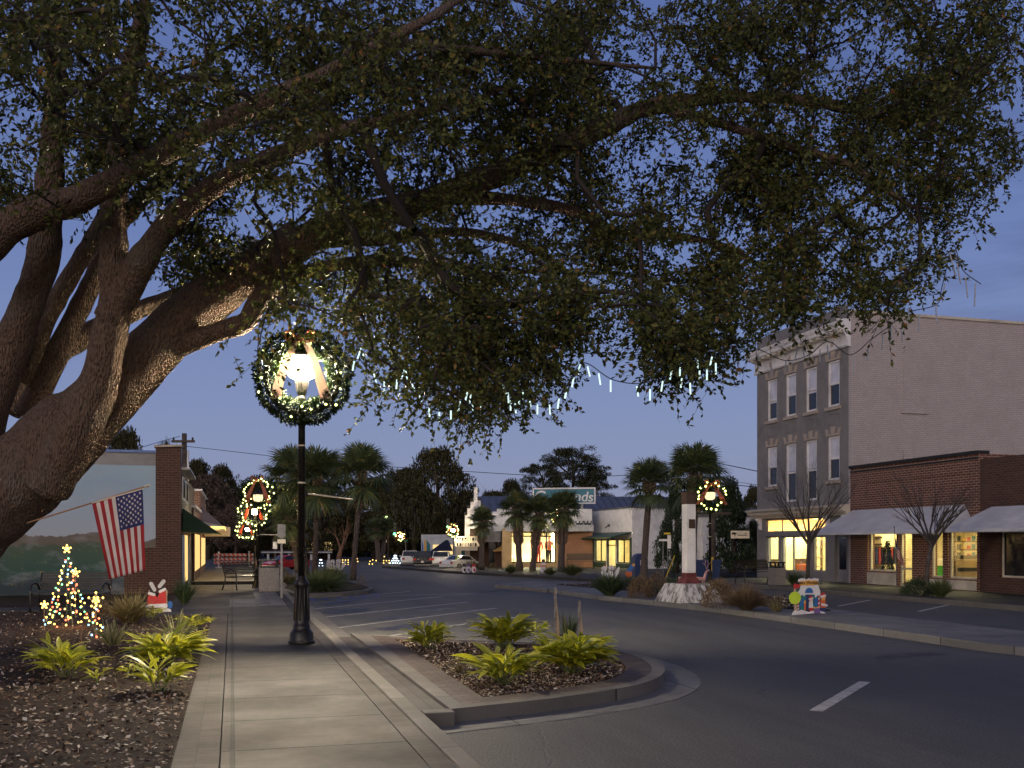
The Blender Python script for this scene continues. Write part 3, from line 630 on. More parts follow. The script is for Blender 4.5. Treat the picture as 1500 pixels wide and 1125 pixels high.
string_lights('unlit string of tube lights in front of the white cornice', [(1075, 525), (1092, 512), (1112, 512), (1150, 528), (1185, 520), (1213, 500), (1245, 520), (1275, 498)], [(1066, 526, 16, 0), (1081, 521, 16, 0), (1096, 512, 14, .1), (1110, 520, 20, .05), (1130, 535, 18, 0), (1151, 528, 17, 0), (1168, 510, 16, -.2), (1176, 512, 17, .2), (1201, 512, 18, 0), (1212, 505, 20, .05), (1250, 525, 22, 0), (1273, 505, 24, -.15)], 13.5, 13, False)
string_lights('unlit string of tube lights at the right end of the canopy', [(1275, 498), (1300, 480), (1330, 458), (1372, 446), (1380, 420), (1396, 360), (1410, 395), (1437, 416)], [(1293, 490, 22, 0), (1305, 478, 24, .05), (1321, 475, 26, 0), (1331, 450, 24, 0), (1347, 460, 26, -.05), (1371, 446, 28, 0), (1384, 415, 28, -.15), (1391, 370, 36, .25), (1402, 386, 30, .2), (1414, 405, 32, .08), (1429, 415, 34, -.05)], 13, 12.5, False)
# ================================================================== flags
M['flag_red'] = paint('flag_red', (.27, .012, .015), .75, .12, 4); M['flag_white'] = paint('flag_white', (.54, .48, .42), .8, .08, 4); M['flag_blue'] = paint('flag_blue', (.018, .022, .09), .8, .15, 4)
M['brass'] = paint('brass', (.6, .5, .35), .3, .1, 3, .8); M['pole_wood'] = paint('pole_wood', (.30, .17, .09), .5, .15, 5)
def flag_cloth(parent, pos, nu=39, nv=30, cols=(6 / 13, .42), stars=True, thick=.004, hoist_u=True):
    m = MB()
    V = [pos(i / nu, j / nv) for j in range(nv + 1) for i in range(nu + 1)]; Fs, ms = [], []
    for j in range(nv):
        for i in range(nu):
            a = j * (nu + 1) + i; Fs.append((a, a + 1, a + nu + 2, a + nu + 1)); u, v = (i + .5) / nu, (j + .5) / nv
            ms.append(2 if (u > cols[0] and v < cols[1]) else (0 if int(u * 13) % 2 == 0 else 1))
    m.v = [tuple(p) for p in V]; m.f = Fs; m.m = ms
    o = m.build('cloth', [M['flag_red'], M['flag_white'], M['flag_blue']], parent, smooth=True); s = o.modifiers.new('thick', 'SOLIDIFY'); s.thickness = thick; s.offset = 0
    if stars:
        sm = MB()
        for r in range(11):
            for c in range(9):
                if (r + c) % 2: continue
                u = cols[0] + (1 - cols[0]) * (c + 1) / 10; v = cols[1] * (r + 1) / 12
                p = Vector(pos(u, v)); du = (Vector(pos(u + .01, v)) - p).normalized(); dv = (Vector(pos(u, v + .01)) - p).normalized(); n = du.cross(dv).normalized()
                if n.y > 0: n = -n
                pts = []
                for k in range(10):
                    rr = .021 if k % 2 == 0 else .009; a = math.pi / 2 + k * math.pi / 5; pts.append(p + n * .004 + du * rr * math.cos(a) - dv * rr * math.sin(a))
                sm.add(pts, [tuple(range(10))])
        sm.build('stars', M['flag_white'], o)
    return o
FY = 12.6
fp0, fp1 = at(40, 766, FY + .7), at(215, 712, FY)
fl = thing('flag', 'American flag hanging from a slanted wooden pole fixed to the oak trunk', 'flag', fp0)
m = MB(); m.tube([(0, 0, 0), fp1 - fp0], .011, 8); m.build('pole', M['pole_wood'], fl)
m = MB(); d = (fp1 - fp0).normalized(); e = fp1 - fp0; m.tube([e - d * .04, e - d * .03, e, e + d * .012], [.013, .016, .016, .01], 8); m.ball(e + d * .03, .022, 8); m.build('finial', M['brass'], fl, smooth=True)
TL, TR, BL, BR = (135, 738), (209, 717), (160, 849), (213, 835)
def fpos(u, v):
    x = (TL[0] * (1-u) + TR[0] * u) * (1-v) + (BL[0] * (1-u) + BR[0] * u) * v; y = (TL[1] * (1-u) + TR[1] * u) * (1-v) + (BL[1] * (1-u) + BR[1] * u) * v
    wv = math.sin(u * 16 + v * 2.2) * .022 * (.3 + v) + math.sin(u * 7 - v * 5) * .012 + .006 * math.sin(u * 31 + v * 11)
    return at(x, y, FY + .28 * (1 - u) + wv) - fp0
flag_cloth(fl, fpos)
m = MB(); m.tube([fp1 - fp0 - d * .02, fpos(1, 0)], .004, 5); m.tube([fpos(0, 0) + Vector((0, 0, .01)), fpos(1, 0) + Vector((0, 0, .008))], .008, 6); m.build('hoist_band', M['cream_paint'], fl)
def small_flag(label, px, ytop, ybase, Y, w_px, drop0, drop1, zb=KZ, lean=0):
    b0 = at(px, ybase, Y); b0.z = zb; t = thing('flag', label, 'flag', b0); top = at(px + lean, ytop, Y)
    m = MB(); m.tube([(0, 0, 0), top - b0], .012, 6); m.ball(top - b0, .025, 6); m.build('pole', M['grey_metal'], t)
    def pos(u, v):   # hangs furled beside the pole; u runs down the hoist's foot to its top
        s = 1 - u; y = ytop + 8 + (drop0 - ytop - 8) * s; x = px + lean * (1 - s) + v * w_px * (.25 + .75 * min(1, s * 1.6 + .1)); y2 = y + v * (drop1 - drop0) * (1.1 - .3 * s)
        return at(x, y2, Y - .03 + .07 * math.sin(v * 9 + s * 2)) - b0
    flag_cloth(t, pos, 26, 10, (6 / 13, .5), False); return t
small_flag('furled American flag on a thin pole before the brick shop window', 1314, 772, 870, Y_on(1314, 18.9), 11, 818, 836, lean=-4)
small_flag('small American flag hanging behind the trash bin by the left kerb', 374, 800, 850, 38, 5, 826, 836)
# ================================================================== Christmas pieces in the left bed
STAR = lambda r, c, n=Vector((0, -1, 0)): [Vector((c[0] + (r if k % 2 == 0 else r * .42) * math.sin(k * math.pi / 5), c[1], c[2] + (r if k % 2 == 0 else r * .42) * math.cos(k * math.pi / 5))) for k in range(10)]
def star_of_bulbs(t, c, r, kind='bulb_gold', size=.8):
    P = STAR(r, c); m = MB(); m.tube(P + [P[0]], .006, 4); m.build('star_frame', M['brass'], t); bulbs(t, P, kind, size)
    m = MB(); m.prism(STAR(r * .5, (c[0], c[1] + .004, c[2])), (0, .006, 0)); m.build('star', M['bulb_star'], t)
M['bulb_star'] = glow('bulb_star', (1, .65, .12), 2.2)
kinds_ = ['bulb_gold', 'bulb_gold', 'bulb_red', 'bulb_gold', 'bulb_green', 'bulb_white', 'bulb_blue', 'bulb_red']
ct = gr(98, 916, .11); tr_ = thing('light_tree', 'cone shaped tree of coloured bulbs topped by a gold star', 'light tree', ct)
hh = Z(812, ct.y) - .11
m = MB()
for i in range(7):
    a = i * 2 * math.pi / 7; m.tube([(.40 * math.cos(a), .40 * math.sin(a), 0), (0, 0, hh)], .005, 4)
m.tube([(0, 0, 0), (0, 0, hh)], .009, 5); m.build('wire_frame', M['green_metal'], tr_)
for i in range(92):
    u = (i + .5) / 92; z = hh * (1 - u ** .6); a = i * 2.4 + random.uniform(-.3, .3); r = .40 * (1 - z / hh) * random.uniform(.8, 1.05) + .012
    bulbs(tr_, [(r * math.cos(a), r * math.sin(a), z + random.uniform(-.02, .02))], random.choice(kinds_), .85)
star_of_bulbs(tr_, (0, 0, hh + .10), .07)
plamp('tree_glow', (ct.x, ct.y - .3, .45), 5, (1, .45, .15), .2)
plamp('tree_glow', (ct.x + .3, ct.y - .25, .22), 4, (1, .35, .1), .15)
def star_stake(label, px, py, gy, r, nb, spread):
    g = gr(px, gy, .11); t = thing('light_stake', label, 'light stake', g, 0, 'gold star light stakes'); z = Z(py, g.y) - .11
    m = MB(); m.tube([(0, 0, 0), (0, 0, z)], .007, 5); m.build('stake', M['pole_wood'], t); star_of_bulbs(t, (0, 0, z), r)
    for i in range(nb):
        u = (i + .5) / nb; bulbs(t, [(random.uniform(-1, 1) * spread * u, random.uniform(-.08, .08), z * (1 - u) * .88)], random.choice(kinds_), .8)
    return t
star_stake('gold star stake with a loose string of coloured bulbs running down to the bark', 140.5, 879, 934, .12, 18, .16)
star_stake('gold star stake rising just behind the cone of lights', 110.5, 839, 905, .085, 0, 0)
star_stake('short copper stake with a dim gold star at the edge of the bed', 65, 886, 922, .06, 0, 0)
m = MB(); q = gr(119, 958, .11); m.tube([q, q + Vector((0, 0, .36))], .008, 6); tag(m.build('copper_stake', M['pole_wood']), 'bare copper stake standing in the bark before the coloured lights', 'stake')
# painted plywood cut-outs
def disc(cx, cz, rx, rz=None, n=18, a0=0, a1=2 * math.pi): rz = rz or rx; return [(cx + rx * math.cos(a0 + (a1 - a0) * i / (n - (a1 - a0 < 6.2))), cz + rz * math.sin(a0 + (a1 - a0) * i / (n - (a1 - a0 < 6.2)))) for i in range(n)]
def layer(parent, name, polys, mat, y0, th):
    m = MB()
    for p in polys: m.prism([(x, y0, z) for x, z in p], (0, -th, 0))
    return m.build(name, mat, parent)
def flat(name, c): return paint(name, c, .55, .06, 6)
for k, c in dict(p_white=(.50, .49, .51), p_red=(.36, .02, .02), p_black=(.012, .012, .014), p_blue=(.02, .10, .30), p_teal=(.01, .13, .15), p_navy=(.015, .03, .10), p_gold=(.55, .27, .03), p_lime=(.38, .52, .03), p_purple=(.12, .07, .20), p_skin=(.50, .28, .18), p_orange=(.45, .10, .02), p_grey=(.36, .36, .37), p_wood=(.40, .28, .20)).items(): M[k] = flat(k, c)
def limbpoly(a, c, w0, w1):
    a, c = Vector((a[0], a[1], 0)), Vector((c[0], c[1], 0)); d = (c - a).normalized(); n = Vector((-d.y, d.x, 0)); P = []
    for p, w, s in ((a, w0, 1), (c, w1, -1)):
        base = math.atan2(n.y, n.x)
        for i in range(7):
            ang = base + (i / 6 * math.pi if s == 1 else math.pi + i / 6 * math.pi); P.append((p.x + w * math.cos(ang), p.y + w * math.sin(ang)))
    return P
g = gr(231, 898, KZ - .03); k = g.y / F
cu = thing('yard_cutout', 'plywood cutout of upside-down red trouser legs and black boots diving into snow', 'yard decoration', g, R(4))
X = lambda px: (px - 231) * k
Zc = lambda py: (898 - py) * k
m = MB(); layer(cu, 'snow_base', [[(X(210), 0), (X(251), 0), (X(250), Zc(893)), (X(244), Zc(890)), (X(236), Zc(891)), (X(228), Zc(892)), (X(218), Zc(892)), (X(211), Zc(893))]], M['p_white'], .0, .018)
layer(cu, 'trousers', [[(X(216), Zc(892)), (X(243.5), Zc(889)), (X(243.5), Zc(872)), (X(242), Zc(864)), (X(235), Zc(866)), (X(231), Zc(876)), (X(226.5), Zc(869)), (X(219), Zc(868)), (X(217), Zc(876))]], M['p_red'], -.02, .012)
layer(cu, 'fur_trim', [limbpoly((X(217), Zc(888)), (X(243), Zc(887)), .045, .045), limbpoly((X(219.5), Zc(869)), (X(226.5), Zc(871)), .03, .03), limbpoly((X(235), Zc(866.5)), (X(242), Zc(863)), .03, .03)], M['p_white'], -.034, .008)
layer(cu, 'boot', [limbpoly((X(223), Zc(867)), (X(225), Zc(862)), .05, .06)], M['p_black'], -.005, .012); layer(cu, 'boot', [limbpoly((X(237), Zc(864)), (X(236), Zc(859)), .05, .06)], M['p_black'], -.005, .012)
layer(cu, 'boot_sole', [limbpoly((X(222), Zc(855)), (X(227), Zc(864)), .042, .038)], M['p_grey'], -.02, .008); layer(cu, 'boot_sole', [limbpoly((X(240), Zc(851.5)), (X(234), Zc(859)), .042, .038)], M['p_grey'], -.02, .008)
layer(cu, 'blue_sack', [disc(X(248.5), Zc(886), .055, .085)], M['p_blue'], .01, .008)
m = MB(); m.box(-.2, .02, 0, -.17, .05, .5); m.box(.17, .02, 0, .2, .05, .5); m.build('stake', M['p_wood'], cu)
# the workshop cut-out on the median
g = gr(1184, 899, KZ + .02); k = g.y / F
X = lambda x: (x - 715) * .0733 * k           # crop pixels to metres
Zc = lambda y: (905 - y) * .0733 * k
ws = thing('yard_cutout', 'painted plywood toy workshop cutout under a gold name sign on the median', 'yard decoration', g, R(10))
def pl(L): return [(X(a), Zc(b)) for a, b in L]
layer(ws, 'house_board', [pl([(490, 560), (470, 490), (520, 430), (540, 340), (920, 335), (950, 430), (950, 830), (490, 830)])], M['p_teal'], 0, .018)
layer(ws, 'snow_roof', [pl([(465, 490), (520, 430), (535, 345), (600, 335), (760, 340), (920, 330), (935, 400), (958, 460), (955, 545), (900, 535), (880, 560), (855, 590), (840, 520), (700, 520), (640, 520), (610, 560), (590, 520), (500, 560), (480, 520)])], M['p_white'], -.02, .012)
layer(ws, 'fanlight', [pl([(628, 490)] + [(716 + 88 * math.cos(math.pi - i * math.pi / 12), 490 - 108 * math.sin(math.pi * i / 12)) for i in range(13)][1:-1] + [(803, 490)])], M['p_blue'], -.034, .006)
layer(ws, 'doorway', [pl([(655, 525), (800, 525), (800, 850), (655, 850)])], M['p_navy'], -.02, .004)
for x0, x1 in ((525, 600), (835, 910)): layer(ws, 'window', [pl([(x0, 610), (x1, 600), (x1, 745), (x0, 755)])], M['p_blue'], -.02, .005)
layer(ws, 'candy_cane', [pl([(468, 560), (495, 560), (505, 830), (480, 830)])], M['p_red'], -.02, .01)
layer(ws, 'candy_cane', [pl([(918, 560), (945, 560), (940, 830), (915, 830)])], M['p_red'], -.02, .01)
layer(ws, 'cane_stripe', [pl([(468, y), (496, y - 22), (497, y + 10), (469, y + 32)]) for y in (590, 660, 740, 800)] + [pl([(916, y), (944, y - 22), (944, y + 10), (917, y + 32)]) for y in (600, 690, 770)], M['p_white'], -.0305, .004)
layer(ws, 'snow_drift', [pl([(345, 925), (365, 880), (420, 825), (470, 845), (560, 822), (640, 845), (710, 870), (770, 845), (815, 850), (820, 895)]), pl([(935, 895), (950, 850), (1000, 860), (1050, 880), (1085, 900)])], M['p_white'], -.032, .012)
layer(ws, 'sign_board', [pl([(520, 290), (510, 265), (560, 245), (610, 262), (660, 240), (720, 232), (770, 250), (830, 238), (900, 245), (915, 285), (900, 328), (840, 322), (760, 338), (680, 328), (600, 340), (530, 335)])], M['p_gold'], -.0, .03)
layer(ws, 'sign_snow', [pl([(490, 265), (505, 215), (560, 195), (620, 200), (660, 225), (720, 195), (770, 215), (830, 190), (880, 205), (925, 205), (925, 265), (905, 245), (830, 238), (770, 250), (720, 232), (660, 240), (610, 262), (560, 245)])], M['p_white'], -.004, .02)
lettering("Santa's Workshop", .082, M['p_black'], ws, Matrix.Translation((X(712), -.033, Zc(287))) @ Matrix.Rotation(R(90), 4, 'X'), ext=.002, bold=.002)
layer(ws, 'lollipop_head', [disc(X(412), Zc(585), .135)], M['p_lime'], -.03, .014); layer(ws, 'lollipop_stick', [pl([(420, 690), (445, 690), (465, 870), (445, 870)])], M['p_wood'], -.02, .012)
layer(ws, 'balloon', [disc(X(460), Zc(350), .075, .06)], M['p_red'], 0, .012); layer(ws, 'balloon', [pl([(440, 400), (490, 390), (480, 455)])], M['p_teal'], 0, .012)
layer(ws, 'crayon', [pl([(613, 700), (640, 700), (642, 830), (616, 830)])], M['p_orange'], -.032, .012); layer(ws, 'crayon_tip', [pl([(612, 640), (640, 640), (640, 698), (612, 698)])], M['p_gold'], -.032, .012)
def elf(px, py, s, coat, trousers, base):
    layer(ws, 'elf_coat', [pl([(px - 50*s, py + 50*s), (px + 45*s, py + 45*s), (px + 60*s, base - 40), (px - 55*s, base - 40)])], coat, -.03, .010)
    layer(ws, 'elf_trousers', [pl([(px - 55*s, base - 45), (px + 60*s, base - 45), (px + 50*s, base + 20), (px - 45*s, base + 20)])], trousers, -.03, .011)
    layer(ws, 'elf_face', [disc(X(px), Zc(py), .052 * s, .06 * s)], M['p_skin'], -.041, .006)
    layer(ws, 'elf_beard', [pl([(px - 30*s, py + 25*s), (px + 30*s, py + 22*s), (px + 20*s, py + 60*s), (px - 15*s, py + 62*s)])], M['p_white'] if coat is M['p_white'] else M['p_gold'], -.048, .004)
    layer(ws, 'elf_hat', [pl([(px - 62*s, py - 15*s), (px - 55*s, py - 60*s), (px - 5*s, py - 100*s), (px + 35*s, py - 85*s), (px + 45*s, py - 30*s)])], M['p_red'], -.041, .007)
    layer(ws, 'hat_brim', [limbpoly((X(px - 52*s), Zc(py - 12*s)), (X(px + 42*s), Zc(py - 34*s)), .018 * s, .018 * s)], M['p_white'], -.049, .004)
elf(755, 620, .8, M['p_white'], M['p_red'], 830); elf(1015, 575, 1.0, M['p_orange'], M['p_navy'], 830)
layer(ws, 'elf_arm', [limbpoly((X(990), Zc(720)), (X(1090), Zc(740)), .025, .02)], M['p_white'], -.046, .006)
layer(ws, 'trousers_low', [pl([(950, 740), (1080, 735), (1055, 865), (960, 865)])], M['p_navy'], -.022, .008)
layer(ws, 'toy_sack', [pl([(815, 800), (860, 790), (940, 795), (945, 895), (818, 895)])], M['p_purple'], -.046, .012); layer(ws, 'toy_horn', [disc(X(855), Zc(765), .06, .05, 12, math.pi, 2 * math.pi) + disc(X(855), Zc(762), .03, .02, 8, 2 * math.pi, math.pi)], M['p_gold'], -.046, .01)
m = MB(); m.box(-.3, .02, 0, -.27, .05, .6); m.box(.22, .02, 0, .25, .05, .6); m.build('stake', M['p_wood'], ws)
# ================================================================== buildings
class Face:
    """a facade: origin P, running along d to the viewer's right; local x along it, y into the building"""
    def __init__(s, name, label, P, d, cat='building', z0=0.0, group=None):
        s.P = Vector((P[0], P[1], 0)); s.d = Vector((d[0], d[1], 0)).normalized(); s.z0 = z0
        s.o = thing(name, label, cat, (P[0], P[1], z0), math.atan2(s.d.y, s.d.x), group)
    def u(s, px):
        k = (px - 750) / F; return (k * s.P.y - s.P.x) / (s.d.x - k * s.d.y)
    def z(s, px, py): return HC + (HY - py) / F * (s.P.y + s.d.y * s.u(px)) - s.z0
    def r(s, x0, x1, y0, y1):                   # pixel box on the facade -> (u0, u1, z0, z1); rows measured at the middle column
        xm = (x0 + x1) / 2; return (s.u(x0), s.u(x1), s.z(xm, y1), s.z(xm, y0))
def wall(mb, u0, u1, z0, z1, holes, depth=.25, m=0, y=0.0, mr=None):
    us = sorted({u0, u1, *[h[0] for h in holes], *[h[1] for h in holes]}); zs = sorted({z0, z1, *[h[2] for h in holes], *[h[3] for h in holes]})
    us = [x for x in us if u0 - 1e-6 <= x <= u1 + 1e-6]; zs = [x for x in zs if z0 - 1e-6 <= x <= z1 + 1e-6]
    for i in range(len(us) - 1):
        for j in range(len(zs) - 1):
            uc, zc = (us[i] + us[i+1]) / 2, (zs[j] + zs[j+1]) / 2
            if any(h[0] < uc < h[1] and h[2] < zc < h[3] for h in holes): continue
            mb.quad((us[i], y, zs[j]), (us[i+1], y, zs[j]), (us[i+1], y, zs[j+1]), (us[i], y, zs[j+1]), m)
    mr = m if mr is None else mr
    for a, c, b, t in holes:
        b2, t2 = max(b, z0), min(t, z1)
        mb.quad((a, y, b2), (a, y + depth, b2), (a, y + depth, t2), (a, y, t2), mr); mb.quad((c, y, t2), (c, y + depth, t2), (c, y + depth, b2), (c, y, b2), mr)
        mb.quad((a, y, t2), (a, y + depth, t2), (c, y + depth, t2), (c, y, t2), mr); mb.quad((a, y, b2), (c, y, b2), (c, y + depth, b2), (a, y + depth, b2), mr)
def shell(mb, u0, u1, dep, z0, z1, m=0, roof=1, y=0.0):   # side, back and roof faces behind a facade
    mb.quad((u1, y, z0), (u1, dep, z0), (u1, dep, z1), (u1, y, z1), m); mb.quad((u0, dep, z0), (u0, y, z0), (u0, y, z1), (u0, dep, z1), m)
    mb.quad((u1, dep, z0), (u0, dep, z0), (u0, dep, z1), (u1, dep, z1), m); mb.quad((u0, y, z1 - .25), (u1, y, z1 - .25), (u1, dep, z1 - .25), (u0, dep, z1 - .25), roof)
def sheet_pane(name, parent, u0, u1, z0, z1, y, mat, th=.012):
    return MB().box(u0, y, z0, u1, y + th, z1).build(name, mat, parent)
def frame_mb(mb, u0, u1, z0, z1, y, w=.05, d=.06, bars=(), hbars=(), m=0):
    mb.box(u0, y, z0, u0 + w, y + d, z1, m); mb.box(u1 - w, y, z0, u1, y + d, z1, m); mb.box(u0 + w, y, z0, u1 - w, y + d, z0 + w, m); mb.box(u0 + w, y, z1 - w, u1 - w, y + d, z1, m)
    for x in bars: mb.box(x - w / 2, y + .002, z0 + w, x + w / 2, y + d - .002, z1 - w, m)
    for z in hbars: mb.box(u0 + w, y + .004, z - w / 2, u1 - w, y + d - .004, z + w / 2, m)
def room(parent, u0, u1, z0, z1, y0, y1, mats, light=None, lz=None, n=2, lsz=(.9, .25), lname='ceiling_light'):
    mb = MB(); wl_, fl_ = 0, 1
    mb.quad((u0, y1, z0), (u1, y1, z0), (u1, y1, z1), (u0, y1, z1), 0); mb.quad((u0, y0, z0), (u0, y1, z0), (u0, y1, z1), (u0, y0, z1), 0); mb.quad((u1, y1, z0), (u1, y0, z0), (u1, y0, z1), (u1, y1, z1), 0)
    mb.quad((u0, y0, z0), (u1, y0, z0), (u1, y1, z0), (u0, y1, z0), 1); mb.quad((u0, y1, z1), (u1, y1, z1), (u1, y0, z1), (u0, y0, z1), 0)
    mb.build('interior', mats, parent)
    if light:
        for i in range(n):
            uc = u0 + (u1 - u0) * (i + .5) / n; yc = y0 + .1 + lsz[1] + (y1 - y0) * .12; MB().box(uc - lsz[0] / 2, yc - lsz[1], z1 - .06, uc + lsz[0] / 2, yc + lsz[1], z1 - .02).build(lname, light, parent)
for nm, c in dict(int_cream=(.72, .60, .36), int_white=(.78, .72, .58), int_floor=(.30, .22, .12), stucco=(.19, .178, .168), trim_white=(.66, .64, .62), trim_cream=(.50, .45, .36), stone=(.36, .30, .24), blind=(.52, .53, .58), grey_panel=(.22, .215, .21), tan=(.42, .30, .16), dark_roof=(.04, .04, .045), awn_white=(.46, .46, .48), awn_green=(.010, .030, .017), awn_navy=(.012, .014, .03), awn_gold=(.38, .24, .08), white_wall=(.58, .58, .58), orange_brick=(.30, .145, .085), far_white=(.45, .46, .47)).items():
    M[nm] = paint(nm, c, .75, .07, 2.2, 0, .25, .2, 45, dirt=tuple(x * .72 for x in c))
M['room_light'] = glow('room_light', (1, .80, .40), 24); M['room_light_white'] = glow('room_light_white', (1, .84, .48), 46)
M['brick_red'] = bricks('brick_red', (.12, .04, .025), (.19, .07, .042), (.36, .28, .22), .23, .082, .011)
M['brick_pier'] = bricks('brick_pier', (.06, .024, .016), (.09, .036, .024), (.12, .093, .075), .21, .075, .008)
M['brick_dark'] = bricks('brick_dark', (.06, .03, .022), (.10, .045, .03), (.12, .09, .07), .21, .075, .007)
M['brick_painted'] = bricks('brick_painted', (.50, .44, .41), (.56, .49, .455), (.38, .33, .31), .21, .075, .010, dirt=.7, dirtc=(.42, .36, .33), bstr=.9)
M['brick_orange'] = bricks('brick_orange', (.30, .16, .10), (.35, .19, .12), (.26, .15, .10), .40, .2, .008)
DN = -Vector((-SU, CU, 0)); UP_ = Vector((-SU, CU, 0))
# ---- the grey three-storey corner block
GT = 22.4; gs1, gs0 = s_on(1109, GT), s_on(1246, GT)
G = Face('corner_building', 'three storey grey building with white bracketed cornice and glowing yellow ground floor', ST(gs1, GT), DN)
L = G.u(1246); TOPZ = G.z(1246, 470); PARA = 10.35
cols = [(1124.5, 1137.5), (1151.5, 1165.5), (1181, 1195.5), (1213, 1229)]
tops3 = [557, 548, 537, 526]; bot3 = [615, 609, 604, 596]; tops2 = [655, 650, 645, 637]; bot2 = [713, 735, 733, 703]
holes, wins = [], []
zt3 = sum(G.z((c[0] + c[1]) / 2, t) for c, t in zip(cols, tops3)) / 4; zb3 = sum(G.z((c[0] + c[1]) / 2, t) for c, t in zip(cols, bot3)) / 4
zt2 = sum(G.z((c[0] + c[1]) / 2, t) for c, t in zip(cols, tops2)) / 4; zb2 = (G.z(1131, 713) + G.z(1221, 703)) / 2; zb2l = (G.z(1158, 735) + G.z(1188, 733)) / 2
for i, c in enumerate(cols):
    a, d_ = G.u(c[0]), G.u(c[1]); w_ = .80; um = (a + d_) / 2
    for zb, zt, st in ((zb3, zt3, 3), (zb2l if i in (1, 2) else zb2, zt2, 2)): wins.append((um - w_ / 2, um + w_ / 2, zb, zt, st, i)); holes.append((um - w_ / 2, um + w_ / 2, zb, zt))
SFZ = G.z(1225, 752)                            # underside of the shop cornice
tr0, tr1 = G.u(1122), G.u(1209)
ghole = [(G.u(1123), G.u(1140), .55, 1.93), (G.u(1144.5), G.u(1184), .45, 1.93), (G.u(1189.5), G.u(1209), .50, 1.93), (tr0, tr1, 2.10, SFZ - .12), (G.u(1223), G.u(1240), KZ, 1.98)]
b = MB(); wall(b, 0, L, 0, PARA, holes + ghole, .22, 0)
b.quad((0, .001, PARA), (0, 16, PARA), (0, 16, 0), (0, .001, 0), 0); b.quad((0, 16, 0), (0, 16, PARA), (L, 16, PARA), (L, 16, 0), 0); b.quad((0, .25, PARA - .4), (L, .25, PARA - .4), (L, 16, PARA - .4), (0, 16, PARA - .4), 1)
b.quad((0, .25, PARA), (0, .25, PARA - .4), (L, .25, PARA - .4), (L, .25, PARA), 0); b.quad((0, 0, PARA), (0, .25, PARA), (L, .25, PARA), (L, 0, PARA), 0)
b.build('wall', [M['stucco'], M['dark_roof']], G.o)
b = MB(); sh = [(0, .0), (16, .0)]
b.quad((L + .002, 0, 0), (L + .002, 16, 0), (L + .002, 16, PARA - .02), (L + .002, 0, PARA - .02)); b.quad((L + .002, 0, 0), (L + .002, 0, PARA - .02), (L - .12, -.004, PARA - .02), (L - .12, -.004, 0))
b.build('side_wall', M['brick_painted'], G.o)
b = MB(); b.prism([(L - .10, -.05, PARA - .02), (L - .10, 16, PARA - .02), (L - .10, 16, PARA + .08), (L - .10, -.05, PARA + .08)], (.16, 0, 0)); b.build('coping', M['trim_cream'], G.o)
for zz in (3.3, 6.7):
    b = MB(); yy = 2.3; b.prism([(L + .003, yy, zz), (L + .003, yy + 1.0, zz), (L + .003, yy + 1.0, zz + 1.9), (L + .003, yy, zz + 1.9)], (.035, 0, 0)); b.box(L + .003, yy - .08, zz - .1, L + .07, yy + 1.08, zz - .004)
    b.build('bricked_up_window', M['brick_painted'], G.o)
b = MB()                                         # parapet strips above the cornice, then the cornice itself
for i in range(9): b.box(.05, -.03, TOPZ - .02 + i * .075, L - .12, -.006, TOPZ + .045 + i * .075)
b.build('parapet_boards', M['stucco'], G.o)
CB = G.z(1240, 508)
prof = [(0, CB), (-.06, CB), (-.10, CB + .06), (-.10, CB + .10), (-.05, CB + .12), (-.05, CB + .48), (-.12, CB + .52), (-.42, CB + .60), (-.46, CB + .66), (-.46, CB + .72), (-.52, CB + .80), (-.56, CB + .92), (0, CB + .96)]
b = MB(); b.prism([(-.12, y, z) for y, z in prof], (L + .06, 0, 0)); b.build('cornice', M['trim_white'], G.o)
b = MB(); b.prism([(L - .055, y, z) for y, z in [(0, CB - .02), (-.12, CB - .02), (-.12, CB + .12), (-.20, CB + .40), (-.36, CB + .60), (-.40, CB + .72), (-.62, CB + .98), (0, CB + 1.02)]], (.07, 0, 0)); b.build('cornice_end', M['trim_white'], G.o)
for i in range(15):
    x = .12 + i * (L - .4) / 14; MB().box(x, -.40, CB + .50, x + .17, -.055, CB + .595).build('bracket', M['trim_cream'], G.o)
for i in range(4):
    um = wins[2 * i][0] + .40; MB().box(um - .07, -.09, CB + .14, um + .07, -.052, CB + .34).build('vent_block', M['stone'], G.o)
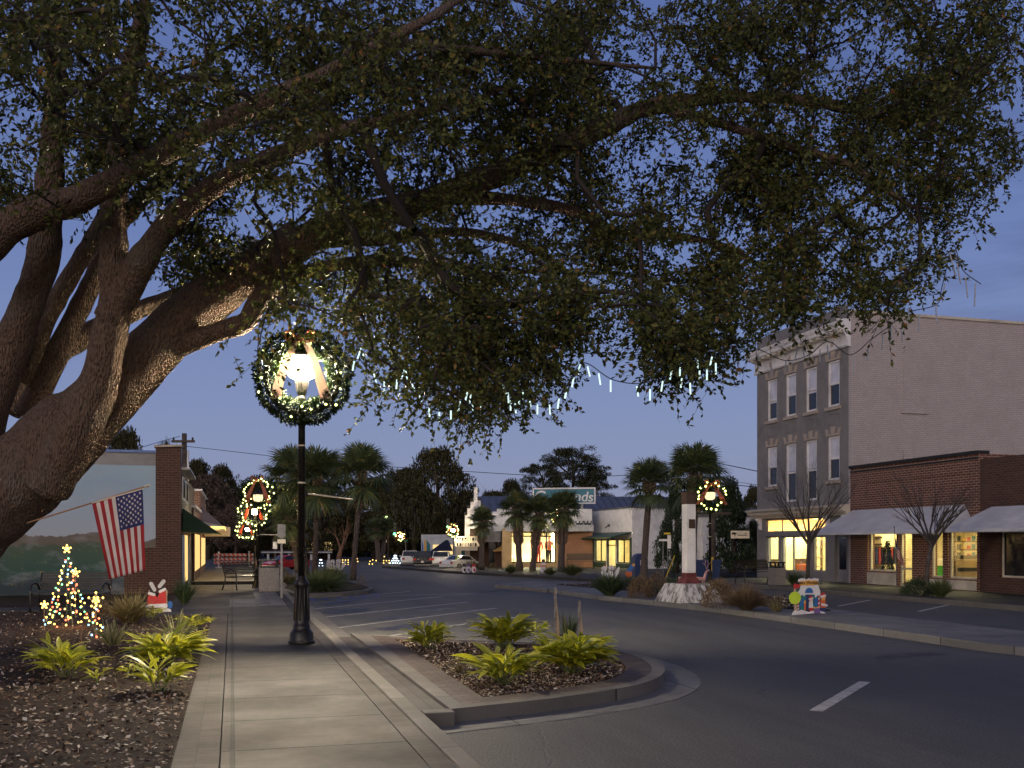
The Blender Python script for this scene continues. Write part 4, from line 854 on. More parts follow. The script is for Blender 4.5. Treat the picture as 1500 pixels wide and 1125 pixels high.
for u0, u1, zb, zt, st, i in wins:
    f = MB(); frame_mb(f, u0 + .01, u1 - .01, zb + .01, zt - .01, .04, .075, .10, hbars=[zb + (zt - zb) * .50]); f = f.build('window', M['trim_white'], G.o)
    zm = zb + (zt - zb) * (.50 if zt - zb < 2.2 else .55)
    sheet_pane('pane', f, u0 + .06, u1 - .06, zb + .06, zt - .06, .105, M['dark_glass'])
    low = zm - random.choice([.05, .14, .22]) if st == 3 else zm - .06
    sheet_pane('blind', f, u0 + .085, u1 - .085, low, zt - .085, .088, M['blind'], .010)
    sl = MB().box(u0 - .10, -.08, zb - .13, u1 + .10, .0, zb - .005)
    if st == 3 or i in (0, 3): sl.build('sill', M['stone'], f)
    k = MB(); k.prism([(u0 + .30, -.05, zt + .08), (u1 - .30, -.05, zt + .08), (u1 - .26, -.05, zt + .36), (u0 + .26, -.05, zt + .36)], (0, .048, 0)); k.box(u0 - .06, -.04, zt + .002, u1 + .06, -.002, zt + .075)
    k.prism([(u0 - .06, -.045, zt + .08), (u0 + .12, -.045, zt + .08), (u0 + .02, -.045, zt + .28), (u0 - .12, -.045, zt + .30)], (0, .043, 0)); k.prism([(u1 - .12, -.045, zt + .08), (u1 + .06, -.045, zt + .08), (u1 + .12, -.045, zt + .30), (u1 - .02, -.045, zt + .28)], (0, .043, 0)); k.build('lintel', M['stone'], f)
    if st == 3:
        p = MB(); frame_mb(p, u0, u1, zb - .68, zb - .26, -.02, .03, .018); p.build('sunk_panel', M['stucco'], G.o)
b = MB(); c0_ = SFZ - .08                         # shop-front cornice on scrolled brackets
b.prism([(-.25, y, z) for y, z in [(-.003, c0_), (-.14, c0_), (-.16, c0_ + .12), (-.34, c0_ + .16), (-.36, c0_ + .24), (-.44, c0_ + .30), (-.46, c0_ + .36), (-.003, c0_ + .42)]], (L + .22, 0, 0)); b.build('shop_cornice', M['trim_cream'], G.o)
b = MB()
for i in range(48): x = -.1 + i * (L - .1) / 48; b.box(x, -.30, c0_ + .105, x + .07, -.165, c0_ + .152)
b.build('dentils', M['trim_cream'], G.o)
for px in (1115, 1214, 1242):
    u = G.u(px); MB().prism([(u - .09, y, z) for y, z in [(-.003, c0_ - .5), (-.06, c0_ - .5), (-.10, c0_ - .40), (-.07, c0_ - .30), (-.16, c0_ - .12), (-.26, c0_ - .06), (-.26, c0_ - .004), (-.003, c0_ - .004)]], (.18, 0, 0)).build('scroll_bracket', M['trim_white'], G.o)
for h, bars in zip(ghole[:3], ((), (G.u(1160), ), ())):
    f = MB(); frame_mb(f, h[0], h[1], h[2], h[3], .06, .06, .08, bars); f = f.build('shop_window', M['grey_panel'], G.o); sheet_pane('pane', f, h[0] + .05, h[1] - .05, h[2] + .05, h[3] - .05, .10, M['glass'])
h = ghole[3]; f = MB(); frame_mb(f, *h, .06, .05, .06, [tr0 + (tr1 - tr0) * .27]); f = f.build('transom_window', M['grey_panel'], G.o)
t = NT('prism_glass'); v = t.wallvec(); bk = t.n('ShaderNodeTexBrick'); bk.offset = 0
for k_, x in (('Scale', 1), ('Mortar Size', .006), ('Brick Width', .10), ('Row Height', .10)): bk.inputs[k_].default_value = x
bk.inputs['Color1'].default_value = (.95, .74, .50, 1); bk.inputs['Color2'].default_value = (1, .88, .68, 1); bk.inputs['Mortar'].default_value = (.25, .15, .08, 1); t.l(v, bk.inputs['Vector'])
tl = t.n('ShaderNodeBsdfTranslucent'); t.l(bk.outputs[0], tl.inputs[0]); tp = t.n('ShaderNodeBsdfTransparent'); tp.inputs[0].default_value = (.95, .8, .6, 1); mx = t.n('ShaderNodeMixShader'); mx.inputs[0].default_value = .35; t.l(tl.outputs[0], mx.inputs[1]); t.l(tp.outputs[0], mx.inputs[2]); t.l(mx.outputs[0], t.out.inputs['Surface']); M['prism_glass'] = t.m
sheet_pane('pane', f, h[0] + .04, h[1] - .04, h[2] + .04, h[3] - .04, .08, M['prism_glass'])
b = MB(); b.box(tr0 - .06, -.03, 1.935, tr1 + .02, -.004, 2.095); b.build('fascia', M['grey_panel'], G.o)
h = ghole[4]; d_ = MB(); d_.box(h[0], .12, h[2], h[1], .17, h[3]); d_ = d_.build('door', M['grey_panel'], G.o); sheet_pane('pane', d_, h[0] + .13, h[1] - .12, .62, h[3] - .12, .108, M['dark_glass']); MB().ball((h[1] - .07, .10, 1.0), .03, 8).build('handle', M['brass'], d_)
room(G.o, .12, tr1 + .3, .10, 2.75, .24, 6.5, [M['int_cream'], M['int_floor']], M['room_light_white'], n=3, lsz=(.7, .8))
def inside_thing(face, name, label, cat, parts, px, y):
    k = (px - 750) / F; n = Vector((-face.d.y, face.d.x, 0)); ray = Vector((k, 1, 0)); p = face.P + face.d * face.u(px) + ray * (y / ray.dot(n)); p.z = .12
    o = thing(name, label, cat, p, 0)
    for pn, bx, mt in parts: MB().box(*bx).build(pn, mt, o, bevel=.008)
    return o
inside_thing(G, 'picture_rail', 'row of small dark framed pictures on the back wall of the grey building', 'pictures', [('frame', (-.52 + .26 * i, 0, 1.15 + .05 * (i % 2), -.36 + .26 * i, .03, 1.42), M['brown_wood']) for i in range(4)], 1152, 1.6)
inside_thing(G, 'sofa', 'dark low sofa in front of the middle window of the grey building', 'sofa', [('seat', (-.25, 0, .0, .35, .4, .62), M['p_orange']), ('backrest', (-.25, .405, .0, .35, .5, .85), M['brown_wood'])], 1176, 1.0)
inside_thing(G, 'counter', 'pale wooden counter seen through the grey building window', 'counter', [('front', (-.4, 0, 0, .4, .3, .75), M['tan']), ('top', (-.44, -.05, .753, .44, .35, .80), M['brown_wood'])], 1133, .45)
inside_thing(G, 'shelf_unit', 'tall wooden shelf behind the right window of the grey building', 'shelf', [('side', (-.2, 0, 0, -.16, .3, 1.8), M['brown_wood']), ('side', (.16, 0, 0, .2, .3, 1.8), M['tan'])] + [('shelf', (-.16, .005, z, .16, .295, z + .05), M['tan']) for z in (.1, .5, .9, 1.3, 1.62)], 1199, 1.2)
# ---- brick shop with the pale awning
BT = 22.38; b1 = gs0 - .02
def shop_right(label, s1, s0, top, z0=0): return Face('brick_shop', label, ST(s1, BT), DN)
K_ = shop_right('low red brick shop with a long pale awning and lit showcase windows', b1, 24.0, 4.45); KL = K_.u(1434)
kh = [(K_.u(1271), K_.u(1313), .62, 2.05), (K_.u(1316), K_.u(1336), KZ, 2.05), (K_.u(1362), K_.u(1381), .50, 2.05), (K_.u(1388), K_.u(1431), .50, 2.05)]
b = MB(); wall(b, 0, KL, 0, 4.42, kh, .3, 0); shell(b, 0.0, KL, 14, 0, 4.42, 0, 1, y=.002); b.build('wall', [M['brick_red'], M['dark_roof']], K_.o)
b = MB(); b.box(-.02, -.07, 4.425, KL, .4, 4.53); b.box(0, -.03, 4.27, KL, -.003, 4.33); b.build('coping', M['dark'], K_.o)
b = MB(); frame_mb(b, .9, KL - .4, 3.35, 3.95, -.035, .10, .032); b.box(.15, -.03, 2.98, KL - .1, -.003, 3.05); b.build('corbel_panel', M['brick_red'], K_.o)
for h, sp in zip(kh, ('w', 'd', 'w', 'w')):
    f = MB(); frame_mb(f, h[0], h[1], h[2], h[3], .10, .06, .08, hbars=[.75] if sp == 'd' else []); f = f.build('shop_window' if sp == 'w' else 'door', M['trim_cream'], K_.o)
    sheet_pane('pane', f, h[0] + .055, h[1] - .055, h[2] + .055, h[3] - .055, .13, M['glass'])
    if sp == 'w': MB().box(h[0], -.03, KZ + .02, h[1], -.004, h[2] - .05).build('stall_riser', M['trim_cream'], f)
    else: MB().ball((h[0] + .1, .09, 1.0), .03, 8).build('handle', M['brass'], f)
room(K_.o, .15, KL - .1, .10, 2.6, .32, 5.0, [M['int_cream'], M['int_floor']], M['room_light'], n=4, lsz=(.8, .6))
def awning(parent, u0, u1, zt, zb, out, mat, slats=14, cut=0.0, valance=.10, name='awning'):
    b = MB(); th = .02
    b.add([(u0 + cut, -.02, zt), (u1 - cut, -.02, zt), (u1, -out, zb), (u0, -out, zb), (u0 + cut, -.02, zt - .04), (u1 - cut, -.02, zt - .04), (u1, -out, zb - .03), (u0, -out, zb - .03)], [(0, 1, 2, 3), (7, 6, 5, 4), (0, 3, 7, 4), (1, 5, 6, 2), (0, 4, 5, 1), (3, 2, 6, 7)])
    b.add([(u0, -out, zb - .001), (u0, -.02, zb), (u0 + cut, -.02, zt)], [(0, 1, 2)]); b.add([(u1, -out, zb - .001), (u1, -.02, zb), (u1 - cut, -.02, zt)], [(0, 2, 1)])
    n = max(4, int((u1 - u0) / .11))
    for i in range(n):                            # scalloped valance
        a = u0 + (u1 - u0) * i / n; c = u0 + (u1 - u0) * (i + 1) / n; m_ = (a + c) / 2
        b.prism([(a, -out - .004, zb - .025), (c, -out - .004, zb - .025), (c, -out - .004, zb - valance * .7), (m_, -out - .004, zb - valance), (a, -out - .004, zb - valance * .7)], (0, -.008, 0))
    for i in range(1, slats):                     # overlapping metal strips
        t = i / slats; y = -.02 + (-out + .02) * t; z = zt + (zb - zt) * t; ca = u0 + cut * (1 - t); cb_ = u1 - cut * (1 - t)
        b.box(ca, y - .012, z + .001, cb_, y + .012, z + .012)
    return b.build(name, mat, parent)
M['awn_strip'] = paint('awn_strip', (.50, .50, .51), .5, .08, 1.5, 0, .4)
awning(K_.o, K_.u(1245) - .35, KL - .05, 2.86, 2.02, 1.35, M['awn_strip'], 10, .55)
inside_thing(K_, 'wall_shelves', 'dark wall shelves with bottles behind the right shop window', 'shelves', [('shelf', (-.75, 0, z, .75, .25, z + .04), M['brown_wood']) for z in (.95, 1.25, 1.55)] + [('bottles', (-.7 + .18 * i, .03, z + .045, -.61 + .18 * i, .15, z + .045 + .08 + .05 * ((i * 7) % 3)), [M['p_red'], M['p_teal'], M['dark'], M['p_gold']][i % 4]) for i in range(8) for z in (.95, 1.25, 1.55)], 1418, 3.4)
inside_thing(K_, 'coat_rack', 'dark clothing rack behind the left shop window', 'rack', [('rail', (-.45, .1, 1.35, .45, .14, 1.39), M['dark'])] + [('coat', (-.43 + .11 * i, .0, .75, -.35 + .11 * i, .2, 1.345), [M['p_navy'], M['p_red'], M['dark'], M['p_wood']][i % 4]) for i in range(8)], 1300, .75)
inside_thing(K_, 'showcase', 'wooden showcase stacked with dark goods behind the right shop window', 'showcase', [('case', (-.35, 0, 0, .45, .4, 1.0), M['tan']), ('goods', (-.3, -.03, 1.003, .4, .3, 1.12), M['dark']), ('goods', (-.3, -.05, .6, .42, -.004, .72), M['dark'])], 1416, .6)
inside_thing(K_, 'counter', 'white topped counter with green base behind the narrow shop window', 'counter', [('base', (-.4, 0, 0, .4, .3, .75), flat('bright_green', (.05, .32, .04))), ('top', (-.44, -.04, .753, .44, .34, .98), M['int_white'])], 1372, .6)
inside_thing(K_, 'goods_rack', 'pale rack of rowed goods behind the left shop window', 'rack', [('back', (-.3, .1, .2, .3, .14, 1.8), M['tan'])] + [('row', (-.28, -.05, z, .28, .095, z + .05), M['brown_wood']) for z in (.95, 1.2, 1.45, 1.7)], 1281, .5)
def xmas_tree(label, loc, h, lights):
    o = thing('christmas_tree', label, 'Christmas tree', loc); n = 900; u = rng.uniform(0, 1, n) ** .7; a = rng.uniform(0, 6.283, n); rr = .3 * h * .5 * u * rng.uniform(.6, 1, n)
    P = np.stack([rr * np.cos(a), rr * np.sin(a), .15 + (h - .15) * (1 - u)], 1); d = unit(np.stack([np.cos(a), np.sin(a), -.4 + 0 * a], 1) + rng.normal(size=(n, 3)) * .3)
    V, Q = leaf_quads(P, d, .10, .04); link('greenery', fast_mesh('greenery', V, Q, M['pine']), o); MB().tube([(0, 0, 0), (0, 0, h * .9)], [.03, .01], 6).build('trunk', M['brown_wood'], o)
    if lights:
        for i in range(26):
            uu = ((i + .5) / 26) ** .7; aa = i * 2.4; bulbs(o, [(.3 * h * .5 * uu * math.cos(aa), .3 * h * .5 * uu * math.sin(aa), .15 + (h - .15) * (1 - uu))], random.choice(['bulb_gold', 'bulb_gold', 'bulb_red']), .9)
xmas_tree('slim dark Christmas tree standing in the left shop window', K_.o.matrix_basis @ Vector((K_.u(1287) - .5, .75, .5)), 1.25, False)
xmas_tree('decorated Christmas tree with gold bulbs in the right shop window', K_.o.matrix_basis @ Vector((K_.u(1399) - 1.7, 1.2, .1)), 2.2, True)
K2 = Face('brick_shop', 'neighbouring brick shop at the right edge with its own pale awning', ST(K_.o.location.x * 0 + to_ts(K_.o.matrix_basis @ Vector((KL + .02, 0, 0)))[1], BT + .03), DN); k2l = 9.0
b = MB(); k2h = [(.8, 2.6, .6, 2.0), (3.0, 4.6, .6, 2.0)]; wall(b, 0, k2l, 0, 4.25, k2h, .3); shell(b, 0, k2l, 14, 0, 4.25, 0, 1, y=.002); b.build('wall', [M['brick_dark'], M['dark_roof']], K2.o)
for h in k2h: f = MB(); frame_mb(f, *h, .1, .06, .08); f = f.build('shop_window', M['trim_cream'], K2.o); sheet_pane('pane', f, h[0] + .05, h[1] - .05, h[2] + .05, h[3] - .05, .13, M['dark_glass'])
awning(K2.o, .0, 6.0, 2.75, 2.05, 1.3, M['awn_strip'], 10, .5)
# ---- hanging sign on the grey building's left corner
hs = thing('hanging_sign', 'cream sign board with a dark horse mark hanging off the grey corner', 'sign', G.o.matrix_basis @ Vector((-.05, -.35, 0)), G.o.rotation_euler.z + R(90))
zt_, zb_ = 1.65 + (795 - 778) / F * 44, 1.65 + (795 - 788) / F * 44
b = MB(); b.box(-.15, -.02, zb_ - .02, .68, .02, zt_ + .02); b.build('board', M['cream_paint'], hs); b = MB(); b.tube([(-.3, 0, zt_ + .12), (.72, 0, zt_ + .12)], .015, 6); b.tube([(0, 0, zt_ + .12), (0, 0, zt_)], .008, 5); b.tube([(.6, 0, zt_ + .12), (.6, 0, zt_)], .008, 5); b.build('bracket', M['black_metal'], hs)
hs.rotation_euler.z = math.pi; hs.location = ST(gs1 + .35, GT - .35); 
HX = lambda x: -.15 + .83 * (1 - (x - 540) / 165); HZ = lambda y: zb_ - .02 + (zt_ - zb_ + .04) * (1 - (y - 130) / 80)
layer(hs, 'mark', [[(HX(x), HZ(y)) for x, y in ((550, 150), (565, 145), (590, 155), (593, 165), (580, 168), (578, 185), (572, 190), (572, 172), (560, 168), (553, 178), (550, 168))]], M['p_black'], .034, .012); layer(hs, 'mark', [[(HX(x), HZ(y)) for x, y in ((598, 172), (685, 174), (685, 181), (598, 180))], [(HX(x), HZ(y)) for x, y in ((660, 155), (680, 158), (684, 164), (662, 162))]], M['p_black'], .034, .012)
# ---- white corner shop across the side street
WT = 22.4; w1, w0 = s_on(868, WT), s_on(926, WT)
Wf = Face('corner_shop', 'white flat-fronted corner shop with dark metal canopy over yellow lit windows', ST(w1, WT), DN); WL = Wf.u(926); wz = 3.68
wh = [(Wf.u(871), Wf.u(887.5), 1.0 - .55, 1.85), (Wf.u(888.5), Wf.u(901.5), KZ + .02, 1.85), (Wf.u(903), Wf.u(922.5), .42, 1.85)]
b = MB(); wall(b, 0, WL, 0, wz, wh, .2); shell(b, 0, WL, 16, 0, wz, 0, 1, y=.002)
b.build('wall', [M['white_wall'], M['dark_roof']], Wf.o)
b = MB(); b.box(-.05, -.06, wz + .003, WL + .06, .10, wz + .09); b.box(WL + .003, .1, wz - .02, WL + .07, 16, wz + .06); b.build('coping', M['grey_metal'], Wf.o)
b = MB(); b.box(0.02, -.02, KZ, wh[0][0], -.003, 1.95); b.box(wh[2][1], -.02, KZ, WL - .02, -.003, 1.95); b.box(wh[0][0], -.03, KZ, wh[0][1], -.004, .42); b.box(wh[2][0], -.03, KZ, wh[2][1], -.004, .40); b.build('dark_surround', M['green_metal'], Wf.o)
for i, h in enumerate(wh):
    f = MB(); frame_mb(f, h[0], h[1], h[2], h[3], .05, .06, .07, [(h[0] + h[1]) / 2] if i != 1 else [], [1.5] if i == 1 else []); f = f.build('door' if i == 1 else 'shop_window', M['dark'], Wf.o); sheet_pane('pane', f, h[0] + .05, h[1] - .05, h[2] + .05, h[3] - .05, .08, M['glass'])
room(Wf.o, .1, WL - .15, .12, 2.3, .22, 3.2, [M['int_cream'], M['int_floor']], M['room_light'], n=2, lsz=(1.2, .6))
b = MB(); zc1, zc0 = Wf.z(905, 780), Wf.z(850, 789)
b.add([(-.4, -.02, zc1 + .02), (WL - .05, -.02, zc1 + .02), (WL - .05, -1.3, zc1 - .28), (-.9, -1.9, zc1 - .36), (-.4, -.02, zc1 - .06), (WL - .05, -.02, zc1 - .06), (WL - .05, -1.3, zc1 - .36), (-.9, -1.9, zc1 - .44)], [(0, 1, 2, 3), (7, 6, 5, 4), (0, 3, 7, 4), (1, 5, 6, 2), (3, 2, 6, 7), (0, 4, 5, 1)])
b.build('canopy', M['green_metal'], Wf.o)
b = MB(); b.tube([(.6, -.1, zc1 - .5), (-.2, -1.6, zc1 - .42)], .02, 5); b.tube([(WL - .8, -.1, zc1 - .5), (WL - .8, -1.2, zc1 - .34)], .02, 5); b.build('canopy_stay', M['black_metal'], Wf.o)
b = MB(); b.box(2.9, -.10, 3.0 - .35, 3.05, -.004, 3.0 - .22); b.tube([(2.95, -.1, 2.7), (2.9, -.25, 2.55)], .03, 6); b.build('wall_light', M['black_metal'], Wf.o)
# ---- orange brick shop and the long store with the curved fascia
A_ = at(868, 795, 61.2); B_ = at(741, 795, 61)
S_ = Face('long_store', 'long low store with curved pale fascia, orange brick end and bright display windows', B_, A_ - B_, z0=.1); SL_ = S_.u(868)
fz1, fz0 = S_.z(800, 769), S_.z(800, 778.5); wu0, wu1 = S_.u(748), S_.u(814)
sh_ = [(wu0, wu1, .30, fz0 - .02)]
b = MB(); wall(b, 0, wu1, 0, fz0 + .1, sh_, .3, 0); b.box(S_.u(817), -.02, 0, SL_, .3, fz0 + .05, 1); b.box(S_.u(814), -.04, 0, S_.u(817) - .004, .25, fz0 + .05, 2); shell(b, 0, SL_, 9, 0, fz1 + 1.0, 3, 4, y=.31); b.box(-.55, .25, fz0, SL_, .30, fz1 + 1.0, 3)
b.build('wall', [M['tan'], M['brick_orange'], M['tan'], M['white_wall'], M['dark_roof']], S_.o)
f = MB(); frame_mb(f, wu0, wu1, .30, fz0 - .02, .08, .07, .08, [S_.u(763), S_.u(779), S_.u(800.5)], [1.95]); f = f.build('shop_window', M['dark'], S_.o); sheet_pane('pane', f, wu0 + .06, wu1 - .06, .36, fz0 - .08, .12, M['glass'])
room(S_.o, .25, wu1 + .1, .05, fz0 + .05, .32, 7.5, [M['int_white'], M['int_floor']], M['room_light_white'], n=4, lsz=(1.2, 1.6))
b = MB(); n = 16; u_a, u_b = S_.u(709), S_.u(869)      # bowed fascia
top, bot = [], []
for i in range(n + 1):
    q = i / n; u = u_a + (u_b - u_a) * q; yb = -.35 - 1.0 * math.sin(math.pi * min(1, q * 1.0)) ; top.append((u, yb))
for i in range(n): 
    (a, ya), (c, yc) = top[i], top[i + 1]; b.quad((a, ya, fz0), (c, yc, fz0), (c, yc, fz1), (a, ya, fz1)); b.quad((a, ya, fz1), (c, yc, fz1), (c, .24, fz1), (a, .24, fz1)); b.quad((a, .24, fz0), (c, .24, fz0), (c, yc, fz0), (a, ya, fz0))
b.build('fascia', M['far_white'], S_.o)
b = MB()
for px in (784, 788, 796, 846, 851, 858, 863): u = S_.u(px); b.box(u - .10, -.2, fz1 + .004, u + .10, .1, fz1 + .12); b.box(u - .14, -.16, fz1 + .123, u - .08, -.1, fz1 + .26); b.box(u + .08, -.16, fz1 + .123, u + .14, -.1, fz1 + .26)
b.build('roof_light', M['black_metal'], S_.o)
def mannequin(label, px, y, coat, legs):
    o = thing('mannequin', label, 'mannequin', S_.o.matrix_basis @ Vector((S_.u(px), y, .32)), S_.o.rotation_euler.z, 'dressed mannequins in the long store window')
    m = MB(); m.lathe([(.11, .75), (.16, .95), (.17, 1.10), (.20, 1.28), (.07, 1.36), (.055, 1.42)], n=12); m.tube([(-.19, 0, 1.28), (-.26, 0, 1.0), (-.2, -.1, .78)], [.06, .05, .035], 7); m.tube([(.19, 0, 1.28), (.26, 0, 1.0), (.22, -.05, .76)], [.06, .05, .035], 7); m.build('coat', coat, o, smooth=True)
    m = MB(); m.tube([(-.07, 0, .78), (-.08, 0, .4), (-.08, 0, 0)], [.09, .07, .05], 7); m.tube([(.07, 0, .78), (.08, 0, .4), (.08, 0, 0)], [.09, .07, .05], 7); m.build('trousers', legs, o, smooth=True); MB().ball((0, 0, 1.53), .10, 10, 0, 1.25).build('head', M['p_skin'], o, smooth=True)
mannequin('mannequin in an orange top and dark trousers by the right window post', 806, .8, M['p_orange'], M['p_black']); mannequin('mannequin all in red between the palm trunks', 790, 1.0, M['p_red'], M['p_red']); mannequin('mannequin in red and orange beside the left palm trunk', 786, 1.4, M['p_orange'], M['p_red'])
inside_thing(S_, 'display_table', 'low display table with white panels in the long store', 'table', [('top', (-1.0, 0, .55, 1.0, .6, .62), M['int_white']), ('leg', (-.9, .1, 0, -.82, .5, .548), M['tan']), ('leg', (.82, .1, 0, .9, .5, .548), M['tan'])], 772, 2.0)
# recessed entrance bay left of the store
E_ = Face('arcade_shop', 'recessed dark entrance bay with grey metal canopy and small yellow awning', at(688, 795, 62.2), A_ - B_, z0=.1); el = E_.u(747)
b = MB(); eh = [(E_.u(716), E_.u(727), .1, 1.75), (E_.u(730), E_.u(738), .7, 1.6)]; wall(b, 0, el, 0, fz0 + .2, eh, .2, 0, y=1.2); b.box(el - .55, -2.2, 0, el, 1.19, fz0 + .15, 1); shell(b, 0, el, 9, 0, fz1 + .9, 2, 3, y=1.21); b.box(0, 1.15, fz0 + .2, el, 1.20, fz1 + .9, 2); b.build('wall', [M['brick_dark'], M['tan'], M['white_wall'], M['dark_roof']], E_.o)
for h in eh: sheet_pane('pane', E_.o, h[0], h[1], h[2], h[3], 1.3, M['dark_glass'])
b = MB(); z1, z0 = E_.z(725, 775), E_.z(725, 794); b.box(.6, -1.9, z0, el - .6, 1.1, z1); b.build('metal_canopy', M['grey_metal'], E_.o)
b = MB(); ya = -1.6; u0, u1 = E_.u(722), E_.u(741); zt2_, zb2_ = E_.z(740, 795), E_.z(722, 805)
b.prism([(u1, ya, zt2_ + .05), (u1, ya, zb2_ - .1), (u0, ya, zb2_ - .1)], (0, 1.8, 0)); b.build('awning', M['awn_gold'], E_.o)
b = MB(); b.box(E_.u(724), -1.2, .1, E_.u(738), -1.0, 1.0); b.build('planter_wall', M['brick_dark'], E_.o)
# theatre with its stepped pylon and marquee
T_ = Face('theatre', 'little theatre front with stepped white pylon and a marquee sign', at(668, 795, 65), A_ - B_, z0=.1); tl_ = T_.u(712)
b = MB(); th_ = [(T_.u(676), T_.u(681), .1, 1.7)]; wall(b, 0, tl_, 0, T_.z(690, 793), th_, .2); shell(b, 0, tl_, 12, 0, T_.z(690, 793), 0, 1, y=.002); b.build('wall', [M['cream_paint'], M['dark_roof']], T_.o); sheet_pane('door', T_.o, th_[0][0], th_[0][1], .1, 1.7, .1, M['p_teal'])
b = MB(); c = MB(); zb = T_.z(690, 796)
for x0, x1, yt, dy in ((681, 684.5, 751, 0), (684.7, 689, 741, .1), (689.2, 694, 732, .2), (694.2, 699.5, 715.5, .35), (699.7, 704, 730, .2), (704.2, 708, 738, .1), (708.2, 711.5, 746, 0)):
    u0, u1 = T_.u(x0), T_.u(x1); zt = T_.z(x0, yt); b.box(u0, -.5 - dy, zb, u1, .3, zt); 
    if yt != 715.5: c.box(u0 - .01, -.52 - dy, zt - .17 if True else 0, u1 + .01, .31, zt + .01)
    else: 
        for q in range(3): b.box(u0 + (u1 - u0) * (q * .36), -.54 - dy, zt - .01, u0 + (u1 - u0) * (q * .36 + .28), .2, zt + .04)
b.build('pylon', M['white_paint'], T_.o); c.build('pylon_caps', M['black_metal'], T_.o)
b = MB(); u0, u1 = T_.u(667), T_.u(704); mz0, mz1 = T_.z(685, 806), T_.z(685, 786); b.box(u0, -2.6, mz0 + .25, u1, -.55, mz1); b.box(u0 + .2, -2.5, mz0, u1 - .2, -.6, mz0 + .246); b.build('marquee', M['cream_paint'], T_.o)
b = MB()
for j in range(2):
    z = mz1 - .28 - j * .34; x = u0 + .15
    while x < u1 - .2: w_ = random.choice([.06, .09, .12]); b.box(x, -2.612, z, x + .025, -2.603, z + .2); b.box(x + .025, -2.612, z + random.choice([0, .09, .175]), x + w_, -2.603, z + random.choice([0, .09, .175]) * 0 + .2 if False else z + .2); x += w_ + .07
b.build('marquee_bars', M['dark'], T_.o); 
# hall roof behind
R_ = Face('metal_roofed_hall', 'long hall with a grey standing seam metal roof behind the stores', at(700, 795, 80), (1, .05)); rl = R_.u(1085); ze, zr = R_.z(800, 757), R_.z(800, 727)*1.0
b = MB(); b.box(0, 0, 0, rl, 14, ze - .06); b.build('wall', M['white_wall'], R_.o)
b = MB(); zr = HC + (HY - 727) / F * 87; b.add([(-.3, -.4, ze - .05), (rl, -.4, ze - .05), (rl, 7, zr), (-.3, 7, zr), (rl, 14.4, ze - .05), (-.3, 14.4, ze - .05)], [(0, 1, 2, 3), (3, 2, 4, 5), (0, 3, 5), (1, 4, 2)])
nse = int(rl / .62); dz = (zr - ze + .05) / 7.4
for i in range(nse): x = -.2 + i * .62; b.prism([(x, -.4, ze - .045), (x + .04, -.4, ze - .045), (x + .04, 7, zr + .005), (x, 7, zr + .005)], (0, 0, .06))
b.build('roof', M['roof_metal'] if 'roof_metal' in M else M.setdefault('roof_metal', paint('roof_metal', (.10, .095, .10), .45, .1, 1.5, .3, .4)), R_.o); b = MB(); b.box(-.3, -.5, ze - .16, rl, -.41, ze - .02); b.build('gutter', M['dark'], R_.o)
MB().box(R_.u(748), 2.0, ze, R_.u(756), 2.6, zr - .1).build('chimney', M['white_paint'], R_.o)
# big teal roof sign
sg0, sg1 = at(780.5, 795, 71), at(872, 795, 70)
G_ = Face('roof_sign', 'large teal sign with white border and white hand lettering on posts above the store', sg0, sg1 - sg0, cat='sign'); gl = G_.u(872); zb, zt = G_.z(826, 738), G_.z(826, 714.8)
b = MB(); b.box(0, 0, zb, gl, .15, zt); b.build('board', M.setdefault('teal', flat('teal', (.035, .17, .22))), G_.o); b = MB(); frame_mb(b, -.02, gl + .02, zb - .02, zt + .02, -.03, .10, .20); b.build('border', M['white_paint'], G_.o)
for px, tx, sz in ((790, 'C', 1.15), (855, 'nds', .98)): lettering(tx, sz, M['white_paint'], G_.o, Matrix.Translation((G_.u(px), -.015, G_.z(px, 728))) @ Matrix.Rotation(R(90), 4, 'X') @ Matrix.Rotation(R(-3), 4, 'Z'), shear=.12, ext=.01, bold=.012)
for px in (800, 852): u = G_.u(px); MB().box(u - .08, .155, 2.0, u + .08, .32, zb + .2).build('post', M['white_paint'], G_.o)
# far white wall shop with mural and navy awning
V_ = Face('mural_shop', 'far white shop with painted mural edge and dark navy awning', at(617, 795, 80), (1, .06)); vl = V_.u(672); vz = V_.z(640, 783)
b = MB(); vh = [(V_.u(634), V_.u(664), .7, 1.5)]; wall(b, 0, vl, 0, vz, vh, .2); shell(b, 0, vl, 10, 0, vz, 0, 1, y=.002); b.build('wall', [M['far_white'], M['dark_roof']], V_.o); sheet_pane('window', V_.o, *vh[0], .1, M.setdefault('dim_window', glow('dim_window', (1, .7, .3), .8)))
b = MB(); u0, u1 = V_.u(631), V_.u(660); z1, z0 = V_.z(645, 791), V_.z(645, 807); b.add([(u0 + 1.2, -.02, z1), (u1 - .2, -.02, z1), (u1 + .2, -1.8, z0), (u0, -1.8, z0), (u0 + 1.2, -.02, z0), (u1, -.02, z0)], [(0, 1, 2, 3), (0, 3, 4), (1, 5, 2), (3, 2, 5, 4)]); b.build('awning', M['awn_navy'], V_.o)
for k_, (c, x0, x1) in enumerate((('p_blue', 617.5, 620), ('p_gold', 621, 624), ('p_teal', 624.5, 630))): MB().prism([(V_.u(x0), -.012, .2), (V_.u(x1 + 1), -.012, .2), (V_.u(x1), -.012, 1.5 + .3 * (k_ % 2)), (V_.u(x0 + .5), -.012, 1.9)], (0, .01, 0)).build('mural_patch', M[c], V_.o)
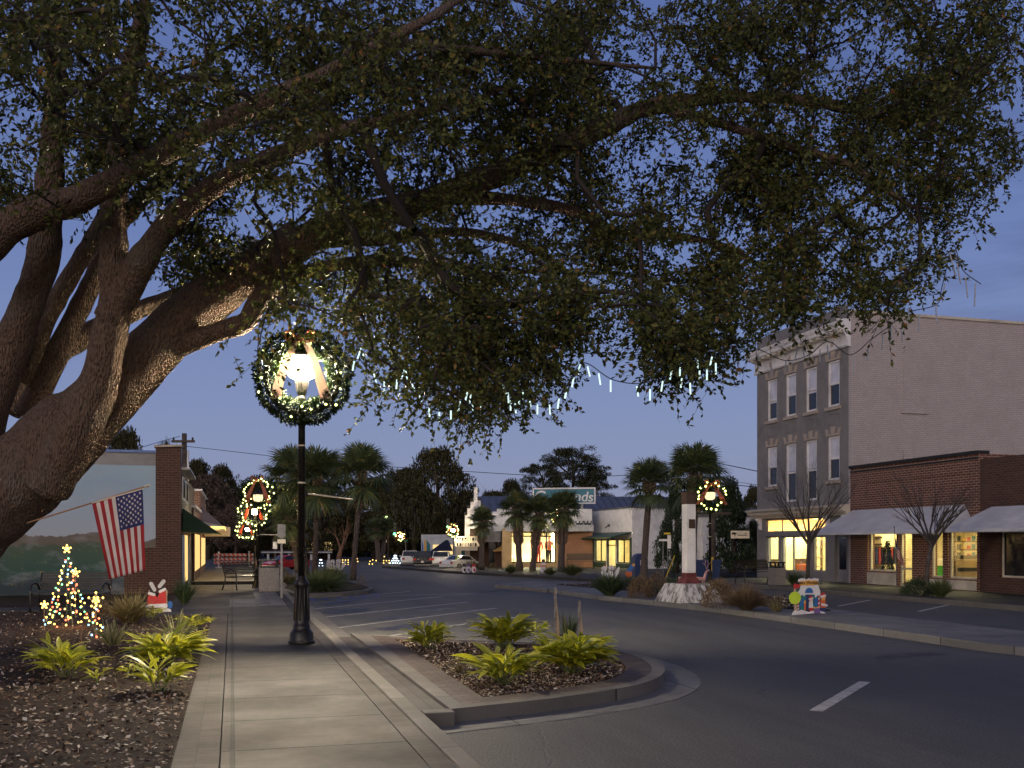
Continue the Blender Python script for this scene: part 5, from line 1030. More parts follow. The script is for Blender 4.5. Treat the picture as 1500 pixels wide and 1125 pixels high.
# pale outbuilding in the side street, behind the cedar
O_ = Face('outbuilding', 'pale block outbuilding half hidden behind the dark cedar', at(1030, 795, 58), (1, .1)); ol = O_.u(1112); b = MB(); b.box(0, 0, 0, ol, 8, O_.z(1090, 757)); b.build('wall', M['white_wall'], O_.o); MB().box(-.1, -.1, O_.z(1090, 757) + .003, ol + .1, 8.1, O_.z(1090, 757) + .1).build('coping', M['grey_metal'], O_.o)
# ---- left-hand row
LT = -1.52; sA = 32.0
A1 = Face('mural_building', 'low block building with faded blue landscape mural and brick corner pier', ST(sA, LT - 13), Vector((CU, SU, 0)), z0=0); al = 13.0
t = NT('mural'); c = t.coord(); sp = t.n('ShaderNodeSeparateXYZ'); t.l(c, sp.inputs[0]); wv = t.math('ADD', sp.outputs[2], t.math('MULTIPLY', t.math('SUBTRACT', t.noise(t.coord(scale=(1, 1, .5)), .7, 5), .5), 1.0))
zn = t.math('MULTIPLY', wv, .22); col = t.ramp(zn, [(.10, (.03, .045, .05)), (.17, (.035, .075, .06)), (.27, (.05, .085, .06)), (.33, (.065, .085, .06)), (.345, (.11, .095, .075)), (.40, (.12, .10, .085)), (.405, (.30, .34, .39)), (.55, (.28, .34, .41)), (.75, (.24, .33, .41)), (1, (.27, .36, .43))])
col = t.mix(t.ramp(t.noise(t.coord(scale=(.5, 1, 1.2)), 1.5, 7, .7), [(.5, 0.0), (.75, .55)]), col, (.33, .33, .35)); col = t.mix(t.math('MULTIPLY', t.ramp(t.noise(c, 6, 4), [(.62, 0.0), (.68, .8)]), t.ramp(zn, [(.2, 1.0), (.34, 0.0)])), col, (.22, .17, .04))
bk = t.n('ShaderNodeTexBrick'); [setattr(bk.inputs[k_], 'default_value', x) for k_, x in (('Scale', 1), ('Mortar Size', .008), ('Brick Width', .40), ('Row Height', .20))]; t.l(t.wallvec(), bk.inputs['Vector'])
t.bsdf(col, .8, 0, .25, bump=t.math('MULTIPLY', bk.outputs[1], -1.0), bstr=.5, bdist=.006); M['mural'] = t.m
b = MB(); wall(b, 0, al - .72, 0, 4.0, [], .2); b.build('mural_wall', M['mural'], A1.o)
b = MB(); b.box(-.02, .0, 4.003, al - .72, .25, 4.38); b.build('fascia', M['grey_panel'], A1.o); b = MB(); b.box(-.02, -.06, 4.383, al - .7, 12, 4.46); b.build('roof', M.setdefault('blue_tarp', flat('blue_tarp', (.10, .16, .34))), A1.o)
b = MB(); b.box(al - .72, -.06, 0, al, .6, 4.55); b.box(al - 1.62, -.055, 0, al - .725, .02, 1.50); b.build('brick_pier', M['brick_pier'], A1.o); b = MB(); b.prism([(al - .76, -.1, 4.553), (al + .04, -.1, 4.60), (al + .04, -.1, 4.66), (al - .76, -.1, 4.62)], (0, .75, 0)); b.build('pier_cap', M['stone'], A1.o)
b = MB(); b.box(al - .4, .61, 0, al - .02, 12, 3.9); b.build('front_wall', M['brick_dark'], A1.o)
for i in range(22): 
    pass
b = MB()
for i in range(24): b.box(al - .018, .7, 2.6 + i * .055, al + .004, 6, 2.64 + i * .055)
b.build('clapboard', M['brown_wood'], A1.o); b = MB(); b.box(al - .02, .8, 3.95, al + .25, 6, 4.02); b.build('eave_trim', M['trim_white'], A1.o)
for y0 in (1.0, 3.2): f = MB(); f.box(al + .005, y0, 3.0, al + .03, y0 + 1.2, 3.75); f = f.build('window', M['trim_white'], A1.o); MB().box(al + .031, y0 + .08, 3.08, al + .04, y0 + 1.12, 3.67).build('pane', M['dark_glass'], f)
b = MB(); aw = [(al + .01, 1.2, 2.75), (al + .01, 1.2, 2.0), (al + 1.15, 1.2, 1.95)]; b.prism(aw, (0, 6.0, 0)); b.build('awning', M['awn_green'], A1.o)
b = MB(); 
for i in range(12): q = (i + .5) / 12; b.box(al + .01 + 1.14 * q - .01, 1.19, 1.97, al + .01 + 1.14 * q + .01, 1.198, 2.72 - .75 * q)
b = MB(); b.box(al + .005, 1.8, .35, al + .02, 4.6, 1.9); b.build('shop_window', M.setdefault('warm_window', glow('warm_window', (1, .62, .22), .9)), A1.o)
for y0 in (.75, 4.8): MB().box(al + .005, y0, .12, al + .08, y0 + .2, 1.9).build('corner_post', M.setdefault('blue_trim', flat('blue_trim', (.20, .24, .36))), A1.o)
# second left shop
A2 = Face('brick_shop', 'small brick shop with red door and warm lit windows on the left pavement', ST(41.2, -9), Vector((CU, SU, 0))); 
def left_shop(Fc, ln, top, m, x=7.55):
    b = MB(); b.box(0, 0, 0, x, ln, top); b.build('wall', m, Fc.o); b = MB(); b.box(-.05, -.05, top + .002, x + .08, ln, top + .10); b.build('coping', M['trim_white'], Fc.o)
left_shop(A2, 7.5, 3.05, M['brick_dark'])
b = MB(); b.box(6.55, -.03, .13, 7.25, -.004, 2.1); b.build('shop_window', M['warm_window'], A2.o); f = MB().box(6.78, -.06, .2, 7.0, -.034, 1.75).build('door', M['red_paint'], A2.o)
b = MB(); b.box(7.555, .8, .5, 7.57, 3.6, 2.0); b.box(7.555, 4.2, .5, 7.57, 6.6, 2.0); b.build('shop_window', M['warm_window'], A2.o)
b = MB(); b.prism([(7.56, .3, 2.55), (7.56, .3, 2.25), (8.7, .3, 2.2), (8.7, .3, 2.32)], (0, 7, 0)); b.build('canopy', M['awn_white'], A2.o); b = MB(); b.box(8.705, .35, 2.22, 8.72, 7.2, 2.31); b.box(7.9, .28, 2.22, 8.7, .297, 2.30); b.build('canopy_light', M.setdefault('canopy_strip', glow('canopy_strip', (1, .6, .15), 2.0)), A2.o)
plamp('shop_glow', ST(45, -.8, 2.0), 60, (1, .62, .25), .3); plamp('shop_glow', ST(37.5, -.6, 1.8), 25, (1, .66, .28), .3); plamp('shop_glow', ST(52, -.5, 2.3), 90, (1, .62, .22), .3)
A3 = Face('brick_shop', 'taller brick shop with sloped purple awning beyond the red door', ST(49.2, -9), Vector((CU, SU, 0))); left_shop(A3, 10, 4.1, M['brick_red'])
b = MB(); b.prism([(7.56, 1, 3.4), (7.56, 1, 2.4), (8.7, 1, 2.35)], (0, 5, 0)); b.build('awning', M.setdefault('awn_purple', flat('awn_purple', (.06, .05, .09))), A3.o); b = MB(); b.box(7.56, 6.2, 2.0, 8.9, 9.5, 2.5); b.build('canopy', M['cream_paint'], A3.o); MB().box(7.555, 1.3, .5, 7.57, 8, 1.9).build('shop_window', M['warm_window'], A3.o)
# filling station far behind the left palms
P_ = Face('far_store', 'far low store with long dark flat canopy roof behind the palms', at(395, 795, 95), (1, .1)); b = MB(); pl_ = P_.u(486); b.box(0, 2, 0, pl_, 8, 2.6); b.build('wall', M['brick_dark'], P_.o); b = MB(); zc = P_.z(440, 808.5); b.box(-.5, -2, zc - .15, pl_ + .2, 9, zc + .15); b.build('roof', M['dark_roof'], P_.o); MB().box(-.5, -2.03, zc - .05, pl_ + .2, -2.004, zc + .04).build('roof_trim', M['far_white'], P_.o)
for q in (.02, .35, .7, .98): MB().box(pl_ * q - .1, -1.9, 0, pl_ * q + .1, -1.7, zc - .155).build('post', M['far_white'], P_.o)
for q, w_ in ((.5, 1.0), (.85, .8)): MB().box(pl_ * q, 1.97, .8, pl_ * q + w_, 1.995, 1.7).build('window', M['dim_window'], P_.o)
# ================================================================== palms
M['palm_leaf'] = leafmat('palm_frond', [(0, (.05, .08, .04)), (.6, (.09, .12, .05)), (.9, (.14, .16, .05)), (1, (.26, .19, .07))], .2, .5)
M['palm_bark'] = bark('palm_bark', (.05, .04, .033), (.15, .12, .10), (.13, .11, .09), .8); M['boot'] = paint('palm_boot', (.16, .11, .075), .85, .3, 6)
def palm_crown(seed, nf=40, dead=8):
    r = np.random.default_rng(seed); Vs, Qs, nb = [], [], 0
    def strip(p0, p1, p2, w0, w1, w2, side):
        nonlocal nb
        Vs.append(np.array([p0 - side * w0, p0 + side * w0, p1 + side * w1, p1 - side * w1, p2 + side * w2, p2 - side * w2])); Qs.append(np.array([[0, 1, 2, 3], [3, 2, 4, 5]]) + nb); nb += 6
    for i in range(nf):
        q = (i + .5) / nf; el = R(84 - 112 * q + r.normal() * 8) if i < nf - dead else R(-35 - r.uniform(0, 28)); a = i * 2.39996 + r.normal() * .2
        d = np.array([math.cos(a) * math.cos(el), math.sin(a) * math.cos(el), math.sin(el)]); side = np.array([-math.sin(a), math.cos(a), 0]); up = np.cross(d, side) * -1; up = -up if up[2] < 0 else up
        pl = r.uniform(.38, .55); hub = d * pl + np.array([0, 0, -.06 * pl * math.cos(el)]); strip(np.zeros(3), d * pl * .5, hub, .018, .014, .012, side)
        fr = r.uniform(.48, .62)
        for k in range(25):
            th = R(-118 + 236 * k / 24 + r.normal() * 3); ld = d * math.cos(th) + side * math.sin(th); L_ = fr * (1 - .22 * abs(th) / 2.1) * r.uniform(.88, 1.05)
            fold = up * (-.14 * abs(math.sin(th))) ; mid = hub + (ld + fold) * L_ * .55; tip = hub + (ld + fold * 1.3) * L_ + np.array([0, 0, -.16 - .1 * r.random()]) * L_
            strip(hub, mid, tip, .006, .021, .002, unit(np.cross(ld, up)))
    return fast_mesh('crown', np.concatenate(Vs), np.concatenate(Qs), M['palm_leaf'])
PC = [palm_crown(3, 50, 5), palm_crown(8, 46, 4), palm_crown(21, 54, 7)]
def palm(label, px, Y, py_base, crown_px, crown_py, rad_px, ci=0, r0=.15, boots=.4, zb=KZ):
    b0 = Vector(((px - 750) / F * Y, Y, zb)); top = at(crown_px, crown_py, Y); rad = rad_px * .86 / F * Y
    top.z -= rad * .25; t = thing('palm_tree', label, 'palm tree', b0, 0, 'palm trees around the junction')
    e = top - b0; pts, rs = [], []
    for i in range(12):
        q = i / 11; pts.append(Vector((e.x * q ** 1.3, e.y, e.z * q)) if False else Vector((e.x * q ** 1.2, 0, e.z * q))); rs.append(r0 * (1.12 - .27 * min(1, q * 4)) * (1 + .05 * math.sin(i * 2.1)))
    m = MB(); m.tube(pts, rs, 12); m.build('trunk', M['palm_bark'], t, smooth=True)
    m = MB(); n = int(9 * boots * e.z); 
    for i in range(max(8, n)):
        zq = 1 - boots * (i / max(8, n)); base_p = Vector((e.x * zq ** 1.2, 0, e.z * zq))
        for k in range(7):
            a = k * 2 * math.pi / 7 + i * .45; o_ = Vector((math.cos(a), math.sin(a), 0)); s_ = o_.cross(Vector((0, 0, 1))) * (.5 if i % 2 else -.5)
            m.tube([base_p + o_ * r0 * .85, base_p + o_ * r0 * 1.35 + s_ * .10 + Vector((0, 0, .13)), base_p + o_ * r0 * 1.75 + s_ * .2 + Vector((0, 0, .24))], [.035, .028, .012], 4)
    m.build('leaf_bases', M['boot'], t)
    c = link('crown', PC[ci], t); c.location = (e.x, 0, e.z); c.scale = (rad,) * 3; c.rotation_euler = (0, 0, random.uniform(0, 6.28)); return t
palm('tall palm with crosshatched trunk standing right of the lamp post in the palm island', 517, 40, 855, 530, 682, 66, 0, .125, .34)
palm('thick palm just right of the black lamp post', 461, 42, 842, 466, 688, 72, 2, .13, .22); palm('palm directly behind the black lamp post', 449, 44, 842, 432, 686, 70, 1, .13, .28)
palm('short lamplit palm behind the lamp post, half its trunk in shaggy bases', 436, 50, 838, 424, 750, 50, 2, .14, .55)
palm('small far palm, left one of the pair by the lit deer figures', 554.5, 78, 826, 550, 770, 22, 0, .22, .4); palm('small far palm, right one of the pair by the lit deer figures', 559.5, 79, 826, 566, 768, 22, 1, .22, .4)
palm('short bushy palm before the theatre pylon', 705, 55, 829, 707, 757, 31, 0, .17, .5); palm('left palm of the two before the bright store window', 761, 54, 837, 757, 738, 42, 1, .19, .6)
palm('right palm of the two before the bright store window', 780, 54, 837, 791, 744, 40, 0, .17, .6); palm('palm in front of the teal sign and orange brick wall', 822, 53, 837, 826, 737, 42, 2, .19, .6)
palm('slender palm before the white corner shop', 942, 36, 850, 952, 697, 58, 1, .14, .12, .13); palm('full crowned palm rising behind the white monument pillar', 1013, 32, 855, 1018, 682, 72, 2, .16, .35, .13)
# ================================================================== variegated ginger, grasses, shrubs
def ginger_mat():
    t = NT('ginger_leaf'); uv = t.n('ShaderNodeUVMap').outputs[0]; sp = t.n('ShaderNodeSeparateXYZ'); t.l(uv, sp.inputs[0])
    st = t.n('ShaderNodeTexNoise'); mp_ = t.n('ShaderNodeMapping'); mp_.inputs['Scale'].default_value = (14, 1.1, 1); t.l(uv, mp_.inputs[0]); st.inputs['Scale'].default_value = 1.0; st.inputs['Detail'].default_value = 3; t.l(mp_.outputs[0], st.inputs['Vector'])
    col = t.ramp(st.outputs[0], [(.38, (.045, .12, .01)), (.47, (.30, .36, .022)), (.57, (.78, .68, .055))]); g = t.n('ShaderNodeNewGeometry')
    col = t.mix(t.math('MULTIPLY', t.ramp(g.outputs['Random Per Island'], [(.6, 0.0), (1, 1.0)]), .7), col, (.09, .13, .02))
    p = t.n('ShaderNodeBsdfPrincipled'); t.l(col, p.inputs['Base Color']); p.inputs['Roughness'].default_value = .38; tr = t.n('ShaderNodeBsdfTranslucent'); t.l(col, tr.inputs[0])
    mx = t.n('ShaderNodeMixShader'); mx.inputs[0].default_value = .45; t.l(p.outputs[0], mx.inputs[1]); t.l(tr.outputs[0], mx.inputs[2]); t.l(mx.outputs[0], t.out.inputs['Surface']); return t.m
M['ginger'] = ginger_mat()
def blades(name, B0, D0, L_, Wd, droop, mat, seg=6, profile='leaf', parent=None, fold=.18):
    """curved strip leaves: base B0, first direction D0, length, half-width, how far the tip bends down"""
    n = len(B0); q = np.linspace(0, 1, seg + 1); D0 = unit(D0); side = unit(np.cross(D0, np.array([0, 0, 1.0]) + rng.normal(size=(n, 3)) * .25))
    pos = B0[:, None] + D0[:, None] * (L_[:, None] * q)[..., None]; pos[..., 2] -= (L_ * droop)[:, None] * q ** 2; pos[..., :2] += (D0[:, None, :2]) * ((L_ * droop)[:, None] * q ** 2 * .25)[..., None]
    w = np.sin(np.pi * np.clip(q * .92 + .06, 0, 1)) ** .8 if profile == 'leaf' else (1 - q) ** .7 * .95 + .05
    tn = np.gradient(pos, axis=1); nrm = unit(np.cross(side[:, None], tn)); off = side[:, None] * (Wd[:, None] * w)[..., None]
    Lp = pos - off + nrm * (Wd[:, None] * w)[..., None] * fold; Rp = pos + off + nrm * (Wd[:, None] * w)[..., None] * fold
    V = np.stack([Lp, pos, Rp], 2).reshape(-1, 3); per = (seg + 1) * 3; base = []
    for s in range(seg):
        for c in (0, 1): a = s * 3 + c; base.append([a, a + 1, a + 4, a + 3])
    Q = (np.array(base)[None] + (np.arange(n) * per)[:, None, None]).reshape(-1, 4)
    sh = rng.uniform(0, 20, n); uv = np.stack([np.broadcast_to(np.array([0, .5, 1.0]), (n, seg + 1, 3)) + sh[:, None, None], np.broadcast_to(q[None, :, None], (n, seg + 1, 3)) + sh[:, None, None] * .37], -1).reshape(-1, 2)
    return link(name, fast_mesh(name, V, Q, mat, uv, smooth=True), parent)
def ginger(label, px, py, w_px, n, z=KZ - .02, hf=.72):
    g = gr(px, py, z); R_ = w_px / F * g.y / 2 * 1.14; n = int(n * 1.35); t = thing('ginger_plant', label, 'plant', g, random.uniform(0, 6), 'variegated ginger plants in the planting beds')
    ns = max(4, n // 8); canes = MB(); B0, D0, LL = [], [], []
    for i in range(ns):
        a = i * 2.4; rr = R_ * .16 * random.random(); lean = random.uniform(.25, .85); d = Vector((math.cos(a) * lean, math.sin(a) * lean, 1)).normalized(); h = R_ * hf * random.uniform(.5, .95)
        p0 = Vector((rr * math.cos(a), rr * math.sin(a), 0)); canes.tube([p0, p0 + d * h], [.007, .004], 4)
        for k in range(n // ns):
            u = .25 + .75 * (k + 1) / (n // ns); s_ = 1 if k % 2 else -1; sv = d.cross(Vector((0, 0, 1))); sv = sv.normalized() if sv.length > .01 else Vector((1, 0, 0))
            dd = d * random.uniform(.45, .9) + sv * s_ * random.uniform(.2, .75) + Vector((math.cos(a), math.sin(a), 0)) * random.uniform(.1, .5); B0.append(p0 + d * h * u); D0.append(dd); LL.append(R_ * random.uniform(.5, .78))
    canes.build('cane', M['twig_green'], t); B0, D0, LL = np.array(B0), np.array(D0), np.array(LL)
    blades('leaves', B0, D0, LL, LL * rng.uniform(.085, .125, len(LL)), rng.uniform(.15, .55, len(LL)), M['ginger'], 6, 'leaf', t); return t
M['twig_green'] = paint('cane_green', (.09, .12, .03), .6, .2)
for a in (('compact yellow ginger by the drain strip at the far left of the island', 628, 950, 82, 70), ('broad ginger in the back middle of the island', 737, 951, 112, 110), ('bright ginger low in the front middle of the island', 737, 1002, 122, 84), ('small ginger peeking from the island back behind the others', 785, 930, 52, 40), ('largest yellow-green ginger at the right of the island before the stakes', 838, 986, 136, 150),
          ('ginger cut by the left frame edge behind another in the bed', 80, 976, 96, 48, KZ - .02, .6), ('ginger nearest the left frame edge, front of the bed', 98, 992, 108, 50), ('low three-leaved ginger between two larger ones in the left bed', 143, 1000, 56, 12), ('small upright ginger in the middle of the left bed', 190, 990, 50, 14), ('ginger nearest the camera by the bed edge', 233, 1012, 112, 44), ('wide ginger with yellowing lower leaves in the middle of the left bed', 245, 974, 134, 84, KZ - .02, .62), ('dim ginger right below the red trouser cutout', 222, 907, 52, 30, KZ - .02, .5), ('ginger beside the pavement at the back corner of the bed', 283, 922, 60, 36, KZ - .02, .6)): ginger(*a)
GR = {'green': leafmat('grass_green', [(0, (.045, .07, .025)), (.7, (.10, .13, .045)), (1, (.22, .21, .085))], .3, .6), 'tan': leafmat('grass_tan', [(0, (.07, .062, .025)), (.6, (.16, .135, .055)), (1, (.32, .25, .12))], .3, .6), 'brown': leafmat('grass_brown', [(0, (.07, .046, .025)), (.6, (.17, .115, .065)), (1, (.32, .23, .13))], .25, .7), 'dark': leafmat('grass_dark', [(0, (.02, .04, .017)), (.7, (.05, .08, .03)), (1, (.11, .14, .05))], .25, .55), 'pale': leafmat('blade_pale', [(0, (.10, .13, .04)), (.5, (.28, .28, .12)), (1, (.42, .38, .22))], .35, .5)}
def grass(label, px, py, w_px, h_px, n, kind='green', z=KZ, spread=1.0, wd=.008, name='grass_clump', cat='grass plant', droop=(.1, .6), grp='grass clumps in the planting beds', Y=None):
    g = gr(px, py, z) if Y is None else Vector(((px - 750) / F * Y, Y, z)); Rr = w_px / F * g.y / 2; H = h_px / F * g.y
    n = int(n * 1.5); a = rng.uniform(0, 6.283, n); lean = rng.uniform(0, 1, n) ** .6 * spread; D0 = np.stack([np.cos(a) * lean * Rr, np.sin(a) * lean * Rr, H * (1.05 - .45 * lean)], 1)
    L_ = np.linalg.norm(D0, axis=1) * rng.uniform(.65, 1.15, n); B0 = np.stack([np.cos(a) * Rr * .22 * rng.random(n), np.sin(a) * Rr * .22 * rng.random(n), 0 * a], 1)
    o = blades(name, B0, D0, L_, np.full(n, wd) * rng.uniform(.6, 1.3, n), rng.uniform(*droop, n), GR[kind], 5, 'blade', None, .1); o.location = g; return tag(o, label, cat, grp, 'thing')
def mound(label, px, py, w_px, h_px, n, kind, z=KZ, name='shrub', cat='shrub', grp='clipped shrubs and mounds', Y=None, ls=.07):
    g = gr(px, py, z) if Y is None else Vector(((px - 750) / F * Y, Y, z)); Rr = w_px / F * g.y / 2; H = h_px / F * g.y
    n *= 2; v = unit(rng.normal(size=(n, 3))); v[:, 2] = np.abs(v[:, 2]); rad = rng.uniform(.45, 1, n) ** .4 * (1 + .10 * np.sin(v[:, 0] * 7 + v[:, 1] * 5)); P = v * rad[:, None] * np.array([Rr, Rr, H]); d = unit(v * .9 + rng.normal(size=(n, 3)) * .5 + np.array([0, 0, .35]))
    s = ls * Rr / .5; V, Q = leaf_quads(P, d, rng.uniform(.7, 1.4, n) * s, s * (.38 if kind in ('brown', 'tan', 'dark') else .45)); o = link(name, fast_mesh(name, V, Q, GR[kind])); o.location = g; return tag(o, label, cat, grp)
grass('big fountain grass clump before the brick pier in the left bed', 190, 912, 92, 66, 900, 'tan', spread=1.0, wd=.005); grass('narrow pale striped blades beside the light tree', 165, 945, 66, 52, 60, 'pale', wd=.016, droop=(.05, .5), name='striped_plant', cat='plant'); grass('pale striped spiky plant behind the wide ginger', 258, 936, 92, 56, 80, 'pale', wd=.014, droop=(.1, .6), name='striped_plant', cat='plant')
grass('dark shaggy grass at the foot of the brick pier', 270, 884, 46, 60, 300, 'dark', wd=.007); grass('red-brown dry blades behind the light tree', 148, 900, 60, 46, 40, 'brown', wd=.012); grass('wispy grass on the left side of the island bark', 673, 985, 40, 26, 60, 'tan', wd=.006)
grass('upright iris blades around the stakes in the island', 832, 944, 62, 56, 60, 'green', wd=.012, spread=.7, droop=(0, .3), name='iris_plant', cat='plant')
grass('wide feathery grass around the palm trunks by the black lamp post', 470, 866, 96, 42, 1500, 'green', wd=.012); grass('taller green grass at the back of the palm island', 487, 854, 60, 38, 700, 'green', wd=.014); grass('grass left of the lamp post along the far planter', 425, 856, 40, 22, 400, 'tan', wd=.014); mound('tan rounded grass mound beside the red car', 411, 848, 24, 18, 700, 'tan')
mound('clipped brown shrub at the foot of the tall island palm', 529, 859, 15, 18, 500, 'brown'); mound('dark shrub left of the tall island palm trunk', 503, 859, 17, 16, 500, 'dark')
grass('dark green spiky clump at the left end of the median bed', 893, 872, 62, 40, 900, 'dark', KZ + .02, wd=.012, droop=(0, .35)); mound('golden-brown rounded grass mound left of the monument base', 938, 875, 36, 30, 1600, 'brown', KZ + .02); mound('dry reddish brush between the mound and the monument base', 962, 875, 34, 36, 900, 'brown', KZ + .02); grass('broad green grass behind the monument base', 990, 862, 84, 36, 1100, 'green', KZ + .02, wd=.012, Y=29); grass('green grass tuft behind the white angel cutout', 925, 856, 50, 26, 500, 'green', KZ + .02, wd=.012, Y=33); mound('small golden ball shrub beside the white angel cutout', 905, 850, 17, 16, 500, 'tan', KZ + .02, Y=34); mound('dark round shrub before the slender palm trunk', 948, 848, 20, 16, 500, 'brown', KZ + .02, Y=33)
grass('bright grass tuft right of the monument pillar', 1043, 860, 40, 28, 450, 'tan', KZ + .02, wd=.012, Y=29); mound('low dark mound at the right foot of the pillar', 1033, 858, 26, 14, 500, 'dark', KZ + .02, Y=28.5)
mound('scruffy brown bush right against the monument base', 1052, 889, 46, 40, 1400, 'brown', KZ + .02); grass('large round dry grass mound in the middle of the median', 1094, 893, 66, 50, 2200, 'brown', KZ + .02, spread=1.25, wd=.006, droop=(.1, .5)); mound('small brown ball shrub behind the dry grass mound', 1066, 868, 17, 14, 500, 'brown', KZ + .02, Y=30); grass('sparse twiggy rose bush left of the workshop cutout', 1138, 896, 46, 38, 90, 'tan', KZ + .02, wd=.006)
mound('low spreading shrub at the left foot of the second bare tree', 1345, 874, 46, 24, 1100, 'dark', Y=Y_on(1345, 19.1)); grass('spiky green grass at the foot of the second bare tree', 1378, 874, 44, 34, 500, 'green', wd=.012, droop=(0, .4), Y=Y_on(1378, 19.1)); grass('dark twiggy shrub between the trash bin and the first bare tree', 1164, 862, 44, 34, 260, 'dark', wd=.008, Y=Y_on(1164, 19.6))
for i, (lb, px, py, w_, h_, kd) in enumerate((('grass tuft behind the white sedan', 690, 836, 34, 22, 'tan'), ('yellow-green grass at the store kerb under the third palm', 838, 842, 46, 24, 'green'), ('grass tuft below the left store palm', 748, 840, 22, 18, 'green'), ('grass beside the little snowman at the store kerb', 806, 842, 24, 16, 'green'))): grass(lb, px, py, w_, h_, 420, kd, wd=.02)
for lb, px, py, w_, h_ in (('round tan shrub left of the store porch', 722, 836, 15, 12), ('small brown ball shrub at the foot of the left store palm', 760, 841, 12, 10), ('small brown ball shrub at the foot of the right store palm', 781, 842, 12, 9), ('small ball shrub left of the store bench', 846, 846, 9, 7)): mound(lb, px, py, w_, h_, 350, 'tan')
# ================================================================== trees
def grow(m, p, d, L_, r, lvl, maxl, spread, up=.15, n=5, sub=(2, 3)):
    k = 4; pts, rs = [Vector(p)], [r]
    dd = Vector(d)
    for i in range(k):
        dd = (dd + Vector((random.gauss(0, .10), random.gauss(0, .10), random.gauss(up * .3, .06)))).normalized(); pts.append(pts[-1] + dd * L_ / k); rs.append(r * (1 - .45 * (i + 1) / k))
    m.tube(pts, rs, max(3, 8 - lvl * 2), cap=False)
    if lvl >= maxl: return
    for j in range(random.randint(*sub) + (1 if lvl == 0 else 0)):
        ax = dd.orthogonal().normalized(); ax.rotate(Quaternion(dd, random.uniform(0, 6.283))); nd = (dd + ax * random.uniform(.55, 1.0) * spread).normalized(); nd.z += up; s = random.choice((2, 3, 4, 4, 4))
        grow(m, pts[s], nd.normalized(), L_ * random.uniform(.55, .82), rs[s] * random.uniform(.55, .75), lvl + 1, maxl, spread, up, n, sub)
M['bare_bark'] = paint('bare_bark', (.06, .05, .044), .85, .25, 8)
def vase_tree(label, px, t_, H, Rr, fork, lean=0, seed=1):
    Y = Y_on(px, t_); b0 = Vector(((px - 750) / F * Y, Y, KZ)); t = thing('bare_tree', label, 'tree', b0, 0, 'bare street trees on the right pavement'); random.seed(seed)
    m = MB(); m.tube([(0, 0, -.05), (lean * .3, 0, fork * .5), (lean, 0, fork)], [.085, .065, .06], 8); m.build('trunk', M['bare_bark'], t, smooth=True); m = MB()
    for i in range(11):
        a = i * 2.4; el = random.uniform(.28, 1.0) * Rr / (H - fork); d = Vector((math.cos(a) * el, math.sin(a) * el, 1)).normalized(); grow(m, (lean * (.8 + .2 * random.random()), 0, fork * random.uniform(.82, 1.0)), d, (H - fork) * random.uniform(.45, .65), .036, 0, 3, .36, .08, sub=(3, 3))
    m.build('branches', M['bare_bark'], t, smooth=True); return t
vase_tree('bare vase shaped street tree before the glowing grey building front', 1183, 19.3, 4.0, 2.4, 1.7, .05, 11); vase_tree('bare pale trunked street tree before the long pale awning', 1356, 19.2, 3.5, 2.6, 1.6, .18, 23)
random.seed(5)
LM = {'oak': leafmat('far_oak_leaf', [(0, (.024, .026, .012)), (.6, (.05, .048, .02)), (1, (.10, .085, .04))], .1, .7, .1), 'pine': leafmat('far_pine_leaf', [(0, (.018, .022, .010)), (.6, (.036, .04, .016)), (1, (.08, .075, .03))], .1, .7, .1), 'brown': leafmat('far_brown_leaf', [(0, (.05, .036, .026)), (.6, (.10, .075, .055)), (1, (.17, .13, .10))], .1, .8, .1), 'cedar': leafmat('cedar_leaf', [(0, (.014, .024, .012)), (.6, (.03, .05, .022)), (1, (.065, .085, .036))], .1, .6, .2)}
def crown_cloud(seed, nl, nc, leaf, prof, flat=.75):
    """clumps through a unit crown (radius 1, height 1); prof(z) gives the half-width there"""
    r = np.random.default_rng(seed); C = []
    while len(C) < nc:
        z = r.uniform(.0, 1); w = prof(z); a = r.uniform(0, 6.283); q = r.uniform(.25, 1) ** .5 * w * r.uniform(.75, 1.1); C.append((q * math.cos(a), q * math.sin(a), z, r.uniform(.10, .24)))
    C = np.array(C); i = r.integers(0, nc, nl); v = unit(r.normal(size=(nl, 3))) * (r.uniform(.2, 1, nl) ** .45)[:, None] * C[i, 3][:, None]; v[:, 2] *= flat * .42
    return C[i, :3] + v, unit(v + r.normal(size=(nl, 3)) * .12)
rounded = lambda z: max(.15, math.sin(math.pi * min(1, .16 + z * .82)) ** .6)
TREE_ME = {}
def tree_mesh(kind, seed):
    if (kind, seed) in TREE_ME: return TREE_ME[kind, seed]
    if kind == 'pine': P, d = crown_cloud(seed, 16000, 110, .03, lambda z: max(.2, 1 - abs(z - .55) * 1.1), .5)
    elif kind == 'cedar': P, d = crown_cloud(seed, 12000, 70, .02, lambda z: max(.06, (1 - z) ** .8), 1.2)
    else: P, d = crown_cloud(seed, 20000, 190, .03, rounded, .9)
    n = len(P); s = .05 if kind != 'cedar' else .05; V, Q = leaf_quads(P, d, rng.uniform(.6, 1.5, n) * s, s * (.55 if kind != 'pine' else .3)); TREE_ME[kind, seed] = fast_mesh('crown', V, Q, LM[kind]); return TREE_ME[kind, seed]
M['moss'] = leafmat('moss_strand', [(0, (.05, .045, .036)), (1, (.11, .095, .075))], .2, .9, .1); MOSS = None
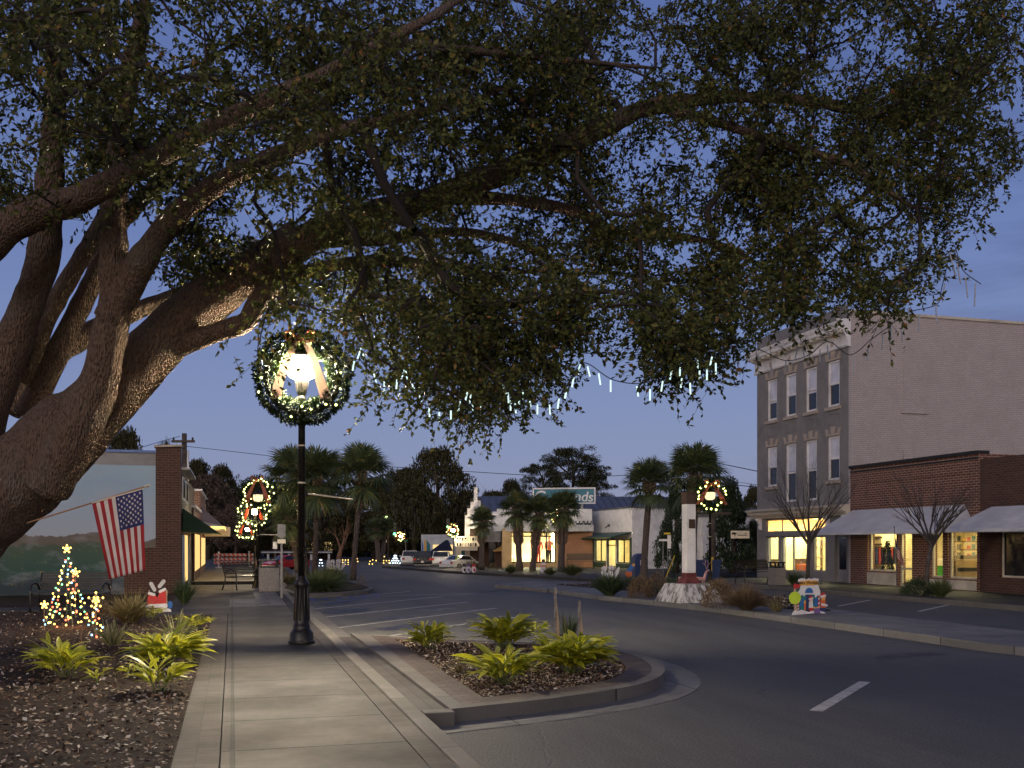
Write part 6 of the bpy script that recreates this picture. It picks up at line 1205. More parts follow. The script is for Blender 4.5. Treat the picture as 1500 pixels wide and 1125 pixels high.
def far_tree(label, px, ytop, half, Y, kind='oak', seed=1, low=.12, name=None, moss=False, grp='trees behind the town', zb=0.0, trunk_px=None):
    x = (px - 750) / F * Y; H = HC + (HY - ytop) / F * Y - zb; Rr = half / F * Y; t = thing(name or {'oak': 'oak_tree', 'pine': 'pine_tree', 'brown': 'leafless_tree', 'cedar': 'cedar_tree'}[kind], label, 'tree', (x, Y, zb), 0, grp)
    m = MB(); h0 = H * low; tr = .022 * H + .06; m.tube([(0, 0, -.1), (.1, 0, h0 + H * .1), (.1, 0, H * .62), (0, 0, H * .9)], [tr * 1.3, tr, tr * .5, tr * .12], 8)
    for i in range(7 if kind != 'cedar' else 3):
        a = i * 2.4; z0 = h0 + (H - h0) * (.1 + .09 * i); m.tube([(.1, 0, z0), (Rr * .45 * math.cos(a), Rr * .45 * math.sin(a), z0 + H * .12), (Rr * .8 * math.cos(a), Rr * .8 * math.sin(a), z0 + H * .17)], [tr * .4, tr * .25, tr * .06], 5)
    m.build('trunk', M['wood_pole'], t, smooth=True); c = link('crown', tree_mesh(kind, seed), t); c.location = (0, 0, h0); c.scale = (Rr * 1.12, Rr * 1.12, (H - h0) * .98); c.rotation_euler.z = random.uniform(0, 6.28)
    if moss:
        global MOSS
        if MOSS is None:
            n = 420; z = rng.uniform(.1, .8, n); a = rng.uniform(0, 6.283, n); w = np.array([rounded(q) for q in z]) * rng.uniform(.5, 1, n); B0 = np.stack([w * np.cos(a), w * np.sin(a), z], 1); L_ = rng.uniform(.06, .20, n)
            s_ = np.stack([-np.sin(a), np.cos(a), 0 * a], 1) * .012; V = np.stack([B0 - s_, B0 + s_, B0 + s_ * .2 - np.array([0, 0, 1]) * L_[:, None], B0 - s_ * .2 - np.array([0, 0, 1]) * L_[:, None]], 1).reshape(-1, 3); MOSS = fast_mesh('moss', V, np.arange(4 * n).reshape(-1, 4), M['moss'])
        o = link('moss', MOSS, t); o.location = c.location; o.scale = c.scale
    return t
for a in (('dark tree crown showing over the mural building roof', 182, 634, 42, 62, 'oak', 1), ('small dark crown beside the brick pier top', 243, 654, 22, 64, 'oak', 2), ('dark tree right behind the wooden utility pole', 290, 678, 34, 105, 'oak', 3), ('dark tree whose crown peaks halfway between utility pole and wreaths', 324, 685, 34, 112, 'oak', 1), ('dark tree behind the orange-ribboned wreath', 372, 708, 40, 108, 'oak', 2), ('broad dark tree filling the gap left of the island palms', 412, 716, 52, 100, 'oak', 3), ('dark tree behind the two thick palms', 468, 708, 56, 96, 'oak', 1), ('dark tree just right of the tall island palm', 548, 706, 50, 98, 'oak', 2),
          ('far oak left of the tall moss-hung tree', 592, 690, 46, 96, 'oak', 3), ('dark tree right of the moss-hung tree behind the pylon', 684, 724, 34, 105, 'oak', 2), ('rounded dark tree over the metal roof left of the teal sign', 748, 706, 30, 112, 'oak', 1), ('dark tree low behind the left end of the metal roof', 722, 722, 30, 120, 'oak', 3), ('small dark tree in the gap left of the grey building', 1106, 716, 26, 100, 'oak', 2), ('low dark tree behind the outbuilding', 1080, 738, 30, 98, 'oak', 1), ('tree filling behind the slender palm crown', 925, 742, 30, 120, 'oak', 3)): far_tree(*a)
far_tree('tall moss-hung oak crowning the middle of the skyline', 640, 660, 50, 92, 'oak', 1, .2, moss=True); far_tree('moss-hung oak with drooping grey strands left of the white mural shop', 606, 708, 48, 90, 'oak', 2, .22, moss=True); far_tree('tallest pine spreading above the teal roof sign', 838, 655, 52, 100, 'pine', 4, .50); far_tree('pine left of the teal roof sign', 795, 678, 40, 104, 'pine', 5, .45); far_tree('pine leaning out at the right of the teal sign', 868, 682, 30, 103, 'pine', 6, .5); far_tree('greyish leafless tree behind the left shops', 305, 700, 44, 98, 'brown', 7, .2); far_tree('reddish leafless tree above the barricade', 345, 742, 34, 92, 'brown', 8, .25)
far_tree('dark cedar between the slender palm and the monument', 988, 712, 32, 50, 'cedar', 9, .02, zb=.1); far_tree('big dark cedar left of the grey building', 1072, 708, 44, 50, 'cedar', 10, .02, zb=.1); far_tree('small cedar hugging the grey building corner', 1102, 762, 22, 52, 'cedar', 9, .02, zb=.1)
for i, (px, yt, hf, Y, lb) in enumerate(((400, 760, 60, 120, 'low dark tree right behind the far store'), (470, 756, 60, 122, 'low dark tree behind the far palms'), (540, 752, 60, 118, 'low dark tree behind the lit angel figure'), (598, 756, 50, 112, 'low dark tree behind the far orange lit wreath'), (650, 760, 46, 110, 'low dark tree behind the white mural shop'), (340, 770, 46, 118, 'low dark tree behind the barricade'))): far_tree(lb, px, yt, hf, Y, 'oak', 1 + i % 3, .02)
for lb, px, yt, seed in (('bare twiggy tree right of the theatre pylon', 700, 702, 31), ('second bare twiggy tree above the metal roof', 725, 708, 37)):
    Y = 115; t = thing('leafless_tree', lb, 'tree', ((px - 750) / F * Y, Y, 0), 0, 'trees behind the town'); random.seed(seed); m = MB(); grow(m, (0, 0, 0), (0, 0, 1), 4.6, .2, 0, 4, .6, .12, sub=(3, 4)); o = m.build('branches', M['bare_bark'], t); hh = max(v[2] for v in m.v); o.scale = (1, 1, (HC + (HY - yt) / F * Y) / hh)
t = thing('orange_lit_tree', 'low forked tree with orange lit bark behind the palm island', 'tree', at(496, 795, 75) - Vector((0, 0, HC)), 0); random.seed(3); m = MB(); grow(m, (0, 0, 0), (0, 0, 1), 1.5, .22, 0, 3, .6, .15); m.build('trunk', M.setdefault('lit_tone_bark', paint('lit_tone_bark', (.16, .085, .045), .9, .2)), t)  # the orange lighting on this tree is painted into its bark colour
random.seed(9)
# ================================================================== vehicles
def car_paint(name, c): return paint(name, c, .22, .03, 2, .2, .5, 0.0, 5)
M['car_red'] = car_paint('car_red', (.30, .012, .018)); M['car_white'] = car_paint('car_white', (.62, .61, .58)); M['car_black'] = car_paint('car_black', (.012, .012, .014)); M['car_blue'] = car_paint('car_blue', (.02, .03, .07)); M['car_silver'] = car_paint('car_silver', (.42, .43, .46)); M['tyre'] = paint('tyre', (.012, .012, .012), .85, .2); M['rim'] = paint('rim', (.4, .4, .4), .35, .1, 3, .8)
M['tail'] = paint('tail_lamp', (.30, .012, .012), .25, .1); M['head'] = paint('head_lamp', (.6, .6, .55), .15, .1); M['plate'] = flat('plate', (.55, .5, .5))
PROF = {  # side outline (y from the front, z), greenhouse outline, wheel positions
 'sedan': dict(L=4.6, W=1.78, body=[(0, .35), (.05, .62), (.9, .80), (1.25, .88), (3.9, .95), (4.5, .90), (4.6, .60), (4.55, .32), (4.3, .25), (.3, .25)], roof=[(1.15, .87), (1.95, 1.40), (2.9, 1.43), (3.95, .95)], wheels=(.85, 3.65), wr=.32),
 'suv': dict(L=4.8, W=1.9, body=[(0, .40), (.05, .80), (1.0, 1.0), (1.3, 1.08), (4.6, 1.12), (4.78, 1.0), (4.8, .55), (4.7, .38), (.3, .32)], roof=[(1.2, 1.07), (1.9, 1.70), (4.2, 1.74), (4.65, 1.12)], wheels=(.95, 3.8), wr=.37),
 'pickup': dict(L=5.6, W=1.95, body=[(0, .45), (.05, .90), (1.2, 1.05), (1.4, 1.1), (3.5, 1.12), (3.52, 1.12), (5.55, 1.12), (5.6, .60), (5.5, .45), (.3, .38)], roof=[(1.3, 1.09), (1.95, 1.75), (3.3, 1.78), (3.55, 1.12)], wheels=(1.0, 4.5), wr=.39)}
def vehicle(name, label, kind, loc, rz, mat, cat='car'):
    p = PROF[kind]; L_, Wd = p['L'], p['W'] / 2; t = thing(name, label, cat, loc, rz, 'parked vehicles')       # local +y is the tail end
    b = MB(); n = len(p['body']); inn = .07
    for s in (-1, 1): b.add([(s * Wd, y, z) for y, z in p['body']], [tuple(range(n)) if s > 0 else tuple(range(n - 1, -1, -1))])
    for i in range(n): j = (i + 1) % n; b.add([(-Wd, *p['body'][i]), (Wd, *p['body'][i]), (Wd, *p['body'][j]), (-Wd, *p['body'][j])], [(0, 1, 2, 3)])
    r = p['roof']; k = len(r); a = [(Wd - .06 - (0 if i in (0, k - 1) else .16)) for i in range(k)]
    for s in (-1, 1): b.add([(s * a[i], *r[i]) for i in range(k)], [tuple(range(k)) if s > 0 else tuple(range(k - 1, -1, -1))])
    for i in range(k - 1): b.add([(-a[i], *r[i]), (a[i], *r[i]), (a[i+1], *r[i+1]), (-a[i+1], *r[i+1])], [(0, 1, 2, 3)])
    if kind == 'pickup': b.box(-Wd + .12, 3.62, 1.123, Wd - .12, 5.45, 1.13)
    b.build('body', mat, t, smooth=False, bevel=.05)
    def lerp2(i, j, u): return (r[i][0] + (r[j][0] - r[i][0]) * u, r[i][1] + (r[j][1] - r[i][1]) * u, a[i] + (a[j] - a[i]) * u)
    for nm, i, j in (('windscreen', 0, 1), ('rear_window', k - 1, k - 2)):
        (y0, z0, a0), (y1, z1, a1) = lerp2(i, j, .12), lerp2(i, j, .9); o_ = -.012 if nm == 'windscreen' else .012
        g = MB(); g.prism([(-a0 + .08, y0 + o_, z0 + .012), (a0 - .08, y0 + o_, z0 + .012), (a1 - .06, y1 + o_, z1 + .012), (-a1 + .06, y1 + o_, z1 + .012)], (0, o_ * .5, .006)); g.build(nm, M['dark_glass'], t)
    for s in (-1, 1):
        q = [lerp2(0, 1, .16), lerp2(0, 1, .88), lerp2(k - 1, k - 2, .88), lerp2(k - 1, k - 2, .18)]; q[1] = (q[1][0] + .1, q[1][1], q[1][2]); q[2] = (q[2][0] - .1, q[2][1], q[2][2]); q[0] = (q[0][0] + .2, q[0][1], q[0][2]); q[3] = (q[3][0] - .2, q[3][1], q[3][2])
        g = MB(); g.prism([(s * (x + .006), y, z) for y, z, x in q], (s * .006, 0, 0)); g.build('side_window', M['dark_glass'], t)
        for wy in p['wheels']:
            w = MB(); R_ = p['wr']; w.tube([(s * (Wd - .20), wy, R_), (s * (Wd + .01), wy, R_)], R_, 18); w = w.build('wheel', M['tyre'], t); c = MB(); c.tube([(s * (Wd + .002), wy, R_), (s * (Wd + .02), wy, R_)], R_ * .62, 12); c.build('rim', M['rim'], w)
        zt = .62 if kind == 'sedan' else .85
        MB().box(s * Wd * .68 if s > 0 else -Wd * .97, L_ - .06, zt, Wd * .97 if s > 0 else -Wd * .68, L_ + .015, zt + .2).build('taillight', M['tail'], t); MB().box(s * Wd * .62 if s > 0 else -Wd * .95, -.02, zt - .05, Wd * .95 if s > 0 else -Wd * .62, .12, zt + .1).build('headlight', M['head'], t)
        MB().box(s * Wd if s > 0 else -Wd - .16, r[0][0] + .35, r[0][1] + .04, Wd + .16 if s > 0 else -Wd, r[0][0] + .50, r[0][1] + .17).build('mirror', mat, t)
    MB().box(-.16, L_ + .002, .55 if kind == 'sedan' else .62, .16, L_ + .02, .68 if kind == 'sedan' else .75).build('licence_plate', M['plate'], t); MB().box(-Wd * .95, L_ - .02, .30, Wd * .95, L_ + .05, .44).build('bumper', M['grey_metal'] if kind != 'sedan' else mat, t); return t
def place_tail(px, Y, rz, kind): # centre of the tail at a pixel column and distance
    x = (px - 750) / F * Y; L_ = PROF[kind]['L']; return Vector((x + math.sin(rz) * L_, Y - math.cos(rz) * L_ + L_ * 0 , .0)) if False else Vector((x, Y, 0)) - Vector((-math.sin(rz) * L_, math.cos(rz) * L_, 0))
def park(name, label, kind, px, Y, deg, mat, cat='car'): rz = R(180 + deg); v_ = vehicle(name, label, kind, (0, 0, 0), rz, mat, cat); v_.scale = (CS,) * 3; v_.location = Vector(((px - 750) / F * Y, Y, 0)) - Vector((-math.sin(rz), math.cos(rz), 0)) * PROF[kind]['L'] * CS; return v_
CS = .62
park('pickup_truck', 'white pickup truck parked leftmost with its tail to the road', 'pickup', 602, 66, 8, M['car_white'], 'truck'); park('pickup_truck', 'black pickup truck parked between white pickup and white cars', 'pickup', 619, 63.5, 6, M['car_black'], 'truck')
park('parked_car', 'dark blue car mostly hidden behind the black pickup and silver car', 'suv', 632, 67, 4, M['car_blue']); park('parked_car', 'pale silver hatchback parked behind the white sedan', 'suv', 645, 64, 0, M['car_silver']); park('parked_car', 'white sedan nearest the road seen from its rear right corner', 'sedan', 653, 59.5, -40, M['car_white'])
vehicle('parked_car', 'red car parked beyond the trash bin', 'sedan', at(389, 795, 60) - Vector((0, 0, HC)), R(-42), M['car_red']).scale = (CS,) * 3
# ================================================================== street furniture
def bench(label, loc, rz, group='park benches'):
    t = thing('park_bench', label, 'bench', loc, rz, group)                    # faces local -y
    for x in (-.78, .78):
        m = MB(); m.tube([(x, -.28, 0), (x, -.24, .22), (x, -.26, .42), (x, -.22, .60), (x, -.05, .66), (x, .12, .62), (x, .20, .50)], .022, 6); m.tube([(x, .30, 0), (x, .20, .25), (x, .18, .42), (x, .26, .65), (x, .34, .86)], .022, 6); m.tube([(x, -.26, .42), (x, .18, .42)], .02, 6); m.build('side_frame', M['black_metal'], t, smooth=True)
    m = MB()
    for i in range(7): y = -.24 + i * .066; m.box(-.77, y, .425, .77, y + .045, .445)
    m.build('seat', M['black_metal'], t); m = MB()
    for i in range(7): q = i / 6; y, z = .20 + .13 * q, .50 + .34 * q; m.box(-.77, y, z, .77, y + .018, z + .042)
    m.build('backrest', M['black_metal'], t); return t
bench('black metal bench beside the trash bin on the left pavement, seen end on', gr(359, 863, KZ), R(68)); bench('black metal bench on the right pavement beside its stone trash bin', at(1108, 795, Y_on(1108, 18.9)) - Vector((0, 0, HC - KZ)), RZ + R(12))
bench('black bench against the orange brick wall of the store', at(850, 795, 58) - Vector((0, 0, HC - KZ)), R(-4)); bench('dark slatted bench behind the cone of lights under the mural', gr(86, 900, .1) + Vector((0, .6, 0)), R(2))
def bin_(label, loc, rz, w=.56, h=.98):
    t = thing('trash_bin', label, 'trash bin', loc, rz, 'stone trash bins'); w /= 2
    MB().box(-w, -w, 0, w, w, h * .74).build('base', M['stone_bin'], t, bevel=.02); b = MB(); b.box(-w + .02, -w + .02, h * .745, w - .02, w - .02, h * .80)
    for sx in (-1, 1):
        for sy in (-1, 1): b.box(sx * (w - .07) - .03, sy * (w - .07) - .03, h * .80, sx * (w - .07) + .03, sy * (w - .07) + .03, h * .94)
    b.box(-w + .01, -w + .01, h * .94, w - .01, w - .01, h); b.build('lid', M['black_metal'], t, bevel=.01); return t
M['stone_bin'] = paint('stone_bin', (.20, .18, .16), .9, .2, 30, 0, .2, .8, 50)
bin_('stone trash bin with black lid at the left kerb by the bench', gr(394, 866, KZ), RZ, .62, 1.0); bin_('stone trash bin with black lid beside the bench before the grey building', at(1138, 795, Y_on(1138, 18.75)) - Vector((0, 0, HC - KZ)), RZ, .46, .84)
# sign post seen from behind at the kerb
g = gr(412.5, 876, KZ); t = thing('sign_post', 'grey sign post at the left kerb with the back of its signs toward us', 'sign', g, R(8)); k = g.y / F
MB().box(-.03, -.03, 0, .03, .03, (876 - 768) * k).build('post', M['grey_metal'], t); MB().box(-.11, -.045, (876 - 787) * k, .11, -.033, (876 - 768) * k).build('sign_panel', M['grey_metal'], t); MB().box(-.11, -.048, (876 - 796) * k, .11, -.035, (876 - 790) * k).build('small_panel', M['cream_paint'], t)
# barricade across the far pavement
t = thing('barricade', 'red and white striped three-board road barricade across the far pavement', 'barricade', at(313, 795, 60) - Vector((0, 0, HC - KZ)), 0); Wb = 58 / F * 60
for z in (824.5, 819, 813):
    zb = HC + (HY - z) / F * 60 - KZ - .08; o = MB().box(0, 0, zb, Wb, .03, zb + .17).build('board', M['flag_white'], t); s_ = MB(); n = 9
    for i in range(n): x = Wb * i / n + .02; s_.prism([(x, -.006, zb + .001), (x + Wb / n * .5, -.006, zb + .001), (x + Wb / n * .5 - .1 + .12, -.006, zb + .169), (x + .02, -.006, zb + .169)] if False else [(x + .10, -.006, zb + .001), (x + .10 + Wb / n * .45, -.006, zb + .001), (x + Wb / n * .45, -.006, zb + .169), (x, -.006, zb + .169)], (0, .005, 0))
    s_.build('stripe', M['barricade_red'], o)
for x in (.25, Wb - .3): b = MB(); b.box(x, .032, 0, x + .07, .10, 1.0); b.box(x - .02, -.45, 0, x + .09, .55, .06); b.build('upright', M['flag_white'], t)
# white monument pillar
g = gr(1000, 886, KZ); Y0 = 24.6; t = thing('monument_pillar', 'white square pillar with brown cap on a stained sloping concrete base', 'monument', at(1009, 795, 25.6) - Vector((0, 0, HC - KZ)), R(22))
def frustum(w0, d0, w1, d1, z0, z1, mb): 
    vs = [(-w0, -d0, z0), (w0, -d0, z0), (w0, d0, z0), (-w0, d0, z0), (-w1, -d1, z1), (w1, -d1, z1), (w1, d1, z1), (-w1, d1, z1)]; return mb.add(vs, [(0, 3, 2, 1), (4, 5, 6, 7), (0, 1, 5, 4), (1, 2, 6, 5), (2, 3, 7, 6), (3, 0, 4, 7)])
tt = NT('stained_concrete'); v = tt.coord(scale=(3, 3, .3)); c = tt.mix(tt.ramp(tt.noise(v, 2.2, 8, .7), [(.46, 0.0), (.58, .9)]), (.52, .51, .50), (.075, .065, .05)); tt.bsdf(c, .85, 0, .2, bump=tt.noise(tt.coord(), 40, 3), bstr=.4, bdist=.01); M['stained_concrete'] = tt.m
b = MB(); frustum(.65, .65, .45, .45, 0, .47, b); b.build('base', M['stained_concrete'], t, bevel=.015); k = 25.4 / F
b = MB(); frustum(.24, .24, .15, .15, .473, .62, b); b.box(-.14, -.14, .62, .14, .14, .74); b.build('steel_foot', M.setdefault('rust_red', paint('rust_red', (.12, .03, .022), .7, .25, 6)), t)
zt = HC + (HY - 720) * k - KZ; zc = HC + (HY - 738) * k - KZ; b = MB(); b.box(-.13, -.13, .743, .13, .13, zc - .003); b.build('shaft', M['white_paint'], t, bevel=.01); b = MB(); b.box(-.135, -.135, zc, .135, .135, zt); b.build('cap', M['brown_wood'], t)
MB().box(-.08, -.14, HC + (HY - 774) * k - KZ, .105, -.132, HC + (HY - 760.5) * k - KZ).build('plaque', M['brown_wood'], t)
# cut-outs and lit figures around the junction
def cut(name, label, cat, px, py, Y, polys, mats, zb=KZ, sc=1.0, rz=0):
    x = (px - 750) / F * Y; t = thing(name, label, cat, (x, Y, zb), rz); k = Y / F * sc
    for nm, pl_, mt, y0 in polys: layer(t, nm, [[(a * k, b_ * k) for a, b_ in q] for q in pl_], M[mt], y0, .016)
    m = MB(); m.box(-.02, .018, -.0, .02, .04, 6 * k); m.build('stake', M['p_wood'], t); return t
D_ = lambda cx, cy, r, rz=None, n=14: [(cx + r * math.cos(2 * math.pi * i / n), cy + (rz or r) * math.sin(2 * math.pi * i / n)) for i in range(n)]
angel = [('board', [[(-12, 0), (-9, 7), (-13, 14), (-9, 18), (-3, 12), (-1, 18), (4, 18), (5, 10), (8, 14), (13, 22), (15, 20), (13, 12), (8, 5), (6, 0)], D_(-8, 19, 4), D_(2.5, 20, 4.2)], 'p_white', 0)]
cut('yard_cutout', 'white angel silhouette cutout over the dark spiky median clump', 'yard decoration', 893, 868, 31, angel, M, KZ + .3); cut('yard_cutout', 'white angel silhouette cutout in the grass by the tall island palm', 'yard decoration', 494, 856, 41.5, [(a, b_, c_, d_) for a, b_, c_, d_ in angel], M, KZ + .25, .85); cut('yard_cutout', 'slim pale candle shaped cutout left of the island angel', 'yard decoration', 481, 846, 43, [('board', [[(-2.5, 0), (2.5, 0), (3, 8), (2, 14), (0, 17), (-2, 14), (-3, 8)]], 'p_white', 0)], M, KZ + .35)
cut('yard_cutout', 'small cutout of a figure in a pink cap left of the white angel', 'yard decoration', 885, 850, 33, [('body', [[(-3, 0), (3, 0), (2.5, 12), (-2, 13)]], 'p_wood', 0), ('head', [D_(.5, 15, 3)], 'p_skin', -.01), ('hat', [[(-2.5, 17), (3.5, 17), (1, 22)]], 'p_red', -.01)], M, KZ + .3)
cut('yard_cutout', 'blue capped round cutout figure beside the slender palm', 'yard decoration', 921, 850, 33, [('body', [D_(0, 8, 5)], 'p_orange', 0), ('cap', [[(-4, 12), (3, 11), (9, 20), (8, 23), (3, 22)]], 'p_blue', -.01), ('pompom', [D_(7, 21, 2.2)], 'p_gold', -.02)], M, KZ + .3)
cut('yard_cutout', 'small snowman cutout with dark hat at the store kerb', 'yard decoration', 796, 842, 50, [('body', [D_(0, 5, 5, 5.5), D_(0, 12, 3.6)], 'p_white', 0), ('hat', [[(-4, 15), (4, 15), (4, 16), (2.5, 16), (2.5, 20), (-2.5, 20), (-2.5, 16), (-4, 16)]], 'p_black', -.01), ('scarf', [[(-4, 9), (5, 9), (5, 11), (-4, 11)]], 'p_orange', -.01)], M)
for i, (px, lb, c_) in enumerate(((680, 'little penguin cutout in a dark cap by the white sedan', 'p_black'), (686, 'middle cutout figure with purple scarf behind the sedan bumper', 'p_purple'), (694, 'round red and white cutout figure by the grass tuft', 'p_red'))): cut('yard_cutout', lb, 'yard decoration', px, 836, 50, [('body', [D_(0, 5, 3.6, 5)], 'p_white', 0), ('cap', [[(-3, 9), (3, 9), (2, 13), (-2, 13)]], c_, -.01), ('belly', [D_(.8, 4, 1.6, 2.6)], c_, -.01)], M)
for i, (px, lb) in enumerate(((1000.5, 'pinkish wire reindeer left of the pillar foot'), (1026, 'pinkish wire reindeer right of the pillar foot'))):
    t = thing('wire_reindeer', lb, 'yard decoration', at(px, 795, 27) - Vector((0, 0, HC - KZ - .12)), 0); m = MB()
    m.tube([(-.12, 0, .42), (.1, 0, .42), (.16, 0, .62), (.24, 0, .66)], [.06, .055, .03, .025], 6)
    for x in (-.11, -.06, .05, .10): m.tube([(x, 0, .40), (x + .01, 0, 0)], .012, 4)
    m.build('body', M.setdefault('pink_wire', flat('pink_wire', (.45, .25, .22))), t); m = MB()
    for s in (-1, 1): m.tube([(.17, 0, .68), (.17 + s * .05, .03 * s, .80), (.17 + s * .12, .04 * s, .86)], .008, 4); m.tube([(.17 + s * .05, .03 * s, .80), (.17 + s * .03, 0, .92)], .007, 4)
    m.build('antlers', M['pink_wire'], t)
def lit_figure(label, px, py, Y, segs, kind, size, cat='light figure', name='light_figure'):
    t = thing(name, label, cat, at(px, 795, Y) - Vector((0, 0, HC)), 0); m = MB(); k = Y / F; P = []
    for s in segs:
        pts = [Vector((a * k, 0, b_ * k)) for a, b_ in s]; m.tube(pts, .02, 4)
        for i in range(len(pts) - 1):
            n = max(1, int((pts[i+1] - pts[i]).length / .16)); P += [pts[i].lerp(pts[i+1], j / n) for j in range(n)]
    m.build('frame', M['grey_metal'], t); bulbs(t, P, kind, size); return t
M['bulb_cool'] = glow('bulb_cool', (.75, .88, 1), 2.2); bulb_me['bulb_cool'] = MB().ball((0, 0, 0), .022, 6).mesh('bulb', M['bulb_cool']); M['bulb_amber'] = glow('bulb_amber', (1, .62, .15), 2.5); bulb_me['bulb_amber'] = MB().ball((0, 0, 0), .022, 6).mesh('bulb', M['bulb_amber'])
lit_figure('cone of cool white lights left of the white pickup', 579, 828, 72, [[(-9, 0), (-3, 10), (0, 18)], [(9, 0), (3, 10), (0, 18)], [(-4, 0), (0, 18)], [(4, 0), (0, 18)], [(0, 0), (0, 18)], [(-8, 2), (8, 2)], [(-5, 7), (5, 7)]], 'bulb_cool', 2.2); lit_figure('golden lit deer figure with raised head', 566, 828, 72, [[(-4, 0), (-4, 7), (4, 7), (4, 0)], [(-4, 7), (-3, 13), (-1, 16)], [(-3, 13), (-5, 18)], [(4, 7), (5, 12)]], 'bulb_amber', 2.0); lit_figure('golden lit crouching deer figure near the pair of far palms', 546, 828, 72, [[(-5, 2), (-4, 6), (0, 8), (5, 7)], [(-5, 2), (4, 2)], [(5, 7), (4, 1)]], 'bulb_amber', 2.0)
lit_figure('lit gift box outline right of the low forked tree', 506, 826, 74, [[(-4, 0), (-4, 7), (4, 7), (4, 0), (-4, 0)]], 'bulb_amber', 2.0); lit_figure('lit winged angel figure between island palms', 470, 826, 70, [[(-2.5, 0), (-1, 9), (1, 9), (2.5, 0), (-2.5, 0)], [(0, 9), (0, 12)]], 'bulb_cool', 2.2); lit_figure('amber lit candle arch right of the tall island palm', 523, 826, 76, [[(-2, 0), (0, 8), (2, 0)]], 'bulb_amber', 2.0)
# stakes standing in the island
for lb, px, y0, y1 in (('taller weathered white stake left in the island irises', 813.5, 860, 945), ('shorter weathered white stake right in the island irises', 848.5, 880, 955)):
    Y = 14.0; t = thing('stake', lb, 'stake', at(px, 795, Y) - Vector((0, 0, HC - .1)), R(20), 'weathered stakes in the island'); h = HC + (HY - y0) / F * Y - .1
    MB().box(-.018, -.010, 0, .018, .010, h).build('board', M.setdefault('old_board', paint('old_board', (.24, .21, .17), .9, .3, 14, dirt=(.06, .05, .04))), t); b = MB(); b.prism([(.019, .0, .0), (.07, .0, .0), (.055, .0, h * .45), (.019, .0, h * .85)], (0, .01, 0)); b.build('splinter', M['tan'], t)
# mailboxes, street name signs, utility pieces
t = thing('mailbox', 'blue collection mailbox just left of the slender palm trunk', 'mailbox', at(937, 795, 40) - Vector((0, 0, HC)), R(10)); b = MB(); b.prism([(-.27, -.25, .18), (.27, -.25, .18), (.27, -.25, .95)] + [(.27 * math.cos(i * math.pi / 10), -.25, .95 + .27 * math.sin(i * math.pi / 10)) for i in range(1, 10)] + [(-.27, -.25, .95)], (0, .5, 0)); b.build('box', M.setdefault('mail_blue', flat('mail_blue', (.012, .03, .10))), t)
for x in (-.22, .22):
    for y in (-.2, .2): MB().box(x - .03, y - .03, 0, x + .03, y + .03, .178).build('leg', M['mail_blue'], t)
MB().box(-.06, -.262, .75, .08, -.252, .95).build('sticker', M['plate'], t)
t = thing('recycling_bin', 'wide blue bin behind the pillar beside the yellow marker', 'bin', at(1034, 795, 42) - Vector((0, 0, HC - .1)), 0); b = MB(); frustum(.48, .35, .55, .42, 0, .75, b); b.build('body', M['mail_blue'], t); MB().box(-.58, -.45, .753, .58, .45, .82).build('lid', M['mail_blue'], t)
t = thing('marker_post', 'yellow hydrant marker post in front of the cedar', 'post', at(1042, 795, 41) - Vector((0, 0, HC - .1)), 0); MB().tube([(0, 0, 0), (0, 0, .9)], .03, 6).build('post', M.setdefault('yellow', flat('yellow', (.5, .36, .02))), t); MB().box(-.09, -.04, .86, .09, .04, .95).build('cross_bar', M['yellow'], t)
t = thing('street_sign', 'street name sign post with white and amber blades before the cedar', 'sign', at(978, 795, 44) - Vector((0, 0, HC - .1)), 0); k = 44 / F; z = HC + (HY - 783) * k - .1
MB().box(-.02, -.02, 0, .02, .02, z).build('post', M['grey_metal'], t); MB().box(-.17, -.03, z + .003, .12, .0, z + .09).build('blade', M['yellow'], t); MB().box(-.01, -.06, z - .62, .14, -.025, z - .03).build('stop_sign_edge', M['white_paint'], t)
t = thing('street_sign', 'shorter sign post with a white blade left of the street name sign', 'sign', at(971.5, 795, 44) - Vector((0, 0, HC - .1)), 0); MB().box(-.02, -.02, 0, .02, .02, z - .3).build('post', M['grey_metal'], t); MB().box(-.19, -.03, z - .297, .19, .0, z - .20).build('blade', M['white_paint'], t)
t = thing('guy_wire_guard', 'slanting yellow guy wire guard beside the street signs', 'cable guard', at(975, 795, 43) - Vector((0, 0, HC - .1)), 0); MB().tube([(0, 0, 0), (.40, 0, 1.0)], .025, 6).build('guard', M['yellow'], t)
t = thing('street_sign', 'small white regulatory sign far behind the trash bin', 'sign', at(403, 795, 64) - Vector((0, 0, HC)), 0); MB().box(-.02, -.02, 0, .02, .02, 1.75).build('post', M['grey_metal'], t); MB().box(-.14, -.04, 1.25, .14, -.024, 1.72).build('sign_panel', M['white_paint'], t)
t = thing('street_sign', 'small green street name sign left of the white mural shop', 'sign', at(594.5, 795, 70) - Vector((0, 0, HC)), 0); MB().box(-.02, -.02, 0, .02, .02, 1.75).build('post', M['grey_metal'], t); MB().box(-.12, -.03, 1.755, .12, .0, 1.84).build('blade', M.setdefault('sign_green', flat('sign_green', (.01, .16, .07))), t)
UP = {}
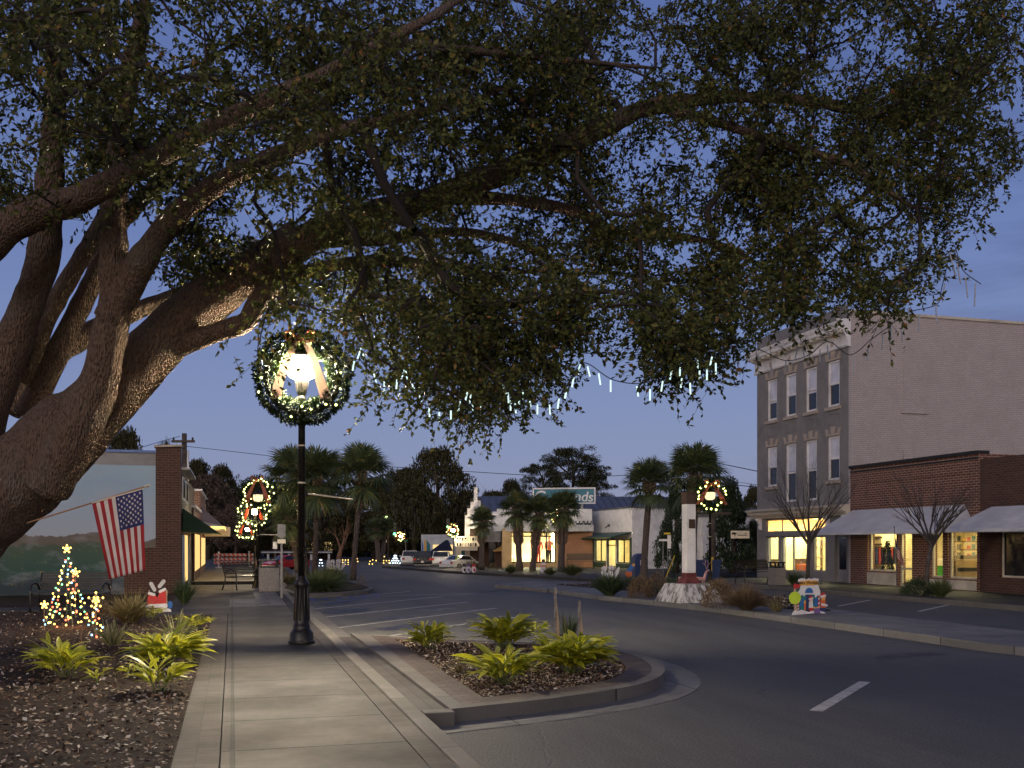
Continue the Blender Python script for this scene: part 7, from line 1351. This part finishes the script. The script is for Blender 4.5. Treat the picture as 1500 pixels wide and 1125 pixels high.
def pole(label, px, ytop, Y, r, pipe=False):
    b0 = at(px, 795, Y) - Vector((0, 0, HC)); t = thing('utility_pole', label, 'utility pole', b0, 0, 'wooden utility poles'); h = HC + (HY - ytop) / F * Y; MB().tube([(0, 0, 0), (0, 0, h)], [r * 1.1, r * .85], 10).build('pole', M['wood_pole'], t, smooth=True)
    if pipe: MB().tube([(r * 1.35, -.05, 0), (r * 1.35, -.05, h * .88)], .05, 6).build('conduit', M['awn_white'], t)
    MB().box(-.55 if pipe else -.8, -.06 - r, h - .45, .55 if pipe else .8, -.002 - r, h - .33).build('crossarm', M['wood_pole'], t)
    for x in (-.45, .45): MB().lathe([(.03, 0), (.05, .03), (.05, .10), (.02, .13)], (x, -.03 - r, h - .328), 8).build('insulator', M['dark'], t)
    return t
pole('wooden utility pole with conduit behind the brick pier', 270, 635, 47, .14, True); pole('utility pole behind the lit wreath lamp before the cedar', 1045, 740, 46, .12)
def wire(label, pts, Y0, Y1, r=.013, sag=.0):
    x0, x1 = pts[0][0], pts[-1][0]; m = MB(); sp = spline([(a, b_, 0) for a, b_ in pts], 6); m.tube([at(p[0], p[1], Y0 + (Y1 - Y0) * (p[0] - x0) / (x1 - x0)) for p in sp], r, 4); tag(m.build('overhead_wire', M['wire']), label, 'wire', 'overhead wires')
wire('overhead wire from the utility pole down to the island palms', [(270, 653.5), (320, 659), (392, 667.5), (470, 678)], 47, 52); wire('long overhead wire crossing the skyline behind the palms', [(470, 678), (560, 683), (690, 691), (780, 696), (900, 697), (1000, 690)], 60, 60, .018); wire('wire from the brick pier corner to the utility pole top', [(205, 656), (235, 647), (264, 639)], 40, 47); wire('drooping service wire below the pole top', [(254, 644), (259, 650), (263, 658), (270, 655)], 44, 47, .012)
wire('upper thick wire running to the grey building', [(1000, 668), (1064, 681), (1113, 691)], 52, 46, .02); wire('lower thick wire running to the grey building', [(1000, 701), (1064, 708.5), (1113, 714.5)], 52, 46, .018); wire('thin wire between the two thick ones by the grey building', [(1000, 690), (1070, 704), (1113, 711)], 52, 46, .01)
t = thing('banner_arm', 'pale banner arm reaching from the lamp pole toward the tall island palm', 'banner arm', at(449, 723, 14.7), 0); e = at(517, 731.5, 14.9) - at(449, 723, 14.7); MB().tube([(0, 0, 0), e], [.014, .011], 8).build('rod', M['cream_paint'], t); MB().lathe([(.02, -.03), (.024, 0), (.02, .03)], (0, 0, 0), 8).build('socket', M['black_metal'], t)
for lb, px, ln_, Y in (('pale banner arm on the lamp right of the monument pillar', 1038, -18, 33.5), ('pale banner arm on the second left lamp', 381, 26, 33.5)): MBt = MB().tube([at(px, 783, Y), at(px + ln_, 783.5, Y)], .016, 6); tag(MBt.build('banner_arm', M['cream_paint']), lb, 'banner arm')
t = thing('wall_lamp', 'green-white street light high in the dark trees', 'street lamp', at(566, 758, 88), 0); MB().ball((0, 0, 0), .13, 8).build('lens', M.setdefault('green_lamp', glow('green_lamp', (.7, 1, .4), 6)), t); MB().tube([(0, 0, .1), (.1, .5, .25), (.1, .6, -5.0)], .05, 5).build('arm', M['wood_pole'], t)
for lb, px, py in (('green traffic light left of the far orange lit wreath', 578, 782), ('green traffic light left of the bright wreath over the sedan', 656, 772)):
    t = thing('traffic_light', lb, 'traffic light', at(px, py, 86), 0, 'green traffic lights'); MB().box(-.14, -.02, -.15, .14, .2, .75).build('housing', M['black_metal'], t); MB().ball((0, -.06, 0), .12, 8).build('lens', M.setdefault('go_lamp', glow('go_lamp', (.15, 1, .35), 3)), t); MB().tube([(0, .1, .75), (0, .1, 3.0)], .02, 4).build('hanger', M['wire'], t)
# the lamp post standing on the pavement just behind the camera: same lamp, one spacing back along the kerb
make_lamp('street lamp behind the camera on the same pavement', ST(-7.5, 1.0, KZ), gm='lamp_glow_soft')
print('objects', len(D.objects))
